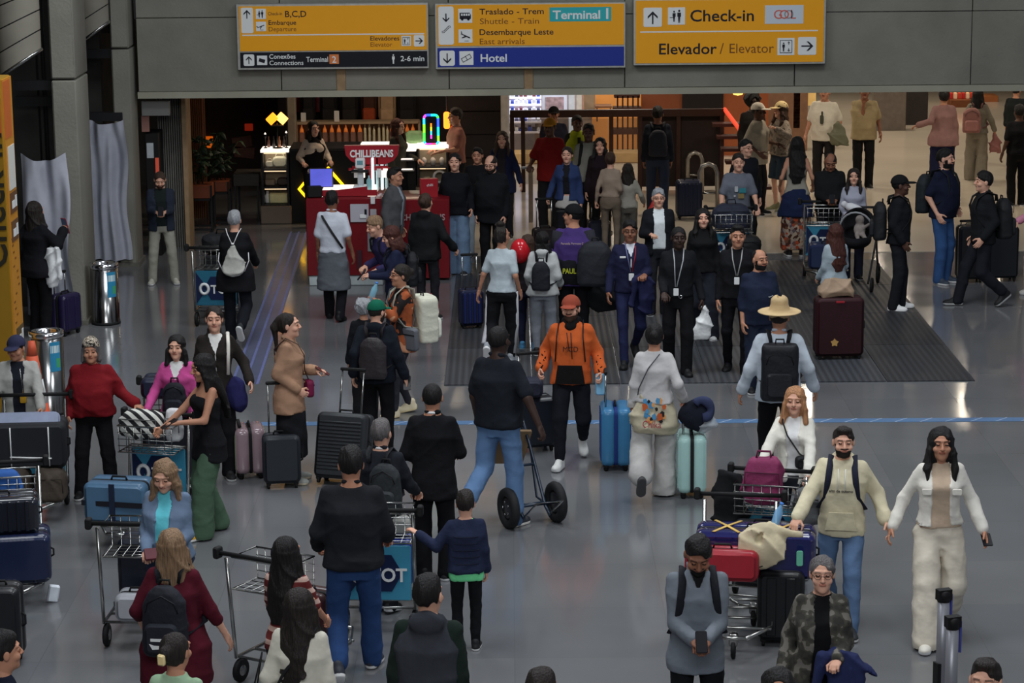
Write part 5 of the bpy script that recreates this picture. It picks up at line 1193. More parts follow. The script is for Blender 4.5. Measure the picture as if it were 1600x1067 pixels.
def trolley(label, u, vb, face, ad=True, rack=True, pos=None, group='airport luggage trolleys'):
    # user stands at +y, nose points to -y
    p = Vector(pos) if pos else G(u, vb); root = empty('luggage_trolley', (p.x, p.y, 0), math.radians(face), label, 'luggage cart')
    W = .56; fr = STEEL
    m = MB()
    for s in (-1, 1): m.tube([(s*.10, -.55, .20), (s*W/2, -.25, .20), (s*W/2, .42, .20), (s*W/2, .50, .98)], .015, 8)
    for y in (-.30, -.05, .20, .40): m.tube([(-W/2, y, .20), (W/2, y, .20)], .011, 6)
    m.tube([(-.10, -.55, .20), (.10, -.55, .20)], .015, 6); m.build('base_frame', fr, root)
    m = MB(); m.tube([(-W/2-.05, .52, 1.02), (W/2+.05, .52, 1.02)], .018, 8); m.build('handle_bar', RUB, root)
    for s in (-1, 1): m = MB(); m.rbox((s*(W/2+.06), .52, 1.02), (.05, .07, .09), r=.02, bev=.01); m.build('brake_grip', RUB, root)
    for sx, y, r in ((-1, .38, .09), (1, .38, .09)):
        m = MB(); wheel(m, (sx*(W/2-.01), y, r), r, .04); o = m.build('wheel', RUB, root); q = MB(); wheel(q, (sx*(W/2-.01), y, r), r*.5, .046); q.build('hub', STEEL, o)
    m = MB(); wheel(m, (0, -.42, .075), .075, .035); m.build('wheel', RUB, root); q = MB(); q.rbox((0, -.42, .15), (.07, .08, .10), r=.02, bev=.01); q.build('fork', STEEL, root)
    if rack:
        m = MB(); z0, z1 = .74, .98; y0, y1 = .16, .46
        for z in (z0, z1): m.tube([(-W/2+.02, y0, z), (W/2-.02, y0, z), (W/2-.02, y1, z), (-W/2+.02, y1, z)], .008, 5, closed=True)
        m.build('basket_rim', fr, root); m = MB()
        for i in range(8): x = -W/2+.03+(W-.06)*i/7; m.tube([(x, y0, z1), (x, y0, z0), (x, y1, z0)], .004, 4)
        for y in (.24, .32, .40): m.tube([(-W/2+.02, y, z0), (W/2-.02, y, z0)], .004, 4)
        for z in (.80, .86, .92): m.tube([(-W/2+.02, y0, z), (W/2-.02, y0, z)], .004, 4)
        o = m.build('basket_wires', fr, root); o['kind'] = 'stuff'
    if ad:
        for s in ((-1, 1) if ad == 2 else (-1,)):
            y = .44 if s < 0 else .475
            m = MB(); m.rbox((0, .455, .50), (W-.05, .02, .44), r=.01, bev=.004, n=1); o = m.build('advert_panel', ADB, root)
        for s in (-1, 1):
            y = .455+s*.013
            R = Matrix.Translation((0, y, .5)) @ (Matrix.Rotation(PI, 4, 'Z') if s > 0 else Matrix())
            m = MB(); m.poly([(.02+.17*math.cos(a), .17*math.sin(a)) for a in np.linspace(0, 2*PI, 7)[:-1]], .004, M=R); m.build('navy_shape', ADN, root)
            m = MB(); m.poly([(-.25, .20), (-.14, .05), (-.14, -.05), (-.25, -.20)], .004, M=R); m.build('navy_shape', ADN, root)
            m = MB(); pts = [(-.145+.052*math.cos(a), -.006*0, -.01+.062*math.sin(a)) for a in np.linspace(0, 2*PI, 17)[:-1]]; m.tube([R @ Vector((x, -.006, z)) for x, _, z in pts], .019, 4, closed=True); m.build('ring_logo', PIC, root)
            text('lettering', 'TOT', .15, PIC, root, R @ Matrix.Translation((-.065, -.006, -.065)) @ Matrix.Rotation(PI/2, 4, 'X'), .002, .02, width=.29)
    return root, Matrix.Translation((p.x, p.y, 0)) @ Matrix.Rotation(math.radians(face), 4, 'Z')
def sdfthing(name, label, cat, M, fn, lo, hi, h, mats, parts=None, group=None):
    f = Field(lo, hi, h); fn(f); V, Q = f.mesh(); me = mesh_np(name, V, Q); me.materials.append(mats)
    if parts is not None:
        root = empty(name, label=label, cat=cat, group=group, M=M); link('body', me, root); return root
    o = link(name, me); o.matrix_world = M; return tag(o, label, cat, group)
def at(T, x, y, z, rz=0, rx=0, ry=0): return T @ Matrix.Translation((x, y, z)) @ Euler((rx, ry, rz)).to_matrix().to_4x4()
# ---- worn and carried things (each rests on a person but stays a thing of its own)
def backpack(P, label, c, w=.30, h=.44, d=.15, zt=1.40, c2=None, front=False, pocket=True, h_sdf=.014, straps=True, sc_='backpack', boxy=False, sh=0.0, rough=.7):
    U, T = P['U'], P['T']; zb_ = zt-h; zm = zt-h/2; s = -1 if front else 1
    yb = (max(P['back'](z) for z in (zm, zt-.05, zb_+.05)) if not front else -min(P['front'](z) for z in (zm, zt-.1, zb_+.05)))
    c0 = U(sh, s*(yb+d/2+.004), zm); m_ = mat(c, rough=rough, bump=.2, bscale=30, var=.08, vscale=8)
    root = empty(sc_, label=label, cat='backpack', M=P['M'] @ Matrix.Translation(c0) @ Matrix.Rotation(math.radians(0) if not front else PI, 4, 'Z') @ Matrix.Rotation(math.atan(P['lean'])*s, 4, 'X'))
    f = Field((-w/2-.03, -d/2-.02, -h/2-.02), (w/2+.03, d/2+.07, h/2+.03), h_sdf)
    if boxy: f.loft([(-h/2, w*.46, d*.44, 0), (-h*.46, w*.5, d*.5, 0), (h*.42, w*.5, d*.5, 0), (h*.5, w*.44, d*.42, 0)], 0, 0, 0, e=5.0)
    else: f.loft([(-h/2, w*.44, d*.42, 0), (-h*.42, w*.5, d*.5, .0), (0, w*.5, d*.5, 0), (h*.28, w*.46, d*.46, 0), (h*.42, w*.34, d*.36, 0), (h*.5, w*.18, d*.2, 0)], 0, 0, 0, e=3.0)
    f.wob(.002, NPEOPLE+3, 1.2); V, Q = f.mesh(); me = mesh_np('body', V, Q); me.materials.append(m_); link('body', me, root)
    if pocket:
        m = MB(); m.rbox((0, d/2+.012, -h*.20), (w*.74, .05, h*.44), r=.05, bev=.02); m.build('front_pocket', mat(c2 or tuple(min(255, int(x*1.12)+2) for x in c), rough=rough, bump=.2, bscale=30), root)
        m = MB(); m.tube([(-w*.36, d/2-.01, h*.16), (-w*.30, d/2+.0, h*.30), (0, d/2-.012, h*.40), (w*.30, d/2+.0, h*.30), (w*.36, d/2-.01, h*.16)], .005, 5); m.build('zip', mat(tuple(int(x*.6) for x in c), rough=.5, var=0), root)
    m = MB(); m.tube([(-.04, -.03, h*.47), (-.035, -.03, h*.47+.05), (.035, -.03, h*.47+.05), (.04, -.03, h*.47)], .009, 6); m.build('grab_handle', RUB, root)
    if straps:
        Mi = root.matrix_world.inverted() @ P['M']; sw = .085*(1 if P['m'] else .88)*(.6+.4*P['b'])
        for q in (-1, 1):
            fr = lambda z: P['front'](z)*.84-.012
            if not front: pts = [(q*sw*.85, P['back'](1.40)+.01, zt-.02), (q*sw, P['back'](1.44)+.015, 1.455), (q*sw*1.1, .01, 1.475+T*.6), (q*sw*1.2, fr(1.40), 1.415), (q*sw*1.35, fr(1.30), 1.30), (q*sw*1.5, fr(1.18)*.8, 1.17), (q*(.15*P['b']+T), -.03, 1.06), (q*.12, P['back'](1.03)+.01, max(zb_+.05, 1.02))]
            else: pts = [(q*sw*.85, P['front'](1.40)-.01, zt-.03), (q*sw*1.1, .01, 1.475+T*.6), (q*sw*1.2, P['back'](1.38)+.01, 1.40), (q*sw*1.3, P['back'](1.2)+.01, 1.20), (q*(.15*P['b']+T), .02, 1.08), (q*.12, P['front'](1.05)-.01, 1.05)]
            m = MB(); m.tube([Mi @ Vector(U(*a)) for a in pts], .026 if c[0] < 400 else .02, 8, flat=.28); m.build('strap', mat(tuple(int(x*.8) for x in c), rough=.8, bump=.2), root)
    return root
def strap_line(P, label, pts, c, r=.02, name='shoulder_strap', cat='strap'):
    m = MB(); m.tube([Vector(P['U'](*a)) for a in pts], r, 6, flat=.3); o = m.build(name, mat(c, rough=.8)); o.matrix_world = P['M']; return tag(o, label, cat)
def crossbag(P, label, c, q=1, w=.22, h=.20, z=.98, y=None, x=.17, sc_='shoulder_bag', strapc=None, cat='bag', d=.07, front=True):
    U = P['U']; yy = y if y is not None else -.12
    root = empty(sc_, label=label, cat=cat, M=P['M'] @ Matrix.Translation(U(q*x, yy, z)) @ Matrix.Rotation(q*.5, 4, 'Z'))
    m = MB(); m.rbox((0, 0, 0), (w, d, h), r=.04, bev=.02); m.build('body', mat(c, rough=.6, bump=.1), root); m = MB(); m.box((0, -d/2-.002, h*.2), (w*.8, .006, .012)); m.build('zip', RUB, root)
    Mi = root.matrix_world.inverted() @ P['M']
    pts = [(q*x, yy, z+h/2-.01), (q*.06, P['front'](1.15)-.012, 1.15), (-q*.05, P['front'](1.32)-.012, 1.32), (-q*.10, P['front'](1.42)-.008, 1.44), (-q*.10, .02, 1.485+P['T']*.4), (-q*.05, P['back'](1.38)+.012, 1.38), (q*.08, P['back'](1.15)+.012, 1.15), (q*x, yy+.03, z+h/2-.01)]
    m = MB(); m.tube([Mi @ Vector(U(*a)) for a in pts], .012, 6, flat=.4); m.build('strap', mat(strapc or c, rough=.8), root); return root
def phone(pos, face, label, c=(20, 20, 24), tilt=-.9, name='phone', s=1.0, cat='phone'):
    root = empty(name, label=label, cat=cat, M=Matrix.Translation(pos) @ Matrix.Rotation(face, 4, 'Z') @ Matrix.Rotation(tilt, 4, 'X'))
    m = MB(); m.rbox((0, 0, 0), (.075*s, .009, .155*s), r=.010, bev=.003); m.build('case', mat(c, rough=.3, var=0), root); m = MB(); m.box((0, .0052, 0), (.066*s, .001, .143*s)); m.build('screen', mat((60, 70, 90), rough=.1, emit=.25, gain=1, var=0), root)
    return root
def wheeled(P, hand, **k): return k
def case_held(P, hand, label, face, w, h, d, c, **k):
    """suitcase whose telescopic grip ends at the hand; stands upright under it"""
    hp = P['hl'] if hand > 0 else P['hr']; hp = Vector(hp); z = hp.z
    a = math.radians(face); off = Vector((-math.sin(a)*(-1)*(-1)*0, 0, 0)); dy = d/2-.045
    base = Vector((hp.x+math.sin(a)*dy, hp.y-math.cos(a)*dy, 0))
    return suitcase(label, 0, 0, face, w, h, d, c, handle=z-h, pos=base, **k)
def bottle(pos, label, c=(120, 170, 190), tilt=0.0, h=.2):
    root = empty('water_bottle', label=label, cat='bottle', M=Matrix.Translation(pos) @ Matrix.Rotation(tilt, 4, 'Y')); m = MB(); m.lathe([(.028, 0), (.033, .01), (.033, h*.62), (.014, h*.85), (.014, h*.92)], 12); m.build('body', mat(c, rough=.1, alpha=.75, var=0), root); m = MB(); m.lathe([(.016, h*.92), (.016, h)], 10); m.build('cap', mat((60, 120, 200), rough=.4, var=0), root); return root
def plastic_bag(top, w, h, label, c=(190, 192, 192), print_=None, M=None, alpha=1.0, group=None):
    root = empty('carrier_bag', label=label, cat='bag', group=group, M=M or Matrix.Translation(top))
    f = Field((-w/2-.03, -.09, -h-.03), (w/2+.03, .09, .04), .015)
    f.loft([(-h, w*.38, .05, 0), (-h*.85, w*.5, .07, 0), (-h*.45, w*.42, .055, 0), (-h*.2, w*.2, .035, 0), (0, .022, .018, 0)], 0, 0, 0, e=2.0); f.wob(.010, int(w*100), 1.3)
    V, Q = f.mesh(); me = mesh_np('body', V, Q); me.materials.append(mat(c, rough=.45, bump=.4, bscale=18, var=.08, alpha=alpha)); link('body', me, root); return root
# ================================================================== things standing on the floor
def bin_(u, vb, vt, label, sticker=True):
    p = G(u, vb); h = PY(u, vt, p.y).z; root = empty('litter_bin', (p.x, p.y, 0), 0, label, 'bin'); r = .175
    m = MB(); m.lathe([(r+.005, 0), (r+.005, .04), (r, .05), (r, h-.06)], 32); m.build('body', mat((150, 150, 150), rough=.18, metal=1, var=.03, gain=1), root)
    m = MB(); m.lathe([(r, h-.07), (r+.012, h-.05), (r+.012, h-.005), (r-.03, h), (r-.05, h-.02), (r-.05, h-.10)], 32); m.build('rim', CHROME, root)
    m = MB(); m.lathe([(0, h-.09), (r-.05, h-.09)], 24); m.build('liner', DARK, root); m = MB(); m.lathe([(r+.008, 0), (r+.008, .03)], 32); m.build('foot_ring', RUB, root)
    def curved(a0, a1, z0, z1, c, nm):
        q = MB(); n = 6; vs = [((r+.003)*math.sin(a0+(a1-a0)*i/n), -(r+.003)*math.cos(a0+(a1-a0)*i/n), z) for i in range(n+1) for z in (z0, z1)]; q.add(vs, [(2*i, 2*i+2, 2*i+3, 2*i+1) for i in range(n)], smooth=True); q.build(nm, mat(c, rough=.4, var=0), root)
    curved(.35, 1.05, h-.42, h-.10, (40, 130, 170), 'blue_sticker'); curved(.40, 1.0, h-.22, h-.14, (170, 190, 196), 'white_label'); curved(.75, 1.03, h-.38, h-.28, (60, 150, 90), 'green_mark')
    return root
bin_(166, 505, 410, 'round polished steel litter bin beside the concrete pillar')
bin_(78, 645, 516, 'round steel litter bin behind the traffic cone')
p = G(66, 668); root = empty('traffic_cone', (p.x-.02, p.y-.25, 0), 0, 'orange and white traffic cone in front of the steel bin', 'cone'); hc_ = .95
for z0, z1, c in ((0, .30, (200, 84, 52)), (.30, .55, (205, 205, 200)), (.55, .80, (200, 84, 52)), (.80, .95, (190, 80, 50))):
    m = MB(); rr_ = lambda z: .15*(1-z/.95)+.035; m.lathe([(rr_(z0), z0+.03), (rr_(z1), z1+.03)], 24); m.build('band', mat(c, rough=.5, var=.03), root)
m = MB(); m.rbox((0, 0, .015), (.40, .03, .40), r=.05, bev=.01, axis='Z'); 
m = MB(); m.box((0, 0, .015), (.4, .4, .03)); m.build('base', mat((190, 80, 50), rough=.6), root)
text('lettering', 'X', .10, INK, root, FX(-.0, -.118, .42), .002, .01)
# retractable barrier posts at the lower right
for i, (u, vt, H_, lb) in enumerate(((1475, 922, 1.0, 'grey barrier post with black top, nearer the frame corner'), (1489, 962, 1.0, 'second grey barrier post right behind the first'))):
    p = G(u, vt, H_) if i == 0 else G(u, vt+2, H_); root = empty('barrier_post', (p.x, p.y, 0), .3, lb, 'barrier post')
    m = MB(); m.lathe([(.17, 0), (.17, .015), (.12, .03), (.045, .04)], 24); m.build('base', mat((90, 90, 94), rough=.4, metal=.5), root)
    m = MB(); m.lathe([(.042, .03), (.042, H_-.06)], 16); m.build('tube', mat((112, 112, 118), rough=.35, metal=.4, var=.02), root)
    m = MB(); m.box((0, 0, H_-.03), (.10, .06, .075)); m.lathe([(.045, H_-.08), (.045, H_-.01), (.03, H_)], 16); m.build('head', DARK, root)
    m = MB(); m.box((0, 0, H_*.40), (.10, .07, .16)); m.build('belt_cassette', DARK, root)
    q = MB(); q.box((.055, -.0, H_-.14), (.012, .03, .22)); q.build('belt', mat((56, 62, 128), rough=.6), root); q = MB(); q.box((.06, 0, H_*.40), (.012, .03, .22)); q.build('belt', mat((56, 62, 128), rough=.6), root)
# hand truck
pw = G(832, 820); root = empty('hand_truck', (pw.x, pw.y, 0), math.radians(25), 'dark hand truck with two large black wheels pulled by the man in blue jeans', 'hand truck')
for s in (-1, 1):
    m = MB(); c = (s*.235, 0, .185); 
    m.tube([(c[0]+.0, .145*math.cos(a), .185+.145*math.sin(a)) for a in np.linspace(0, 2*PI, 25)[:-1]], .045, 8, closed=True); w = m.build('tyre', mat((22, 23, 25), rough=.7), root)
    q = MB(); wheel(q, c, .10, .05); q.build('rim', mat((60, 60, 64), rough=.3, metal=.8), w)
    for k_ in range(5): b_ = MB(); a = k_*2*PI/5; b_.tube([(s*.262, .06*math.cos(a), .185+.06*math.sin(a)), (s*.268, .06*math.cos(a), .185+.06*math.sin(a))], .012, 6); b_.build('bolt', CHROME, w)
HT = mat((24, 36, 52), rough=.35, coat=.3, var=.03)
ya, za = -.12, 1.02        # rails lean towards the man (-x pull handled by his hand)
rails = []
for s in (-1, 1):
    m = MB(); m.tube([(s*.13, -.10, .10), (s*.13, .0, .16), (s*.13, .30, .62), (s*.13, .62, 1.06)], .016, 8); m.build('rail', HT, root)
for t, y, z in ((0, .02, .19), (1, .22, .50), (2, .44, .81)):
    m = MB(); m.tube([(-.13, y, z), (.13, y, z)], .013, 6); m.build('cross_bar', HT, root)
m = MB(); m.tube([(-.235, 0, .185), (.235, 0, .185)], .014, 6); m.build('axle', HT, root)
for s in (-1, 1): m = MB(); m.tube([(s*.13, 0, .185), (s*.13, .18, .20), (s*.13, .30, .62)], .012, 6); m.build('strut', HT, root)
m = MB(); m.tube([(-.13, -.08, .10), (-.13, -.36, .30), (.13, -.36, .30), (.13, -.08, .10)], .009, 6); m.build('toe_loop', STEEL, root)
# ================================================================== the people
BK = (22, 22, 25); NV = (28, 32, 50); JN = (74, 98, 128)
def top(c, **k): d = dict(c=c); d.update(k); return d
# ---- foreground right
P = person('woman in white denim jacket, beige top and wide cream trousers walking hand in hand', 1462, 658, 997, face=-4, sex='f', legs='walkR', L=(.33, -.10, .93), R=(.36, -.03, .93), skin='tan', hair='long', hc='black',
    top=top((186, 182, 174), t=.026, open=.065, hem=.98, collar=True, cuff=1.3, n='denim_jacket', spread=.04), inner=dict(c=(164, 144, 124), hem=.96), bottom=dict(k='wide', c=(176, 168, 154), waist=1.04), shoe=(190, 186, 176), b=1.05)
WJ = P
phone(P['hl'], 0, 'dark phone in the left hand of the woman in the white denim jacket', tilt=-1.2)
for s in (-1, 1):
    m = MB(); m.rbox((s*.115, P['front'](1.27)-.020, 1.27), (.075, .012, .05), r=.01, bev=.004, n=2); o = m.build('chest_pocket', cloth((186, 182, 174)), P['o'], loc=(0, 0, -P['drop']))
P = person('bearded man in cream hoodie and blue jeans holding the hand of the woman in white', 1312, 658, 978, face=-10, legs='walkL', L=(.36, -.04, .95), R=(.34, -.34, 1.04), skin='fair', hair='quiff', hc='dark', beard=True, yaw=8,
    top=top((176, 168, 142), t=.036, hem=.84, hood=True, n='hoodie', cuff=1.1), bottom=dict(k='straight', c=(72, 94, 124)), shoe=(40, 42, 46), hands=('relax', 'grip'))
CH = P
text('lettering', 'alto de outono', .032, INK, P['o'], FX(-.10, P['front'](1.22)-.030, 1.235-P['drop']), .002, .02)
m = MB(); m.poly([(-.13, -.09), (.13, -.09), (.10, .06), (-.10, .06)], .012, M=Matrix.Translation((0, P['front'](1.0)-.022, 1.0-P['drop'])) @ Matrix.Rotation(.03, 4, 'X')); m.build('kangaroo_pocket', cloth((170, 162, 136)), P['o'])
for s in (-1, 1): m = MB(); m.tube([P['U'](s*.03, P['front'](1.40)-.01, 1.42), P['U'](s*.03, P['front'](1.28)-.03, 1.26)], .004, 5); m.build('drawstring', WHITE, P['o'])
backpack(P, 'navy backpack worn by the bearded man in the cream hoodie', (28, 32, 52))
P = person('blonde woman in white fleece jacket pushing a loaded trolley', 1243, 600, None, 1.61, face=-12, sex='f', legs='step', L=(.17, -.40, .98), R=(.30, -.36, .98), skin='fair', hair='longer', hc='ginger', hands='grip', lean=.06,
    top=top((196, 190, 180), t=.032, open=.05, hem=.86, collar=True, n='fleece_jacket'), inner=dict(c=(200, 198, 192)), bottom=dict(k='slim', c=(36, 38, 44)))
FB = P
crossbag(P, 'small black crossbody bag of the blonde woman in white fleece', (24, 24, 27), q=1, w=.16, h=.12, z=1.08, x=.10, y=P['front'](1.08)-.04)
P = person('older woman with glasses in a patterned dark cardigan carrying a navy coat', 1285, 865, None, 1.62, face=-4, sex='f', legs='step', L=(.10, -.27, 1.08), R=(.26, -.05, .92), skin='fair', hair='bun', hc='salt', glasses=True, b=1.12, hands=('grip', 'relax'),
    top=top((60, 58, 52), m=pattern('blotch', [(44, 43, 40), (52, 50, 46), (60, 58, 52), (96, 92, 86)], 14), t=.032, open=.05, hem=.72, n='cardigan', spread=.06), inner=dict(c=(14, 14, 16), hem=.9), bottom=dict(k='straight', c=(26, 26, 28)))
OW = P
def coatdrape(P, q, c, label, w=.30, h=.62, z=1.10, y=-.24, x=.16, name='folded_coat', cat='coat', d=.06):
    M = P['M'] @ Matrix.Translation(P['U'](q*x, y, z)); 
    def fn(f): f.loft([(-h, w*.36, d*.7, .02), (-h*.6, w*.52, d, .0), (-.08, w*.5, d*1.1, 0), (.03, w*.34, d*.8, .02)], 0, 0, 0, e=2.6); f.cone((-w*.5, -.01, .0), (-w*.75, 0, -h*.75), .05, .035, .02); f.wob(.010, int(abs(x*100))+7, 1.1)
    return sdfthing(name, label, cat, M, fn, (-w-.08, -.16, -h-.05), (w+.05, .16, .1), .016, cloth(c, bump=.5))
coatdrape(P, 1, (34, 40, 74), 'navy quilted coat hanging over the arm of the woman in the patterned cardigan', w=.32, h=.58)
rt = empty('paper_bag', label='brown paper bag carried under the navy coat by the older woman', cat='bag', M=P['M'] @ Matrix.Translation(P['U'](.20, -.26, .42)))
m = MB(); m.rbox((0, 0, 0), (.44, .16, .34), r=.02, bev=.01); m.build('body', mat((92, 74, 56), rough=.7, bump=.3), rt); m = MB(); m.tube([(-.08, 0, .17), (-.07, 0, .28), (.07, 0, .28), (.08, 0, .17)], .008, 5); m.build('handle', mat((120, 100, 78), rough=.7), rt)
P = person('man in grey shirt with black backpack looking down at his phone', 1090, 825, None, 1.76, face=0, legs='stand', L=(.04, -.30, 1.10), R=(.04, -.30, 1.10), nod=-32, skin='brown', hair='short', hc='black', beard=True, hands='grip',
    top=top((92, 98, 106), t=.022, hem=.80, collar=True, vneck=.09, n='shirt'), inner=dict(c=(16, 16, 18), sl='none', t=.006), bottom=dict(k='slim', c=(14, 15, 18)))
phone((P['hl']+P['hr'])/2+Vector((0, -.01, .03)), 0, 'phone held by the man in the grey shirt', tilt=-.8)
backpack(P, 'black backpack on the man in the grey shirt', (20, 22, 30))
P = person('person with dark hair at the lower edge below the older woman', 1216, 1042, None, 1.68, face=0, sex='f', hair='bob', hc='black', top=top((26, 26, 30)), skin='tan')
P = person('person with short dark hair at the lower right edge', 1541, 1027, None, 1.72, face=-20, hair='quiff', hc='dark', top=top((40, 40, 44)), skin='fair')
P = person('person whose dark hair shows at the bottom edge near the middle', 846, 1044, None, 1.72, face=160, hair='short', hc='dark', top=top((40, 36, 40)))
P = person('person in dark sleeveless top at the lower left corner', 2, 985, None, 1.66, face=120, sex='f', b=1.1, hair='short', hc='black', top=top((22, 26, 40), t=.014, sl='short'), skin='tan', L=(.22, -.1, 1.0))
# ---- foreground left and middle
P = person('woman with light hair in dark red top and black backpack walking away', 268, 822, None, 1.66, face=172, sex='f', b=1.2, legs='step', L=(.28, -.12, 1.0), R=(.34, -.14, .90), skin='fair', hair='long', hc='light',
    top=top((74, 18, 32), t=.026, hem=.62, sl='34', n='tunic', fl=.02), bottom=dict(k='slim', c=(20, 18, 22)))
B1 = backpack(P, 'black backpack with a white curved tick mark on the woman in dark red', (22, 24, 32), w=.32, h=.50, d=.17)
m = MB(); m.poly([(-.07, .01), (-.05, -.025), (.0, -.02), (.09, .035), (.0, .0), (-.04, .0)], .004, M=Matrix.Translation((0, .17/2+.043, -.14)) @ Matrix.Rotation(PI, 4, 'Z') @ Matrix.Scale(1.15, 4)); m.box((.0, .17/2+.043, -.10), (.14, .003, .02)) ; m.build('tick_mark', WHITE, B1)
P = person('woman in pale green top with dark hair in a clip at the bottom edge', 273, 985, None, 1.62, face=165, sex='f', hair='bun', hc='dark', top=top((130, 156, 128), t=.02), skin='tan', yaw=-10)
m = MB(); m.rbox((0, .15, .09), (.05, .03, .07), r=.015, bev=.01); o = m.build('hair_clip', mat((190, 170, 120), rough=.3)); o.matrix_world = P['HM']; tag(o, 'cream claw clip in the hair of the woman in pale green', 'hair clip')
P = person('girl in red and white striped shirt with long dark hair', 447, 836, None, 1.55, face=165, sex='f', hair='longer', hc='black', yaw=-25, skin='tan', L=(.22, -.26, .95), R=(.20, -.30, 1.0), hands='grip', b=.95,
    top=top((120, 60, 56), m=pattern('stripe', [(92, 34, 34), (98, 38, 36), (168, 138, 128)], 3.2), t=.02, sl='short', n='striped_shirt', hem=.86), bottom=dict(k='slim', c=(30, 32, 38)))
P = person('woman with very long dark hair in a cream top at the bottom', 468, 916, None, 1.64, face=168, sex='f', hair='longer', hc='dark', skin='tan', yaw=-22, top=top((176, 172, 160), t=.03, n='sweater'), b=1.05, gear=None, L=(.24, -.1, .95))
strap_line(P, 'black bag strap across the back of the woman in the cream top', [(-.13, P['front'](1.4), 1.40), (-.12, .0, 1.50), (-.06, P['back'](1.36)+.01, 1.38), (.08, P['back'](1.2)+.012, 1.2), (.17, P['back'](1.05), 1.02)], BK, .012)
rt = empty('shoulder_bag', label='small tan bag hanging beside the woman in the cream top', cat='bag', M=P['M'] @ Matrix.Translation((.33, .0, .92))); m = MB(); m.rbox((0, 0, 0), (.10, .18, .20), r=.04, bev=.02); m.build('body', mat((92, 78, 60), rough=.6, bump=.3), rt); m = MB(); m.tube([(0, -.05, .09), (-.06, 0, .36), (0, .05, .09)], .006, 5); m.build('strap', BLACK, rt)
P = person('man with broad back in black jacket and blue jeans', 556, 688, 1062, None, face=178, legs='walkR', L=(.26, -.18, .96), R=(.22, -.26, 1.0), skin='tan', hair='short', hc='black', b=1.14, yaw=12, shoe=(40, 42, 50),
    top=top((26, 27, 31), t=.032, hem=.88, collar=True, n='jacket'), bottom=dict(k='straight', c=(34, 58, 100)), hands='grip')
P = person('grey haired man in dark suit jacket walking away with a bag on his shoulder', 601, 653, 950, None, face=165, legs='step', L='down', R=(.22, -.30, 1.02), skin='fair', hair='short', hc='salt', b=1.0, hands=('relax', 'grip'),
    top=top((24, 26, 32), t=.026, hem=.80, collar=True, n='suit_jacket'), bottom=dict(k='straight', c=(20, 21, 25)))
backpack(P, 'dark backpack slung on one shoulder of the grey haired man in the suit', (34, 37, 40), w=.30, h=.46, d=.16, sh=-.10)
m = MB(); m.tube([P['U'](.060*math.cos(a), .014+.056*math.sin(a), 1.487+.012*math.sin(a)) for a in np.linspace(0, 2*PI, 17)[:-1]], .006, 6, closed=True, flat=2.0); m.build('shirt_collar', WHITE, P['o'])
P = person('man with shaved neck in a black suit seen from behind', 680, 597, 905, None, face=176, legs='stand', L=(.20, -.18, 1.04), R=(.20, -.26, 1.06), skin='tan', hair='buzz', hc='black', b=1.0,
    top=top((16, 16, 19), t=.028, hem=.74, collar=True, n='suit_jacket', fl=.015), bottom=dict(k='straight', c=(15, 15, 18)))
m = MB(); m.tube([P['U'](.060*math.cos(a), .014+.056*math.sin(a), 1.487+.012*math.sin(a)) for a in np.linspace(0, 2*PI, 17)[:-1]], .006, 6, closed=True, flat=2.0); m.build('shirt_collar', WHITE, P['o'])
P = person('boy in navy puffer jacket reaching out to the left, seen from behind', 730, 770, 1015, None, face=184, legs='stand', L=(.50, -.10, 1.28), R='down', skin='fair', hair='short', hc='dark', b=1.06, heads=1.14, elL=(.3, .3, -1),
    top=top((28, 34, 54), t=.034, hem=.88, n='puffer_jacket', m=cloth((30, 36, 58), bump=.5), wf=.6), inner=dict(c=(96, 190, 130), hem=.80, t=.016, n='green_shirt'), bottom=dict(k='slim', c=(16, 17, 20)), hands='relax')
for i in range(5):
    z = 1.0+i*.075; m = MB(); m.tube([(.15*math.cos(a)*1.0, P['back'](z)*.55+ .0 + P['back'](z)*.47*math.sin(a), z) for a in np.linspace(.25, PI-.25, 9)], .005, 4); m.build('quilt_seam', mat((16, 20, 34), rough=.9), P['o'])
P = person('man in dark grey hooded vest with green sleeves at the bottom edge', 668, 897, None, 1.75, face=172, skin='fair', hair='short', hc='black', b=1.08, yaw=-12, top=top((22, 32, 28), t=.03, n='green_sleeves_shirt', hood=False), gear=None, L='down', R='down', bottom=dict(k='straight', c=BK))
d_ = dict(t=.044, sl='none', hem=.84, c=(44, 46, 52), hood=True, n='hooded_vest'); 
def extra_top(P, d, name):
    g = Field((-.33, -.36, d['hem']-P['drop']-.05), (.33, .36, 1.62), .017)
    S = [(z-P['drop'], w+(d['t'] if z < 1.34 else d['t']*.6), dd+(d['t'] if z < 1.34 else d['t']*.6), y) for z, w, dd, y in P['S0'] if z > .88]; g.loft(S, 0, P['lean'], .93-P['drop'])
    if d.get('hood'): g.ell(P['U'](0, .10, 1.47), (.115, .065, .075), .03); [g.cone(P['U'](s*.085, .03, 1.485), P['U'](s*.05, -.08, 1.43), .030, .022, .02) for s in (-1, 1)]
    g.wob(.005, 3); V, Q = g.mesh(); me = mesh_np(name, V, Q); me.materials.append(cloth(d['c'], bump=.4)); return link(name, me, P['o'])
extra_top(P, d_, 'hooded_vest')
P = person('woman in blue denim jacket over a turquoise top looking down', 258, 712, None, 1.64, face=-8, sex='f', legs='stand', L=(.10, -.28, 1.05), R=(.10, -.28, 1.05), nod=-22, skin='fair', hair='long', hc='light', b=1.15, hands='grip',
    top=top((84, 100, 122), t=.028, open=.05, hem=.92, collar=True, n='denim_jacket', spread=.03), inner=dict(c=(84, 176, 190)), bottom=dict(k='slim', c=(40, 50, 70)))
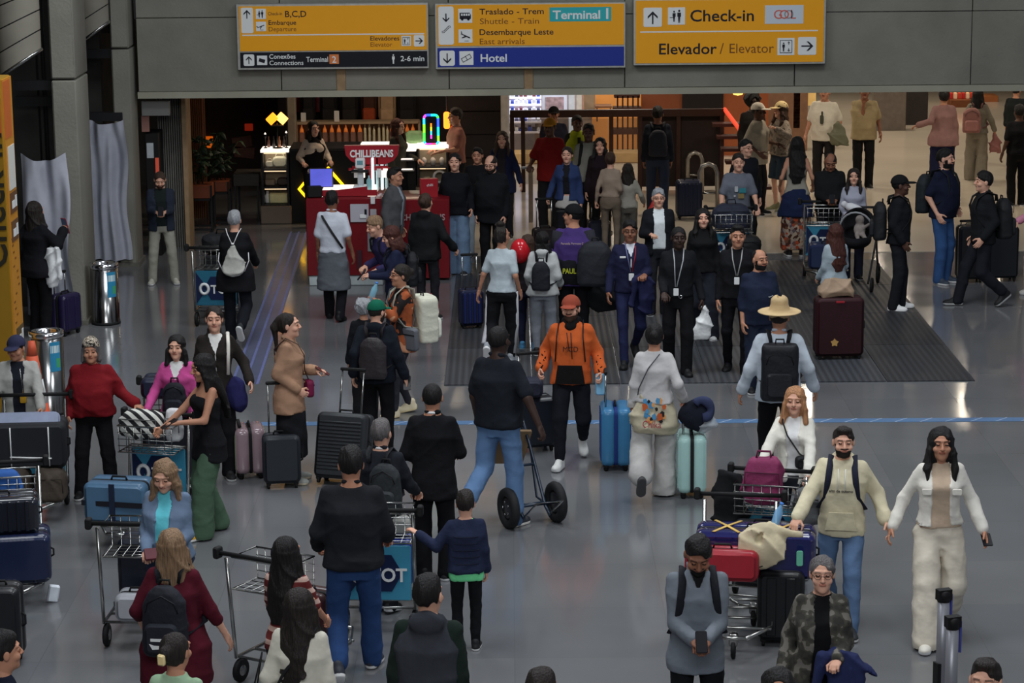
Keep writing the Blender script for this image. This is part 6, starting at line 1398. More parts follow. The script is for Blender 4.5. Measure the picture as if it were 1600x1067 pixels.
m = MB(); hp = (P['hl']+P['hr'])/2; rt = empty('wallet', label='dark red wallet in the hands of the woman in the denim jacket', cat='wallet', M=Matrix.Translation(hp+Vector((0, -.02, .03))) @ Euler((-.9, 0, .3)).to_matrix().to_4x4()); m.rbox((0, 0, 0), (.17, .02, .10), r=.01, bev=.004); m.build('body', mat((80, 22, 34), rough=.5), rt)
# ---- left group
P = person('elderly person in red zipped jacket and patterned knit hat', 152, 529, 776, None, face=6, sex='m', legs='apart', L=(.46, -.16, 1.06), R=(.26, -.06, .93), skin='tan', hair='bob', hc='salt', b=1.22, gear='beanie', gc=(96, 88, 76), elL=(.3, .3, -1),
    top=top((112, 18, 26), t=.04, hem=.92, collar=True, n='zip_jacket', wob=.006), bottom=dict(k='straight', c=(16, 15, 18)), shoe=(20, 20, 22))
[c for c in P['o'].children if c.name.startswith('beanie')][0].material_slots[0].material = pattern('blotch', [(36, 32, 32), (150, 140, 124), (60, 52, 48), (160, 150, 136)], 28)
P = person('man in navy cap and pale grey jacket behind a loaded trolley', 38, 523, 774, None, face=8, skin='tan', hair='short', hc='black', gear='cap', gc=(38, 40, 62), b=1.06, L=(.24, -.36, 1.02), R=(.26, -.3, 1.02), yaw=-20, nod=-8, hands='grip',
    top=top((134, 134, 130), t=.032, open=.055, hem=.88, collar=True, n='jacket'), inner=dict(c=(24, 26, 34)), bottom=dict(k='straight', c=(50, 42, 36)))
rt = empty('yellow_tag', label='yellow lanyard tag hanging on the man in the pale grey jacket', cat='tag', M=P['M'] @ Matrix.Translation(P['U'](.05, P['front'](1.12)-.02, 1.10))); m = MB(); m.rbox((0, 0, 0), (.07, .015, .10), r=.015, bev=.004); m.build('card', mat((210, 160, 30), rough=.5), rt); m = MB(); m.tube([(0, 0, .05), (-.02, 0, .32)], .005, 5); m.build('cord', STEEL, rt)
P = person('woman in bright pink jacket with a backpack on her front', 275, 522, None, 1.56, face=-4, sex='f', skin='fair', hair='half', hc='black', L=(.22, -.26, .98), R=(.28, -.24, 1.0), hands='grip',
    top=top((176, 66, 128), t=.028, hem=.88, collar=True, vneck=.16, n='pink_jacket'), inner=dict(c=(190, 190, 188), n='white_shirt'), bottom=dict(k='slim', c=BK), b=1.02)
backpack(P, 'black backpack worn on the chest of the woman in pink', (20, 22, 30), w=.26, h=.34, d=.13, zt=1.28, front=True, straps=False)
P = person('woman with long dark hair in black tank top and green trousers', 330, 549, 834, None, face=-62, sex='f', legs='step', L=(.12, -.34, 1.14), R=(.20, -.42, .98), skin='tan', hair='longer', hc='black', b=1.06, nod=-12, hands='grip',
    top=top((17, 17, 20), t=.010, sl='none', hem=.74, tank=True, n='tank_top', fl=.02), bottom=dict(k='wide', c=(58, 78, 62), waist=1.02), shoe=(206, 150, 20), sole=(205, 200, 190), spread=.13)
phone(P['hl'], P['face'], 'dark phone in the hand of the woman in green trousers', tilt=-1.1)
P = person('woman in dark brown jacket with white bag strap frowning toward the camera', 334, 477, None, 1.70, face=6, sex='f', skin='fair', hair='pony', hc='dark', L=(.33, -.12, 1.0), R='down', b=1.02, legs='stand',
    top=top((34, 30, 28), t=.03, hem=.82, collar=True, vneck=.15, n='jacket'), inner=dict(c=(190, 190, 186), n='white_shirt'), bottom=dict(k='straight', c=(18, 18, 21)))
BJ = P
strap_line(P, 'white bag strap over the shoulder of the woman in the brown jacket', [(.13, P['back'](1.3), 1.30), (.125, .02, 1.475), (.13, P['front'](1.38)-.01, 1.38), (.12, P['front'](1.1)-.015, 1.08)], (180, 176, 168), .018)
# far left
P = person('woman in black cape holding a red passport up at the left pillar', 64, 313, 528, None, face=140, sex='f', skin='tan', hair='long', hc='dark', L=(.20, .02, 1.0), R=(.22, -.26, 1.36), b=1.1, hands='grip', legs='stand',
    top=top((18, 18, 22), t=.045, hem=.80, n='cape', fl=.03), bottom=dict(k='straight', c=(16, 16, 19)))
phone(P['hr'], P['face'], 'dark red passport held up by the woman in the black cape', c=(130, 20, 40), tilt=-.3, name='passport', s=1.3, cat='passport')
coatdrape(P, -1, (186, 188, 190), 'white cloth bag hanging on the side of the woman in the black cape', w=.16, h=.50, z=1.16, y=-.06, x=.24, name='cloth_bag', cat='bag', d=.10)
P = person('bearded man in dark blue cardigan and light trousers reading his phone', 256, 265, 443, None, face=8, legs='apart', L=(.05, -.31, 1.14), R=(.06, -.31, 1.14), nod=-24, skin='fair', hair='buzz', hc='brown', beard=True, hands='grip', b=1.08,
    top=top((32, 38, 50), t=.026, open=.075, hem=.82, n='cardigan'), inner=dict(c=(22, 28, 28), hem=.90), bottom=dict(k='straight', c=(126, 124, 114)), shoe=(150, 148, 138))
phone((P['hl']+P['hr'])/2+Vector((0, -.01, .03)), P['face'], 'phone held by the man in the blue cardigan by the pillar', tilt=-.8)
P = person('grey haired woman in black coat with a pale drawstring bag', 372, 329, 535, None, face=178, sex='f', legs='kickR', L=(.20, -.34, 1.0), R=(.22, -.34, 1.0), skin='fair', hair='short', hc='grey', b=1.16, hands='grip',
    top=top((17, 17, 20), t=.034, hem=.70, n='coat', fl=.02), bottom=dict(k='straight', c=(18, 20, 26)), shoe=(40, 42, 44), sole=(170, 170, 168), lean=.05)
GH = P
M = P['M'] @ Matrix.Translation(P['U'](0, P['back'](1.15)+.06, 1.12))
rt = empty('drawstring_bag', label='pale drawstring bag on the back of the grey haired woman', cat='backpack', M=M)
f = Field((-.19, -.10, -.24), (.19, .12, .26), .014); f.loft([(-.20, .09, .035, 0), (-.15, .15, .065, .01), (-.02, .14, .065, 0), (.12, .075, .05, 0), (.21, .03, .03, 0)], 0, 0, 0, e=2.2); f.wob(.006, 9, 1.2); V, Q = f.mesh(); me = mesh_np('body', V, Q); me.materials.append(cloth((146, 146, 140))); link('body', me, rt)
for s in (-1, 1): m = MB(); m.tube([(0, .0, .20), (s*.07, -.02, .36), (s*.10, -.12, .41)], .006, 5); m.tube([(s*.14, -.02, -.14), (s*.20, -.04, .0), (s*.19, -.08, .10)], .006, 5); m.build('cord', WHITE, rt)
m = MB(); m.lathe([(.02, 0), (.018, .02)], 10); o = m.build('cord_stopper', WHITE, rt, M=Matrix.Translation((0, .01, .22)))
P = person('waiter in white short sleeved shirt with grey apron, seen from behind', 523, 297, 500, None, face=172, legs='step', L='down', R=(.26, -.02, .90), skin='brown', hair='short', hc='black', b=1.0,
    top=top((162, 166, 176), t=.026, sl='short', hem=.93, collar=True, n='shirt'), bottom=dict(k='straight', c=(18, 18, 22)), shoe=(18, 18, 20), sole=(22, 22, 24))
g = Field((-.30, -.26, .38), (.30, .26, 1.02), .018); g.loft([(.42, .235, .175, .0), (.70, .215, .155, .0), (.95, .178, .13, .005), (.99, .17, .125, .005)], 0); g.wob(.004, 5, .8); V, Q = g.mesh(); me = mesh_np('apron', V, Q); me.materials.append(cloth((74, 78, 84))); link('apron', me, P['o'])
strap_line(P, 'black strap crossing the back of the waiter', [(.16, P['front'](1.38)*.3, 1.46), (.10, P['back'](1.4)+.01, 1.41), (-.02, P['back'](1.22)+.012, 1.22), (-.16, P['back'](1.0)+.0, 1.0)], BK, .016)
# ---- middle row
P = person('woman in camel blazer and long black skirt holding a phone and suitcase grip', 457, 487, 752, None, face=88, sex='f', legs='stand', L=(.10, -.25, 1.13), R=(.17, -.10, .99), skin='fair', hair='pony', hc='dark', hands='grip',
    top=top((140, 108, 86), t=.036, hem=.74, collar=True, n='blazer', fl=.01), bottom=dict(k='skirt', c=(20, 20, 23), len=.28, fl=.03), shoe=(120, 122, 118), sole=(160, 150, 130))
CB = P
phone(P['hl'], P['face'], 'phone in the hand of the woman in the camel blazer', tilt=-1.0, c=(80, 30, 30))
crossbag(P, 'small magenta bag on the front of the woman in the camel blazer', (112, 18, 62), q=1, w=.14, h=.18, z=.95, x=.08, y=P['front'](.95)-.05, strapc=(70, 50, 44))
for i in range(3): m = MB(); m.lathe([(.012, 0), (.010, .006), (0, .007)], 10, M=Matrix.Translation(P['U'](.05, P['front'](1.1)-.012, 1.20-.09*i)) @ Matrix.Rotation(PI/2, 4, 'X')); m.build('button', mat((170, 140, 90), rough=.3, metal=.8), P['o'])
P = person('man in green cap and black hooded jacket with a dark backpack', 592, 468, 712, None, face=172, legs='stand', L=(.24, .12, .94), R=(.30, -.02, .90), skin='fair', hair='short', hc='dark', beard=True, gear='cap', gc=(12, 92, 70), b=1.1, yaw=-30, nod=-6,
    top=top((18, 22, 30), t=.036, hem=.84, hood=True, n='hooded_jacket'), bottom=dict(k='straight', c=(14, 14, 17)), shoe=(20, 20, 22))
GC = P
backpack(P, 'dark brown leather backpack on the man in the green cap', (40, 36, 38), w=.31, h=.46, d=.13, zt=1.38, rough=.45, pocket=False)
phone(P['hr'], 0, 'phone in the hand of the man in the green cap', tilt=-.6)
P = person('person with fluffy grey and white hair half hidden behind the man in the green cap', 572, 466, 668, None, face=178, sex='f', hair='afro', hc='grey', heads=.86, top=top((18, 20, 24), t=.03), bottom=dict(k='straight', c=BK))
P = person('woman with glasses in embroidered orange jacket drinking from a bottle', 630, 410, 648, None, face=-68, sex='f', legs='step', L=(.06, -.30, 1.34), R=(.10, -.30, 1.28), skin='tan', hair='bun', hc='dark', glasses=True, hands='grip',
    top=top((150, 76, 40), m=pattern('blotch', [(28, 24, 24), (140, 70, 36), (148, 74, 40), (152, 78, 42), (170, 120, 90)], 7), t=.028, hem=.76, open=.05, n='orange_jacket'), inner=dict(c=(22, 22, 24)), bottom=dict(k='tight', c=(42, 42, 48)), shoe=(190, 178, 150), sole=(196, 180, 140))
OJ = P
bottle(P['hl']+Vector((-.02, 0, -.03)), 'clear water bottle in the hands of the woman in the orange jacket', tilt=.35, h=.20)
backpack(P, 'large white travel backpack on the woman in the orange jacket', (176, 176, 160), w=.36, h=.52, d=.24, zt=1.36, rough=.6, boxy=True)
crossbag(P, 'grey crossbody bag of the woman in the orange jacket', (78, 80, 86), q=1, w=.25, h=.26, z=.92, x=.20, y=.02)
P = person('tall man in black polo shirt and blue jeans pulling a hand truck', 782, 507, 822, None, face=150, legs='kickL', L=(.24, -.05, .90), R=(.42, .05, .92), skin='deep', hair='buzz', hc='black', b=1.2, hands=('relax', 'grip'), elR=(.3, .6, 0),
    top=top((22, 25, 31), t=.024, sl='short', hem=.88, collar=True, n='polo_shirt'), bottom=dict(k='straight', c=(80, 108, 144)), shoe=(44, 46, 52), sole=(196, 190, 184), spread=.11)
P = person('bearded man in orange hoodie with black pocket, pulling two suitcases', 893, 455, 722, None, face=-6, legs='walkR', L=(.30, -.10, .97), R=(.30, -.04, .99), skin='fair', hair='short', hc='brown', beard=True, gear='cap', gc=(136, 62, 44), yaw=-8, hands='grip', b=1.04,
    top=top((192, 88, 36), t=.034, hem=.86, n='hoodie', cuff=1.1, m=cloth((192, 88, 36))), bottom=dict(k='jogger', c=(17, 18, 24)), shoe=(178, 178, 176), sole=(200, 200, 198))
OH = P
dp = P['drop']
m = MB(); m.poly([(-.15, -.11), (.15, -.11), (.12, .08), (-.12, .08)], .016, M=Matrix.Translation((0, P['front'](.98)-.022, .99-dp)) @ Matrix.Rotation(.04, 4, 'X')); m.build('black_pocket', cloth((18, 16, 17)), P['o'])
g = Field((-.2, -.2, 1.34), (.2, .2, 1.6), .013); g.cone(P['U'](0, .02, 1.455), P['U'](0, .015, 1.505), .088, .076, .0); g.ell(P['U'](0, .10, 1.46), (.11, .055, .07), .03); g.ell(P['U'](0, -.05, 1.44), (.07, .06, .05), .03); g.wob(.005, 2, 1.5); V, Q = g.mesh(); me = mesh_np('black_hood', V, Q); me.materials.append(cloth((18, 17, 18))); link('black_hood', me, P['o'])
text('lettering', 'MCD', .075, mat((26, 20, 20), rough=.8, var=0), P['o'], FX(-.07, P['front'](1.22)-.034, 1.215-dp), .002, .0, width=.15)
for s in (-1, 1): m = MB(); m.tube([P['U'](s*.02-.01, P['front'](1.36)-.015, 1.40), P['U'](s*.015+.01, P['front'](1.22)-.035, 1.18-.04*s)], .005, 5); m.build('drawstring', BLACK, P['o'])
for s in (-1, 1):
    sh, e, w, _ = P['J'][s]; m = MB()
    for i in range(6):
        t = .15+.14*i; c0 = e*(1-t)+w*t; m.tube([c0+Vector((s*.03*math.sin(i*2), -.068, .02)), c0+Vector((s*.015*math.cos(i), -.072, -.015)), c0+Vector((-s*.02, -.064, -.05))], [.004, .016, .003], 5)
    m.tube([w-(w-e).normalized()*.06, w], [.043, .036], 10); o = m.build('sleeve_print', cloth((22, 18, 18)), P['o']); o['kind'] = 'stuff'
    m = MB(); m.tube([P['U'](s*.10, P['back'](1.2)+.01, 1.0), P['U'](s*.12, .02, 1.475+.02), P['U'](s*.13, P['front'](1.34)-.012, 1.36), P['U'](s*.15, P['front'](1.1)*.8, 1.10)], .007, 5); 
    o = m.build('cord', BLACK); o.matrix_world = P['M']; tag(o, ['right', '', 'left'][s+1]+' black cord of the drawstring bag worn by the man in the orange hoodie', 'cord')
P = person('woman in white sweatshirt with a printed cloth tied at her waist, from behind', 1022, 503, 775, None, face=172, sex='f', legs='kickL', L='down', R=(.28, -.04, .98), skin='tan', hair='bun', hc='black', b=1.08, hands=('relax', 'grip'),
    top=top((160, 158, 158), t=.03, hem=.96, n='sweatshirt', cuff=1.2), bottom=dict(k='wide', c=(150, 148, 146)), shoe=(34, 34, 36), sole=(60, 60, 62))
WS = P
g = Field((-.32, -.26, .60), (.32, .32, 1.06), .016); g.loft([(.66, .19, .14, .02), (.74, .235, .185, .03), (.86, .235, .17, .02), (.99, .17, .128, .01), (1.03, .165, .122, .01)], 0); g.wob(.008, 5, .9); V, Q = g.mesh(); me = mesh_np('tied_sweater', V, Q); me.materials.append(cloth((160, 152, 130))); link('tied_sweater', me, P['o'])
r = random.Random(5); m = MB()
for i in range(22):
    x, z = r.uniform(-.11, .09), r.uniform(-.10, .12); q = r.uniform(.016, .034); a = r.uniform(0, 6)
    yb_ = .02+.172*math.sqrt(max(0.05, 1-(x/.235)**2))+.012
    m.poly([(x+q*math.cos(a+k), z+q*1.3*math.sin(a+k)) for k in (0, 1.1, 2.2, 3.3, 4.6)], .01, i % 5, M=Matrix.Translation((0, yb_, .90-P['drop'])))
o = m.build('flower_print', [mat(c, rough=.8, var=.1) for c in ((60, 120, 160), (30, 26, 30), (180, 84, 40), (70, 130, 170), (200, 140, 80))], P['o']); o['kind'] = 'stuff'
text('lettering', 'Chika', .10, mat((150, 60, 66), rough=.8, var=0), P['o'], Matrix.Translation((.10, .216, .745-P['drop'])) @ Matrix.Rotation(PI, 4, 'Z') @ Matrix.Rotation(PI/2, 4, 'X'), .002, 0, width=.18)
m = MB(); m.tube([P['U'](*a) for a in ((-.06, P['back'](1.44)+.02, 1.46), (.05, P['back'](1.32)+.012, 1.32), (.14, P['back'](1.12)+.012, 1.12), (.16, .05, 1.02))], .006, 5); o = m.build('cord', mat((60, 60, 66), rough=.7)); o.matrix_world = P['M']; tag(o, 'thin grey cord across the back of the woman in the white sweatshirt', 'cord')
P = person('man in straw hat and pale shirt with a black backpack, from behind', 1218, 466, None, 1.80, face=176, legs='walkL', L=(.33, -.04, .90), R=(.33, -.06, .92), skin='tan', hair='short', hc='dark', gear='straw', gc=(170, 146, 108), b=1.1,
    top=top((156, 164, 174), t=.032, hem=.84, collar=True, n='shirt'), bottom=dict(k='straight', c=(14, 14, 17)), yaw=-10)
backpack(P, 'large black travel backpack on the man in the straw hat', (20, 21, 25), w=.34, h=.52, d=.19, zt=1.42, rough=.5, boxy=True)
# ---- crew in the centre
P = person('young man in navy uniform sweater with red lanyard, carrying a coat', 984, 338, 568, None, face=4, legs='walkR', L=(.14, -.27, 1.12), R=(.26, -.08, .90), skin='brown', hair='short', hc='black', glasses=True, yaw=-6, hands=('grip', 'relax'),
    top=top((26, 28, 52), t=.024, hem=.90, vneck=.12, n='sweater'), inner=dict(c=(180, 182, 190), n='white_shirt', hem=1.2), bottom=dict(k='slim', c=(26, 30, 58)), shoe=(18, 18, 20), sole=(20, 20, 22))
def lanyard(P, label, c, cardc=(190, 192, 196), z=1.10, x=0.0, c2=None):
    root = empty('lanyard', label=label, cat='lanyard', M=P['M'])
    U = P['U']
    for s, cc in ((-1, c2 or c), (1, c)):
        m = MB(); m.tube([U(s*.055, .05, 1.49), U(s*.062, -.03, 1.478+P['T']*.3), U(s*.05, P['front'](1.36)-.012, 1.37), U(x+s*.008, P['front'](z+.09)-.014, z+.06)], .007, 5, flat=.5); m.build('ribbon', mat(cc, rough=.6, var=0), root)
    m = MB(); m.rbox(U(x, P['front'](z)-.020, z), (.06, .006, .085), r=.006, bev=.002, n=2); m.build('card', mat(cardc, rough=.4, var=0), root)
lanyard(P, 'red lanyard with white card on the man in the navy sweater', (150, 24, 40), c2=(90, 96, 130))
coatdrape(P, 1, (30, 32, 62), 'folded navy coat over the arm of the man with the red lanyard', w=.22, h=.42, z=1.10)
m = MB(); m.rbox(P['U'](-.10, P['front'](1.33)-.014, 1.335), (.07, .008, .022), r=.003, bev=.002); o = m.build('name_badge', WHITE); o.matrix_world = P['M']; tag(o, 'small white name badge on the navy uniform sweater', 'badge')
P = person('tall man in black shirt with white lanyard carrying a plastic bag', 1059, 352, 583, None, face=-2, legs='step', L=(.27, -.05, .90), R=(.17, -.20, 1.0), skin='deep', hair='buzz', hc='black', yaw=6, hands='grip',
    top=top((20, 21, 24), t=.022, hem=.93, n='shirt', collar=True), bottom=dict(k='straight', c=(14, 14, 17)), shoe=(16, 16, 18), sole=(20, 20, 20))
lanyard(P, 'white lanyard with a card on the tall man in the black shirt', (150, 152, 156), z=1.0, x=-.03)
m = MB(); m.tube([P['U'](.0, P['front'](.94)-.012, .94), P['U'](.025, P['front'](.94)-.012, .96), P['U'](.05, P['front'](.94)-.012, .94), P['U'](.025, P['front'](.94)-.012, .92)], .004, 5, closed=True); m.build('belt_buckle', CHROME, P['o'])
plastic_bag(P['hl'], .24, .40, 'white plastic bag hanging from the hand of the tall man in black')
P = person('woman with long black hair dressed all in black', 1097, 324, 528, None, face=2, sex='f', legs='step', L='down', R='down', skin='fair', hair='long', hc='black', top=top((17, 17, 19), t=.026, turtle=True, n='sweater'), bottom=dict(k='wide', c=(26, 28, 36)), shoe=(150, 150, 150), b=1.04)
P = person('young man in black shirt with patterned lanyard walking in the middle', 1150, 350, 582, None, face=-6, legs='step', L=(.24, -.05, .92), R='down', skin='tan', hair='quiff', hc='black', top=top((18, 18, 21), t=.022, hem=.90, collar=True, n='shirt'), bottom=dict(k='slim', c=(14, 14, 18)), shoe=(16, 16, 18), sole=(18, 18, 18), yaw=8)
lanyard(P, 'black and white lanyard on the young man in the black shirt', (140, 140, 140), z=1.12)
P = person('bald bearded man in navy short sleeved shirt holding one hand up', 1184, 388, 612, None, face=14, legs='stand', L=(.14, -.28, 1.12), R='down', skin='tan', hair='receding', hc='black', beard=True, yaw=16, b=1.14, hands=('grip', 'relax'),
    top=top((26, 32, 50), t=.026, sl='34', hem=.84, n='overshirt'), bottom=dict(k='straight', c=(26, 32, 48)), shoe=(20, 20, 22))
m = MB(); m.poly([(-.03, .0), (-.01, -.008), (.035, .014), (-.005, .0)], .004, M=Matrix.Translation(P['U'](.07, P['front'](1.20)-.018, 1.20))); m.build('small_mark', WHITE, P['o'])
P = person('grey haired man in dark blazer over a white shirt', 1028, 294, 492, None, face=4, skin='fair', hair='short', hc='grey', glasses=True, L='down', R=(.14, -.27, 1.16), hands=('relax', 'grip'), b=1.08,
    top=top((20, 21, 26), t=.028, open=.07, hem=.84, collar=True, n='blazer', spread=.03), inner=dict(c=(184, 190, 200), n='white_shirt'), bottom=dict(k='straight', c=(26, 27, 32)))
# ---- people at the kiosk and behind
P = person('man in grey jacket with dark hair leaning at the kiosk', 615, 260, 455, None, face=70, skin='tan', hair='quiff', hc='black', b=1.05, lean=.08, top=top((64, 64, 66), t=.034, hem=.80, collar=True, n='jacket', open=.03), inner=dict(c=(130, 138, 148)), bottom=dict(k='straight', c=(24, 24, 27)), L='down', R='down')
P = person('man with light brown hair in purple sweater bending over', 622, 332, 545, None, face=-60, skin='fair', hair='short', hc='light', lean=.42, nod=-18, b=1.04, L=(.16, -.34, 1.08), R=(.16, -.34, 1.08), top=top((44, 40, 76), t=.028, n='sweater'), bottom=dict(k='straight', c=(30, 30, 40)), hands='grip')
backpack(P, 'black backpack on the bending man in the purple sweater', (18, 19, 24), h=.42)
P = person('woman with reddish brown hair in navy top looking at her phone', 620, 350, 568, None, face=-84, sex='f', skin='fair', hair='half', hc='auburn', nod=-22, L=(.07, -.31, 1.12), R=(.07, -.31, 1.12), hands='grip', top=top((26, 30, 52), t=.026, n='top'), bottom=dict(k='straight', c=(22, 24, 34)))
phone(P['hl']+Vector((-.03, 0, .02)), P['face'], 'phone held by the woman with reddish brown hair', tilt=-.7)
backpack(P, 'black backpack on the woman with reddish brown hair', (18, 19, 24), h=.42)
P = person('person with a hair knot in a black hoodie pulling a suitcase', 668, 300, 500, None, face=160, skin='fair', hair='bun', hc='brown', b=1.05, R=(.36, -.12, .98), L='down', legs='stand', hands=('relax', 'grip'), top=top((19, 20, 22), t=.034, hood=True, hem=.84, n='hoodie'), bottom=dict(k='slim', c=(26, 26, 30)))
BHd = P
P = person('woman in black sweater and wide light blue jeans facing the camera', 713, 238, 428, None, face=-4, sex='f', skin='fair', hair='bun', hc='black', b=1.15, L=(.24, -.12, .96), R=(.24, -.04, .92), top=top((16, 17, 22), t=.032, hem=.86, n='sweater'), bottom=dict(k='wide', c=(84, 104, 128)))
P = person('bald bearded man with glasses in a big black jacket looking down', 770, 240, 428, None, face=-20, skin='fair', hair='receding', hc='dark', beard=True, glasses=True, b=1.2, nod=-18, L='down', R='down', top=top((17, 19, 22), t=.042, hem=.76, n='jacket', collar=True), bottom=dict(k='straight', c=(15, 15, 18)))
P = person('man with dark hair in black top walking behind the bald man', 748, 226, 396, None, face=-8, skin='tan', hair='quiff', hc='black', legs='walkR', top=top((18, 18, 21), t=.026), bottom=dict(k='straight', c=(120, 130, 140)), shoe=(190, 190, 188))
P = person('woman with brown hair in dark blue coat near the dark wall', 786, 204, 372, None, face=-4, sex='f', skin='fair', hair='long', hc='brown', b=1.1, L=(.30, -.1, .92), top=top((24, 28, 54), t=.03, open=.05, hem=.74, n='coat'), inner=dict(c=(36, 32, 34)), bottom=dict(k='straight', c=(26, 26, 32)))
P = person('seller in white shirt and black vest behind the shop counter', 489, 188, None, 1.66, face=18, sex='f', skin='fair', hair='half', hc='black', L=(.22, -.22, 1.1), R=(.24, -.22, 1.1), b=1.05, yaw=14,
    top=top((176, 160, 144), t=.022, n='shirt'), bottom=dict(k='straight', c=BK))
extra_top(P, dict(t=.030, hem=.96, c=(18, 16, 17)), 'vest')
P = person('customer with long auburn hair leaning at the bright shop counter', 621, 184, None, 1.66, face=60, sex='f', skin='fair', hair='long', hc='auburn', top=top((60, 58, 50), t=.024), bottom=dict(k='straight', c=BK), L=(.20, -.26, 1.05))
P = person('man in dusty pink t-shirt standing behind the orange neon light', 712, 168, None, 1.78, face=-70, skin='tan', hair='short', hc='dark', top=top((128, 84, 72), t=.024, sl='short'), bottom=dict(k='straight', c=BK), L=(.14, -.30, 1.1), R=(.16, -.28, 1.1))
m = MB(); m.rbox((0, 0, .10), (.30, .16, .20), r=.08, bev=.05); p = PY(648, 229, YC+.35); o = m.build('shopping_bag', mat((92, 120, 84), rough=.4, bump=.5, bscale=12, var=.2), None, (p.x, YC+.45, 0)); o.location.z = H2+.06; tag(o, 'crumpled green bag lying on the bright shop counter', 'bag')
# ---- centre background
P = person('man in yellow cap and red t-shirt', 860, 184, 372, None, face=-14, skin='dark', hair='short', hc='black', gear='cap', gc=(168, 116, 24), b=1.05, R=(.24, -.24, 1.08), L='down', hands='grip', top=top((112, 18, 16), t=.026, sl='short', hem=.84, n='shirt'), bottom=dict(k='straight', c=(22, 20, 22)))
P = person('tall man in black cap and dark jacket behind the yellow cap man', 866, 166, 326, None, face=0, skin='brown', hair='short', hc='black', gear='cap', gc=(14, 13, 15), b=1.15, top=top((20, 20, 32), t=.034, n='jacket'), bottom=dict(k='straight', c=BK))
P = person('worker in a yellow green safety vest', 902, 180, 346, None, face=10, skin='dark', hair='short', hc='black', top=top((22, 22, 24), t=.024), bottom=dict(k='straight', c=BK))
extra_top(P, dict(t=.034, hem=.90, c=(134, 144, 20)), 'safety_vest')
m = MB(); m.box(P['U'](0, P['front'](1.2)-.03, 1.18), (.05, .02, .46)); m.build('dark_stripe', DARK, P['o'])
P = person('young man in white shirt with dark backpack straps', 920, 193, 378, None, face=-4, skin='dark', hair='short', hc='black', top=top((112, 110, 102), t=.024, n='shirt'), bottom=dict(k='straight', c=BK))
backpack(P, 'dark backpack on the young man in the white shirt far back', (24, 24, 26), h=.4)
P = person('woman with long black hair and dark coat beside the white shirt man', 938, 214, 385, None, face=-6, sex='f', skin='fair', hair='long', hc='black', top=top((26, 18, 22), t=.03, n='coat', hem=.7), bottom=dict(k='straight', c=BK))
P = person('woman in blue denim jacket walking toward the camera', 887, 228, 405, None, face=-10, sex='f', skin='fair', hair='bun', hc='dark', R=(.28, -.10, .96), L='down', hands='grip', b=1.08,
    top=top((38, 52, 88), t=.03, open=.035, hem=.92, collar=True, n='denim_jacket', spread=.02), inner=dict(c=(24, 24, 28), hem=1.02), bottom=dict(k='straight', c=(20, 20, 24)))
DJ = P
g = Field((-.28, -.22, .76), (.28, .22, 1.04), .02); g.loft([(.80, .195, .14, .01), (1.0, .165, .12, .01)], 0); V, Q = g.mesh(); me = mesh_np('white_hem', V, Q); me.materials.append(cloth((150, 146, 142))); link('white_hem', me, P['o'])
P = person('woman in tight beige top and taupe trousers seen from behind', 954, 236, 400, None, face=166, sex='f', skin='fair', hair='bun', hc='brown', b=1.05, L=(.24, .02, .90), R=(.16, -.16, 1.0), hands=('grip', 'relax'), top=top((128, 112, 98), t=.010, hem=.98, n='top'), bottom=dict(k='tight', c=(94, 82, 70), waist=1.0))
BG = P
P = person('person in light grey cardigan beside the woman in beige', 981, 255, 398, None, face=176, sex='f', skin='tan', hair='long', hc='dark', top=top((124, 120, 110), t=.03, n='cardigan'), bottom=dict(k='straight', c=(70, 66, 60)), R=(.30, -.14, .98), heads=1.05)
plastic_bag(P['hr']+Vector((.12, -.06, .12)), .30, .46, 'red and white shop bag carried next to the grey haired man', c=(176, 44, 40))
P = person('man in dark sweater with a backpack walking away from the camera', 1027, 165, 336, None, face=178, skin='brown', hair='short', hc='black', b=1.1, legs='step', top=top((22, 25, 34), t=.03, n='sweater'), bottom=dict(k='straight', c=(36, 44, 60)))
backpack(P, 'dark backpack on the man walking away by the railing', (26, 28, 38), h=.42, pocket=False)
P = person('man in grey printed t-shirt pushing a trolley with a navy bag', 1151, 238, 428, None, face=2, skin='fair', hair='short', hc='dark', L=(.24, -.30, 1.0), R=(.26, -.30, .98), hands='grip', lean=.10, b=1.05, top=top((84, 88, 98), t=.022, sl='short', hem=.88, n='t_shirt'), bottom=dict(k='straight', c=(40, 42, 50)))
GT = P
m = MB()
for i, (x, z, w, h_) in enumerate(((-.04, .05, .05, .08), (.05, .03, .10, .07), (.03, -.05, .09, .07), (-.06, -.05, .03, .03))): m.rbox(P['U'](x, P['front'](1.2)-.012, 1.2+z), (w, .006, h_), r=.01, bev=.002, mi=i)
m.build('chest_print', [mat(c, rough=.8, var=.1) for c in ((150, 150, 155), (40, 110, 120), (110, 96, 60), (140, 140, 145))], P['o'])
P = person('man with glasses in a dark jacket behind the grey t-shirt man', 1163, 217, 400, None, face=20, skin='fair', hair='short', hc='black', glasses=True, yaw=20, b=1.08, top=top((18, 20, 26), t=.03, n='jacket'), bottom=dict(k='straight', c=(17, 18, 22)))
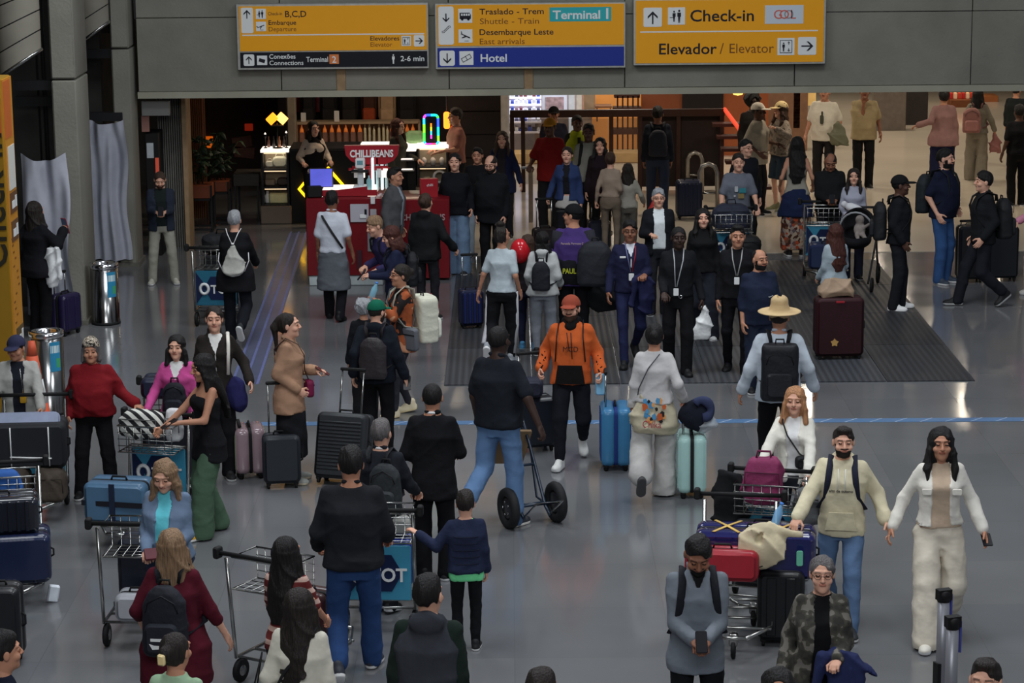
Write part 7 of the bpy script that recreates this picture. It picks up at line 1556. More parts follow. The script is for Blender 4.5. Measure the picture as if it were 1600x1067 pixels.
# ---- right background
P = person('man in white baseball cap and grey t-shirt facing right', 1183, 160, 336, None, face=60, skin='dark', hair='short', hc='black', gear='cap', gc=(176, 168, 156), L=(.18, -.25, 1.1), R=(.2, -.1, 1.0), b=1.1, top=top((124, 118, 106), t=.032, sl='short', hem=.80, n='t_shirt'), bottom=dict(k='straight', c=BK))
P = person('woman in cream cap hugging the man in the white cap', 1218, 158, 330, None, face=-60, sex='f', skin='fair', hair='long', hc='brown', gear='cap', gc=(176, 156, 112), L=(.30, -.30, 1.36), R=(.2, -.3, 1.3), b=1.1, top=top((112, 100, 88), t=.036, n='jacket', m=pattern('blotch', [(108, 98, 88), (120, 110, 98), (84, 76, 68)], 14)), bottom=dict(k='shorts', c=(36, 46, 56)), shoe=(110, 110, 80))
P = person('person with a dark afro standing behind the two in caps', 1175, 146, 318, None, face=20, skin='deep', hair='afro', hc='black', top=top((24, 22, 22), t=.03), bottom=dict(k='straight', c=BK), heads=.95)
P = person('woman with long black hair, navy sweater round her waist and floral skirt', 1243, 212, 400, None, face=176, sex='f', skin='tan', hair='longer', hc='black', b=1.0, top=top((126, 122, 112), t=.014, sl='none', n='white_top', tank=True), bottom=dict(k='skirt', m=pattern('voronoi', [(60, 34, 26), (140, 122, 104), (96, 60, 44), (120, 104, 96), (150, 60, 30), (70, 60, 66)], 24), c=BK, len=.10, fl=.06), L=(.24, -.1, 1.0), R=(.24, -.1, 1.0))
g = Field((-.34, -.26, .55), (.34, .28, 1.06), .02); g.loft([(.58, .27, .18, .02), (.80, .24, .165, .02), (1.0, .16, .12, .01)], 0); g.wob(.008, 8, .8); V, Q = g.mesh(); me = mesh_np('tied_sweater', V, Q); me.materials.append(cloth((26, 34, 62))); link('tied_sweater', me, P['o'])
P = person('man in white t-shirt with a dark pineapple print', 1286, 131, 300, None, face=-18, skin='tan', hair='short', hc='dark', b=1.12, L=(.24, -.14, 1.0), R=(.28, -.10, .92), top=top((184, 180, 168), t=.03, sl='short', hem=.84, n='t_shirt'), bottom=dict(k='straight', c=(26, 26, 28)))
m = MB(); m.rbox(P['U'](-.0, P['front'](1.22)-.030, 1.20), (.06, .006, .15), r=.028, bev=.002); m.rbox(P['U'](0, P['front'](1.3)-.030, 1.30), (.03, .006, .06), r=.012, bev=.002); m.build('chest_print', mat((60, 64, 54), rough=.8), P['o'])
plastic_bag(P['hl']+Vector((.02, 0, .25)), .34, .42, 'grey green cloth bag in the hand of the man with the pineapple print', c=(88, 90, 72))
P = person('man in pale yellow t-shirt touching his chin', 1348, 130, 294, None, face=-6, skin='brown', hair='short', hc='black', b=1.14, R=(.02, -.20, 1.44), L=(.27, -.04, .92), hands=('relax', 'grip'), top=top((138, 124, 94), t=.032, sl='short', hem=.82, n='t_shirt'), bottom=dict(k='straight', c=(18, 18, 20)), shoe=(18, 18, 20))
P = person('woman in pink jacket and navy trousers walking away', 1471, 137, 302, None, face=178, sex='f', skin='tan', hair='bun', hc='black', b=1.15, L=(.42, .06, 1.14), R='down', top=top((122, 92, 90), t=.034, hem=.80, n='jacket', fl=.03), bottom=dict(k='wide', c=(26, 30, 58)))
P = person('woman in grey green outfit with a pink backpack and pink handbag', 1524, 136, 283, None, face=170, sex='f', skin='tan', hair='long', hc='black', b=1.1, R=(.32, -.02, .96), L=(.22, -.1, 1.0), hands='grip', legs='step', top=top((96, 92, 82), t=.034, n='jacket'), bottom=dict(k='wide', c=(104, 98, 86)))
backpack(P, 'dusty pink backpack on the woman in grey green', (120, 82, 78), w=.34, h=.46, d=.18, sh=.10)
plastic_bag(P['hr'], .26, .34, 'pink handbag in the hand of the woman in grey green', c=(124, 80, 76))
P = person('person in black t-shirt at the right edge behind the backpack man', 1588, 163, 322, None, face=-170, skin='dark', hair='short', hc='black', b=1.12, L=(.27, -.04, .90), top=top((17, 17, 20), t=.028, sl='short', n='t_shirt'), bottom=dict(k='straight', c=(16, 16, 18)))
P = person('person with a blue grey cap in the dark far right corner', 1584, 132, 262, None, face=150, skin='tan', hair='short', hc='black', gear='cap', gc=(60, 74, 80), b=1.1, top=top((22, 26, 28), t=.032), bottom=dict(k='straight', c=(22, 22, 30)))
P = person('person in pink top and beige trousers cut by the right edge', 1618, 262, 462, None, face=-80, sex='f', skin='fair', hair='long', hc='brown', top=top((172, 112, 132), t=.03), bottom=dict(k='wide', c=(150, 134, 120)), shoe=(190, 186, 180), L='down', R=(.2, -.2, 1.0))
P = person('bearded man in navy polo and jeans with a dark backpack', 1471, 232, 442, None, face=52, skin='fair', hair='short', hc='black', beard=True, b=1.16, yaw=14, L='pocket', R=(.24, -.04, .94), top=top((20, 24, 42), t=.026, sl='short', hem=.86, n='polo_shirt', collar=True), bottom=dict(k='straight', c=(44, 74, 118)), shoe=(46, 54, 66), sole=(180, 180, 180))
backpack(P, 'dark backpack on the bearded man in the navy polo', (26, 30, 34), w=.32, h=.5, d=.2, pocket=False)
P = person('man in black cap and black clothes with white sneakers facing right', 1402, 273, 484, None, face=84, skin='dark', hair='short', hc='black', gear='cap', gc=(18, 18, 20), L='down', R=(.2, -.04, .92), b=1.05, legs='shift', top=top((19, 20, 24), t=.034, hem=.86, n='jacket'), bottom=dict(k='straight', c=(22, 23, 28)), shoe=(196, 196, 196), sole=(196, 196, 196))
backpack(P, 'black backpack on the man with white sneakers', (22, 23, 26), w=.32, h=.48, d=.18)
P = person('man in black jacket and dark trousers walking left', 1532, 262, 478, None, face=-84, skin='fair', hair='short', hc='black', L=(.22, -.06, .92), R='down', legs='walkR', b=1.06, top=top((20, 22, 25), t=.032, hem=.84, collar=True, n='jacket'), bottom=dict(k='straight', c=(22, 24, 30)), shoe=(20, 20, 22), sole=(150, 150, 150))
backpack(P, 'black backpack on the man walking left', (20, 21, 24), w=.33, h=.5, d=.2)
P = person('man in black hoodie reading his phone behind the far trolley', 1294, 236, 425, None, face=-2, skin='brown', hair='receding', hc='black', nod=-26, b=1.12, L=(.06, -.31, 1.10), R=(.06, -.31, 1.10), hands='grip', top=top((19, 20, 22), t=.036, hood=True, n='hoodie'), bottom=dict(k='straight', c=(20, 20, 24)))
phone((P['hl']+P['hr'])/2+Vector((0, 0, .03)), 0, 'phone held by the man in the black hoodie far back', tilt=-.8)
P = person('woman in pale lilac top holding a baby', 1331, 262, 436, None, face=-6, sex='f', skin='fair', hair='long', hc='dark', L=(.08, -.26, 1.10), R=(.12, -.26, 1.06), hands='grip', b=1.02, top=top((134, 136, 150), t=.024, n='top'), bottom=dict(k='straight', c=(40, 42, 56)))
MB_ = P
def fn(f): f.ell((0, 0, 0), (.15, .08, .07), 0); f.ell((-.16, -.01, .02), (.055, .055, .055), .02); f.cone((.08, -.03, 0), (.2, -.06, -.03), .04, .025, .02); f.wob(.003, 4)
o = sdfthing('person', 'baby wrapped in white held by the woman in lilac', 'person', P['M'] @ Matrix.Translation(P['U'](.0, -.27, 1.16)) @ Matrix.Rotation(.25, 4, 'Y'), fn, (-.25, -.12, -.12), (.25, .12, .12), .016, cloth((182, 182, 186)))
P = person('girl with long red brown hair in a pale blue sweater behind the maroon suitcase', 1302, 348, 540, None, face=-155, sex='f', skin='fair', hair='longer', hc='auburn', L=(.14, -.2, .95), R=(.2, -.2, .95), top=top((130, 142, 150), t=.032, n='sweater', hem=.84), bottom=dict(k='slim', c=(40, 44, 56)))
# ---- people around the purple jersey
P = person('man in purple and black sports jersey with black cap, from behind', 897, 318, 548, None, face=176, skin='tan', hair='short', hc='black', gear='cap', gc=(16, 16, 18), yaw=70, b=1.25, L=(.26, -.04, .9), R=(.30, -.02, .94), top=top((56, 40, 92), t=.028, hem=.80, n='jersey', sl='short'), bottom=dict(k='straight', c=(18, 18, 22)), hands=('relax', 'grip'))
PJ = P
for s in (-1, 1):
    sh, e, w, _ = P['J'][s]; m = MB(); m.tube([sh+Vector((0, 0, .02)), sh*.25+e*.75], [.078, .066], 12); m.build('dark_sleeve', cloth((34, 34, 40)), P['o'])
m = MB(); bz = P['back'](1.0); m.box(P['U'](0, bz+.0, .92), (.34, .05, .16)); 
g = Field((-.36, -.32, .74), (.36, .34, 1.18), .02); g.loft([(z-P['drop'], w+.036, d+.036, y) for z, w, d, y in ((.80, .20, .13, .01), (.9, .21, .145, .01), (1.02, .20, .16, 0), (1.12, .195, .15, 0))], 0); V, Q = g.mesh(); me = mesh_np('black_panel', V, Q); me.materials.append(cloth((20, 20, 24))); link('black_panel', me, P['o'])
m_b = mat((170, 176, 30), rough=.6, var=0)
RB = lambda x, z, off=.05: Matrix.Translation((x, P['back'](min(z, 1.3))+off, z-P['drop'])) @ Matrix.Rotation(PI, 4, 'Z') @ Matrix.Rotation(PI/2, 4, 'X')
text('lettering', 'PAUL16', .085, m_b, P['o'], RB(.12, .97, .075), .003, .02, width=.22)
text('lettering', 'Pamodia Permosa C', .035, mat((150, 130, 120), rough=.6, var=0), P['o'], RB(.14, 1.30, .02), .003, .01, width=.26)
m = MB(); m.tube([P['U'](.06*math.cos(a), .012+.056*math.sin(a), 1.49) for a in np.linspace(0, 2*PI, 17)[:-1]], .008, 5, closed=True); m.build('yellow_collar', m_b, P['o'])
backpack(P, 'big black backpack hanging on the man in the purple jersey', (24, 26, 32), w=.42, h=.52, d=.24, zt=1.36, sh=-.26, straps=False, pocket=False)
def fn(f): f.ell((0, 0, 0), (.26, .15, .20), 0); f.ell((.0, 0, .14), (.12, .06, .10), .04); f.wob(.010, 6, .8)
hp = P['hr']; sdfthing('duffel_bag', 'black duffel bag hanging low from the man in the purple jersey', 'bag', Matrix.Translation(hp+Vector((.05, -.02, -.22))), fn, (-.32, -.2, -.25), (.32, .2, .28), .018, cloth((24, 26, 29), bump=.5))
P = person('woman with curly top knot in white t-shirt and black and white trousers', 786, 352, 568, None, face=164, sex='f', skin='tan', hair='curlyknot', hc='dark', yaw=-20, legs='kickL', b=1.06, L=(.30, .02, .90), R=(.22, -.04, .92), top=top((146, 156, 162), t=.018, sl='short', hem=.92, n='t_shirt'), bottom=dict(k='jogger', c=(17, 17, 20)), shoe=(120, 124, 130), sole=(190, 190, 190))
for s in (-1, 1):
    hp, k, an, _ = P['K'][s]; m = MB(); m.tube([hp+Vector((s*.085, 0, .0)), k+Vector((s*.062, .01, 0)), an+Vector((s*.040, .01, .06))], [.030, .034, .026], 8); m.build('white_side_panel', cloth((150, 150, 154)), P['o'])
P = person('person with long hair in white hoodie and grey sweatpants, from behind', 849, 360, 556, None, face=172, sex='f', skin='tan', hair='half', hc='black', b=1.08, L=(.20, -.14, .98), R=(.22, -.16, .98), top=top((150, 152, 152), t=.038, hood=True, hem=.86, n='hoodie'), bottom=dict(k='jogger', c=(104, 108, 116)))
backpack(P, 'small black backpack on the person in the white hoodie', (19, 21, 28), w=.26, h=.40, d=.13, zt=1.36, pocket=False)
P = person('child in dark top and navy trousers with light blue shoes', 826, 366, 546, None, face=170, sex='f', skin='tan', hair='long', hc='brown', top=top((30, 26, 30), t=.026), bottom=dict(k='slim', c=(26, 30, 50)), shoe=(60, 120, 160), sole=(150, 170, 180), heads=1.04)
def fn(f): f.ell((0, 0, .0), (.12, .12, .15), 0); f.cone((0, 0, -.14), (0, 0, -.17), .008, .018, .01)
o = sdfthing('balloon', 'shiny red balloon held by the child', 'balloon', Matrix.Translation(PY(813, 392, P['loc'].y-.05)), fn, (-.16, -.16, -.2), (.16, .16, .2), .014, mat((190, 18, 32), rough=.1, coat=.6, var=0), parts=1)
m = MB(); m.tube([(0, 0, -.17), (.03, 0, -.4), (.06, .02, -.5)], .003, 4); m.build('string', WHITE, o)
# ================================================================== luggage
cs = case_held(WS, -1, 'mint green suitcase pulled by the woman in the white sweatshirt', 8, .30, .58, .24, (132, 166, 162), ribs=0, zipc=(18, 18, 20)) if False else None
suitcase('mint green suitcase with black zip behind the woman in white', 1080, 772, 88, .42, .60, .25, (136, 168, 164), ribs=4, handle=.22, zipc=(16, 16, 18))
def fn(f): f.ell((0, 0, 0), (.17, .12, .15), 0); f.wob(.006, 3)
p = WS['hr']; sdfthing('travel_bag', 'dark blue soft bag hanging over the mint suitcase', 'bag', Matrix.Translation((p.x+.10, p.y-.06, .78)), fn, (-.2, -.15, -.2), (.2, .15, .2), .016, cloth((22, 24, 34)), parts=1)
m = MB(); m.tube([(.085*math.cos(a), .0, .075*math.sin(a)) for a in np.linspace(-.7, 3.4, 14)], [.042+.006*math.sin(i) for i in range(14)], 10); o = m.build('neck_pillow', cloth((44, 50, 76))); o.matrix_world = Matrix.Translation((p.x+.15, p.y-.15, .86)) @ Euler((0, .9, 0)).to_matrix().to_4x4(); tag(o, 'slate blue neck pillow hooked on the mint suitcase', 'pillow')
plastic_bag(Vector((p.x+.10, p.y-.08, p.z)), .26, .30, 'clear plastic bag hanging from the grip of the mint suitcase', c=(150, 156, 162), M=Matrix.Translation((p.x+.04, p.y-.10, p.z)) @ Matrix.Rotation(-.7, 4, 'Y'), alpha=.55)
m = MB(); m.tube([(0, 0, 0), (-.01, 0, -.2), (-.02, 0, -.42)], .022, 6, flat=.3); o = m.build('leather_strap', mat((104, 66, 44), rough=.6)); o.matrix_world = Matrix.Translation((p.x-.01, p.y-.05, p.z)); tag(o, 'brown leather strap hanging on the mint suitcase grip', 'strap')
# orange hoodie man's two cases
hp = OH['hl']; suitcase('bright blue ribbed suitcase pulled by the man in the orange hoodie', 961, 728, 90, .48, .62, .28, (48, 108, 150), ribs=5, handle=.34, accent=(30, 62, 124), zipc=(24, 44, 110))
m = MB(); m.rbox((0, 0, 0), (.10, .03, .22), r=.03, bev=.01); q = PY(938, 600, G(961, 728).y); o = m.build('luggage_tag', mat((110, 160, 190), rough=.3, var=.05)); o.location = q; tag(o, 'light blue hand rest on the grip of the blue suitcase', 'handle cover')
suitcase('tall dark suitcase behind the man in the black polo', 832, 703, 20, .44, .56, .26, (26, 30, 38), ribs=0, handle=.42)
p = G(832, 703); rt = empty('shoulder_bag', (p.x-.06, p.y-.05, .57), 0, 'dark bag with red print lying on the tall dark suitcase', 'bag'); m = MB(); m.rbox((0, 0, .09), (.34, .22, .18), r=.06, bev=.03); m.build('body', mat((36, 38, 54), rough=.7, bump=.3), rt); m = MB(); m.rbox((-.08, -.115, .10), (.10, .008, .08), r=.01, bev=.002); m.build('red_patch', mat((170, 40, 50), rough=.6), rt)
bx = empty('cardboard_folder', (pw.x-.20, pw.y+.42, .62), .3, 'brown cardboard sheet on the hand truck rails', 'cardboard'); m = MB(); m.rbox((0, 0, 0), (.34, .03, .38), r=.005, bev=.003, n=1); o = m.build('sheet', mat((116, 94, 68), rough=.8), bx); bx.rotation_euler = (.45, .1, .35)
# S2..S4
suitcase('iridescent pink and green suitcase with black middle band', 391, 742, 100, .40, .50, .28, (126, 106, 112), ribs=3, rough=.2, coat=.6, accent=(112, 120, 96), zipc=(15, 15, 17), handle=.02)
def fn(f): f.ell((0, 0, 0), (.10, .07, .17), 0); f.ell((.03, 0, -.06), (.09, .08, .11), .03); f.wob(.006, 3)
p = G(380, 742); sdfthing('cloth_bundle', 'blue and red bag with a white mark hanging on the iridescent suitcase handle', 'bag', Matrix.Translation((p.x-.02, p.y-.2, .86)), fn, (-.15, -.12, -.2), (.15, .12, .2), .014, cloth((34, 34, 76)), parts=1)
suitcase('dark grey carry-on suitcase held by the woman in the camel blazer', 441, 760, 8, .36, .52, .22, (34, 37, 42), ribs=0, handle=.48, rough=.5, coat=0)
suitcase('large black ribbed suitcase tilted behind the man in the green cap', 534, 756, -18, .50, .68, .29, (38, 40, 43), ribs=14, handle=.42, horiz=True, lean=-14, rough=.45, coat=0)
suitcase('small black and blue suitcase with its handle up', 736, 513, 12, .30, .50, .22, (24, 28, 52), ribs=4, handle=.42, accent=(24, 34, 84))
suitcase('black suitcase with purple back shell beside the woman in the cape', 104, 522, 62, .36, .52, .24, (30, 24, 56), ribs=2, handle=.25)
suitcase('big maroon suitcase with a yellow star sticker', 1309, 560, 3, .56, .74, .28, (42, 14, 20), ribs=0, rough=.55, coat=0)
p = G(1309, 560); k = p.y; rt = MB(); s5 = [((.05 if i % 2 == 0 else .032)*math.cos(PI/2+i*PI/5), (.05 if i % 2 == 0 else .032)*math.sin(PI/2+i*PI/5)) for i in range(10)]; rt.poly(s5, .004); o = rt.build('star_sticker', mat((168, 130, 70), rough=.5)); o.location = (p.x-.06, p.y-.152, .22); tag(o, 'yellow star sticker on the maroon suitcase', 'sticker')
m = MB(); m.rbox((p.x, p.y-.15, .70), (.10, .006, .025), r=.004, bev=.002); o = m.build('brand_plate', mat((150, 30, 40), rough=.5)); tag(o, 'small red plate at the top of the maroon suitcase', 'plate')
def fn(f): f.loft([(-.11, .23, .09, 0), (-.05, .24, .11, 0), (.04, .20, .07, 0), (.10, .15, .04, 0)], 0, 0, 0, e=3); f.wob(.008, 12, 1.2)
sdfthing('tote_bag', 'tan leather tote lying on the maroon suitcase', 'bag', Matrix.Translation((p.x-.04, p.y, .855)), fn, (-.28, -.15, -.15), (.28, .15, .15), .014, mat((134, 112, 92), rough=.6, bump=.4, bscale=10), parts=1)
suitcase('navy suitcase standing beside the steel arch far back', 1076, 342, 4, .40, .62, .25, (24, 32, 54), ribs=5)
suitcase('black suitcase behind the jacket man at the far right, left one', 1514, 440, 5, .36, .78, .26, (20, 20, 23), ribs=0, handle=.04)
suitcase('black suitcase behind the jacket man at the far right, right one', 1563, 438, 5, .42, .76, .28, (24, 27, 32), ribs=0)
suitcase('dark suitcase pushed by the woman in the blue denim jacket', 852, 412, 10, .36, .52, .24, (30, 24, 26), ribs=0, handle=.40)
suitcase('dark blue case pulled by the woman in beige', 936, 392, 5, .34, .46, .22, (30, 34, 46), ribs=0, handle=.2)
# front right pile
cp, cT = trolley('luggage trolley pushed by the blonde woman in white fleece', 1190, 952, -14, ad=True)
def on(T, label, x, y, z, face, w, h, d, c, rx=0.0, ry=0.0, **k): return suitcase(label, 0, 0, 0, w, h, d, c, M=at(T, x, y, z, math.radians(face), rx, ry), **k)
def rbag(name, label, cat, T, x, y, z, s, c, r=.06, bev=.04, rz=0, rx=0, ry=0, bump=.3, rough=.7, soft=True, seed=1, handle=True, hc_=None):
    root = empty(name, label=label, cat=cat, M=at(T, x, y, z, rz, rx, ry))
    f = Field((-s[0]/2-.03, -s[1]/2-.03, -.03), (s[0]/2+.03, s[1]/2+.03, s[2]+.03), .016)
    f.loft([(0, s[0]*.46, s[1]*.44, 0), (s[2]*.12, s[0]*.5, s[1]*.5, 0), (s[2]*.7, s[0]*.49, s[1]*.48, 0), (s[2]*.92, s[0]*.40, s[1]*.38, 0), (s[2], s[0]*.28, s[1]*.25, 0)], 0, 0, 0, e=3.2)
    if soft: f.wob(.005, seed, 1.1)
    V, Q = f.mesh(); me = mesh_np('body', V, Q); me.materials.append(mat(c, rough=rough, bump=bump, bscale=20, var=.08)); link('body', me, root)
    if handle: m = MB(); m.tube([(-.06, 0, s[2]-.01), (-.05, 0, s[2]+.05), (.05, 0, s[2]+.05), (.06, 0, s[2]-.01)], .010, 6); m.build('handle', mat(hc_ or tuple(int(v*.8) for v in c), rough=.7), root)
    m = MB(); m.tube([(-s[0]*.42, -s[1]*.47, s[2]*.30), (-s[0]*.40, -s[1]*.48, s[2]*.72), (s[0]*.40, -s[1]*.48, s[2]*.72), (s[0]*.42, -s[1]*.47, s[2]*.30)], .005, 5); m.build('zip', mat(tuple(int(v*.6) for v in c), rough=.6, var=0), root)
    return root
rbag('backpack', 'magenta backpack standing in the trolley basket', 'backpack', cT, -.04, .30, .80, (.34, .20, .38), (118, 40, 78), seed=2)
rbag('handbag', 'grey handbag hanging at the right of the magenta backpack', 'bag', cT, .30, .42, .62, (.24, .14, .30), (82, 84, 86), seed=5)
coat_ = at(cT, -.32, .36, .98)
def fn(f): f.loft([(-.52, .07, .04, 0), (-.35, .13, .06, 0), (-.1, .15, .08, 0), (.04, .10, .06, 0)], 0, 0, 0, e=2.4); f.wob(.012, 4, 1.1)
sdfthing('hanging_coat', 'black coat hung over the left side of the trolley handle', 'coat', coat_, fn, (-.2, -.14, -.58), (.2, .14, .1), .016, cloth((21, 22, 24), bump=.5))
on(cT, 'black case lying on the front right trolley under the magenta backpack', 0, .0, .22, 0, .48, .50, .26, (24, 26, 30), ribs=0, wheels=False)
c2, cT2 = trolley('second luggage trolley carrying the glossy blue and red suitcases', 1150, 1000, -8, ad=False, rack=False)
b1 = on(cT2, 'glossy dark blue suitcase with yellow crossed tape marks', .14, .10, .52, 0, .92, .36, .36, (24, 26, 78), ribs=0, rough=.12, coat=.9, wheels=False)
for x in (-.22, .20):
    for s in (-1, 1):
        m = MB(); m.box((0, 0, 0), (.30, .36*.5, .004)); 
        m = MB(); m.tube([(x-s*.10, -.16, .362), (x, 0, .366), (x+s*.10, .16, .362)], .016, 6, flat=.2); m.build('yellow_tape', mat((190, 156, 80), rough=.5), b1)
on(cT2, 'red suitcase lying in front of the glossy blue one', -.10, -.22, .56, 0, .56, .24, .26, (146, 26, 40), ribs=0, rough=.4, wheels=False, rx=-.10)
suitcase('tall black suitcase standing before the glossy blue suitcase', 1219, 1003, -6, .36, .60, .28, (18, 19, 22), ribs=2, rough=.4)
p = G(1219, 1003)
def fn(f): f.ell((0, 0, 0), (.19, .13, .17), 0); f.ell((.0, -.03, .14), (.07, .06, .05), .05); f.cone((.05, -.02, .13), (.30, -.04, .12), .035, .03, .02, flat=.5); f.ell((-.02, -.10, .10), (.03, .05, .04), .02, 's'); f.wob(.012, 4, 1.2)
sdfthing('cloth_bag', 'cream cloth bag tied on top of the tall black suitcase', 'bag', Matrix.Translation((p.x-.17, p.y-.12, .80)), fn, (-.25, -.2, -.22), (.38, .18, .25), .014, cloth((178, 166, 138), bump=.5), parts=1)
m = MB(); m.rbox((p.x+.12, p.y-.17, .72), (.05, .008, .12), r=.015, bev=.002); o = m.build('luggage_tag', mat((92, 168, 140), rough=.5)); tag(o, 'mint green luggage tag on the tall black suitcase', 'luggage tag')
bottle(Vector((p.x-.06, p.y+.0, .92)), 'blue capped bottle sticking out of the cream cloth bag', c=(110, 160, 200), tilt=.3, h=.2)
# left trolleys
cp, cT = trolley('luggage trolley loaded by the woman in green trousers', 222, 842, -14, ad=True)
on(cT, 'steel blue hard case with black straps on the low trolley deck', -.10, -.22, .24, 4, .56, .36, .34, (62, 92, 118), ribs=0, wheels=False, accent=(20, 30, 44))
for ox in (-.10,):
    m = MB(); m.box((-.10, -.395, .42), (.57, .012, .045)); m.box((-.10, -.22, .42), (.575, .36, .045)) if False else None; q = m.build('black_strap', mat((18, 20, 28), rough=.7)); q.matrix_world = cT; tag(q, 'black strap around the steel blue hard case', 'strap')
    m = MB(); m.box((-.10, -.398, .42), (.05, .012, .36)); q = m.build('black_strap', mat((22, 30, 50), rough=.7)); q.matrix_world = cT; tag(q, 'upright navy strap around the steel blue hard case', 'strap')
f_ = pattern('stripe', [(30, 30, 32), (172, 172, 166)], 5.5, axis='DIAGONAL')
root = rbag('tote_bag', 'black and white striped bag in the trolley basket', 'bag', cT, -.08, .30, .86, (.42, .22, .24), (100, 100, 100), seed=8, handle=False)
root.children[0].data.materials[0] = f_
rbag('tote_bag', 'white bag with a red corner beside the striped bag', 'bag', cT, .20, .36, .82, (.16, .14, .30), (176, 176, 178), seed=3, handle=False)
cp, cT = trolley('luggage trolley in front of the woman in pink', 268, 778, 0, ad=False)
on(cT, 'navy case lying in front of the woman in pink', 0, .18, .94, 0, .52, .20, .30, (28, 32, 50), ribs=0, wheels=False)
on(cT, 'dark case on the deck of the trolley in front of the woman in pink', 0, -.05, .22, 0, .46, .56, .26, (26, 27, 32), ribs=0, wheels=False)
cp, cT = trolley('luggage trolley pushed by the man in the navy cap', 52, 806, 4, ad=True, rack=False)
r0 = on(cT, 'black case with white straps lying on top of the left trolley', .02, -.06, .50, 0, .66, .42, .34, (22, 24, 28), ribs=0, wheels=False, rough=.7, coat=0)
for x in (-.16, .18): m = MB(); m.tube([(x, -.175, .03), (x, -.178, .39)], .014, 6, flat=.4); m.build('white_strap', WHITE, r0)
m = MB(); m.tube([(-.17, -.18, .12), (.20, -.18, .10)], .016, 6, flat=.4); m.build('white_strap', WHITE, r0)
m = MB(); m.rbox((0, .0, 0), (.62, .30, .05), r=.05, bev=.02); q = at(cT, .02, .14, 1.21, 0, .15)
m = MB(); m.rbox((0, 0, 0), (.60, .04, .16), r=.06, bev=.015); o = m.build('garment_folder', mat((110, 118, 140), rough=.4)); o.matrix_world = at(cT, .0, -.12, .93, 0, -.7); tag(o, 'pale blue shiny folder lying on the black case with white straps', 'folder')
rbag('duffel_bag', 'brown soft bag on the left of the trolley deck', 'bag', cT, -.16, -.14, .20, (.36, .34, .32), (52, 44, 38), seed=4, handle=False)
rbag('duffel_bag', 'brown ribbed soft bag on the right of the trolley deck', 'bag', cT, .19, -.16, .20, (.30, .34, .31), (58, 50, 43), seed=9, handle=False)
cp, cT = trolley('luggage trolley at the left frame edge with glossy cases', 14, 935, 10, ad=True)
on(cT, 'glossy black ribbed case lying on the leftmost trolley', -.02, -.12, .62, 0, .60, .30, .34, (26, 28, 36), ribs=7, wheels=False, rough=.1, coat=.8)
on(cT, 'navy hard case at the bottom of the leftmost trolley', .0, -.16, .22, 0, .72, .40, .40, (24, 32, 60), ribs=0, wheels=False, rough=.25, coat=.5)
rbag('shopping_bag', 'bright blue bag on the rack of the leftmost trolley', 'bag', cT, -.02, .28, .80, (.34, .18, .22), (30, 80, 150), seed=6, handle=False)
suitcase('tall black suitcase cut by the left frame edge', 2, 1035, 0, .36, .62, .26, (24, 25, 28), ribs=0)
m = MB(); m.rbox((0, 0, 0), (.09, .05, .14), r=.015, bev=.01); p = G(84, 940); o = m.build('tissue_box', mat((176, 182, 190), rough=.5)); o.location = (p.x, p.y, .071); o.rotation_euler = (0, .2, .3); tag(o, 'small white and blue box standing on the floor by the navy case', 'box')
# trolleys lower middle
cp, cT = trolley('luggage trolley ahead of the woman in dark red', 238, 985, 176, ad=False)
on(cT, 'dark case on the trolley ahead of the woman in dark red', 0, -.02, .22, 0, .46, .56, .30, (24, 28, 40), ribs=0, wheels=False)
on(cT, 'grey white box on the front trolley deck', -.0, .42, .24, 0, .34, .22, .24, (140, 142, 148), ribs=0, wheels=False, name='carton')
cp, cT = trolley('luggage trolley pushed by the man in black jacket and jeans', 604, 962, 176, ad=True)
on(cT, 'bright blue case low on the middle trolley', .04, -.18, .22, 0, .50, .40, .30, (28, 46, 130), ribs=0, wheels=False, accent=(180, 180, 184))
on(cT, 'pale case with a brown patch on the middle trolley', .04, -.20, .64, 0, .46, .16, .28, (140, 140, 136), ribs=0, wheels=False)
cp, cT = trolley('luggage trolley pushed by the girl in the striped shirt', 470, 1050, 150, ad=False)
on(cT, 'small dark case on the trolley of the girl in stripes', 0, -.12, .22, 0, .40, .40, .26, (60, 34, 36), ribs=0, wheels=False)
# far trolleys and pram
cp, cT = trolley('luggage trolley pushed by the grey haired woman', 350, 500, 176, ad=2)
on(cT, 'black case on the left side of the far trolley', -.02, -.12, .22, 0, .50, .62, .34, (22, 23, 26), ribs=0, wheels=False, rough=.7)
rbag('duffel_bag', 'black bag on top of the cases of the grey haired woman', 'bag', cT, .02, -.1, .86, (.5, .3, .24), (21, 22, 25), seed=9)
cp, cT = trolley('luggage trolley pushed by the man in the grey printed shirt', 1148, 452, 2, ad=True)
rbag('duffel_bag', 'navy soft bag on the trolley of the grey printed shirt man', 'bag', cT, -.02, .30, .78, (.50, .28, .34), (32, 36, 50), seed=3)
rbag('duffel_bag', 'black soft bag on the front of the same trolley', 'bag', cT, .10, -.12, .50, (.46, .34, .26), (19, 20, 22), seed=7)
on(cT, 'dark case on the deck under the two soft bags', 0, -.12, .22, 0, .44, .28, .34, (24, 25, 28), ribs=0, wheels=False)
cp, cT = trolley('luggage trolley with a blue advert near the pram', 1290, 440, -4, ad=True)
on(cT, 'navy case low on the trolley near the pram', 0, -.16, .22, 0, .50, .34, .32, (28, 38, 66), ribs=0, wheels=False)
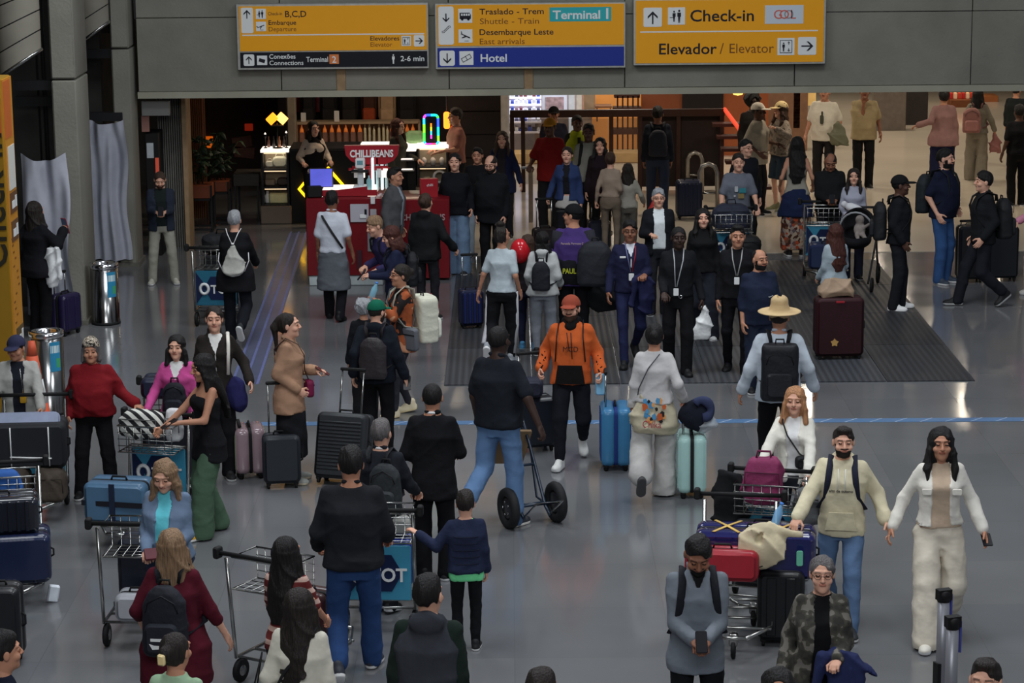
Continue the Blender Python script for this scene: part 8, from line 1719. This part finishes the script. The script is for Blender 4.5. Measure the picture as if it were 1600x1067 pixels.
# pram
p = G(1338, 448); root = empty('pram', (p.x, p.y, 0), math.radians(-15), 'black pram with a round hood and large wheels', 'pram')
f = Field((-.27, -.40, .45), (.27, .40, 1.15), .02); f.ell((0, .10, .82), (.23, .27, .24), 0); f.ell((0, -.14, .92), (.20, .30, .22), 0, 's'); f.ell((0, -.10, .66), (.20, .32, .12), .03); f.ell((0, -.10, .74), (.16, .27, .12), 0, 's'); V, Q = f.mesh(); me = mesh_np('hood_and_seat', V, Q); me.materials.append(cloth((20, 20, 23))); link('hood_and_seat', me, root)
m = MB(); m.tube([(.22*math.cos(a), -.15-.05*math.sin(a), .80+.24*math.sin(a)) for a in np.linspace(.1, PI-.1, 11)], .014, 6); m.build('hood_trim', mat((120, 122, 126), rough=.5), root)
m = MB()
for s in (-1, 1): m.tube([(s*.22, .42, 1.02), (s*.23, .2, .62), (s*.20, -.38, .12)], .014, 6); m.tube([(s*.23, .2, .62), (s*.25, .32, .14)], .014, 6)
m.tube([(-.22, .42, 1.02), (.22, .42, 1.02)], .018, 6); m.build('frame', DARKM, root)
for s in (-1, 1):
    for y, r in ((.32, .14), (-.38, .10)): m = MB(); m.tube([(s*.25, y+r*.85*math.cos(a), r+r*.85*math.sin(a)) for a in np.linspace(0, 2*PI, 17)[:-1]], .02, 6, closed=True); m.tube([(s*.25-.02, y, r), (s*.25+.02, y, r)], .03, 8); m.tube([(s*.25, y, .02), (s*.25, y, 2*r-.02)], .008, 4); m.tube([(s*.25, y-r+.02, r), (s*.25, y+r-.02, r)], .008, 4); m.build('wheel', RUB, root)
def fn(f): f.ell((0, 0, .08), (.06, .06, .065), 0); f.ell((0, .0, -.05), (.08, .06, .10), .02); f.cone((.05, -.03, -.02), (.12, -.10, .04), .025, .02, .02); f.cone((-.04, -.05, -.12), (-.05, -.2, -.14), .035, .025, .02); f.cone((.04, -.05, -.12), (.05, -.2, -.14), .035, .025, .02)
sdfthing('person', 'small child in pale clothes sitting in the black pram', 'person', Matrix.Translation((p.x+.02, p.y-.06, .84)), fn, (-.16, -.26, -.22), (.18, .12, .18), .016, cloth((120, 112, 108)))

p = OJ['loc']; rbag('handbag', 'red handbag behind the white travel backpack', 'bag', Matrix.Translation((p.x+.26, p.y+.35, .95)), 0, 0, 0, (.26, .14, .24), (120, 24, 42), seed=11)
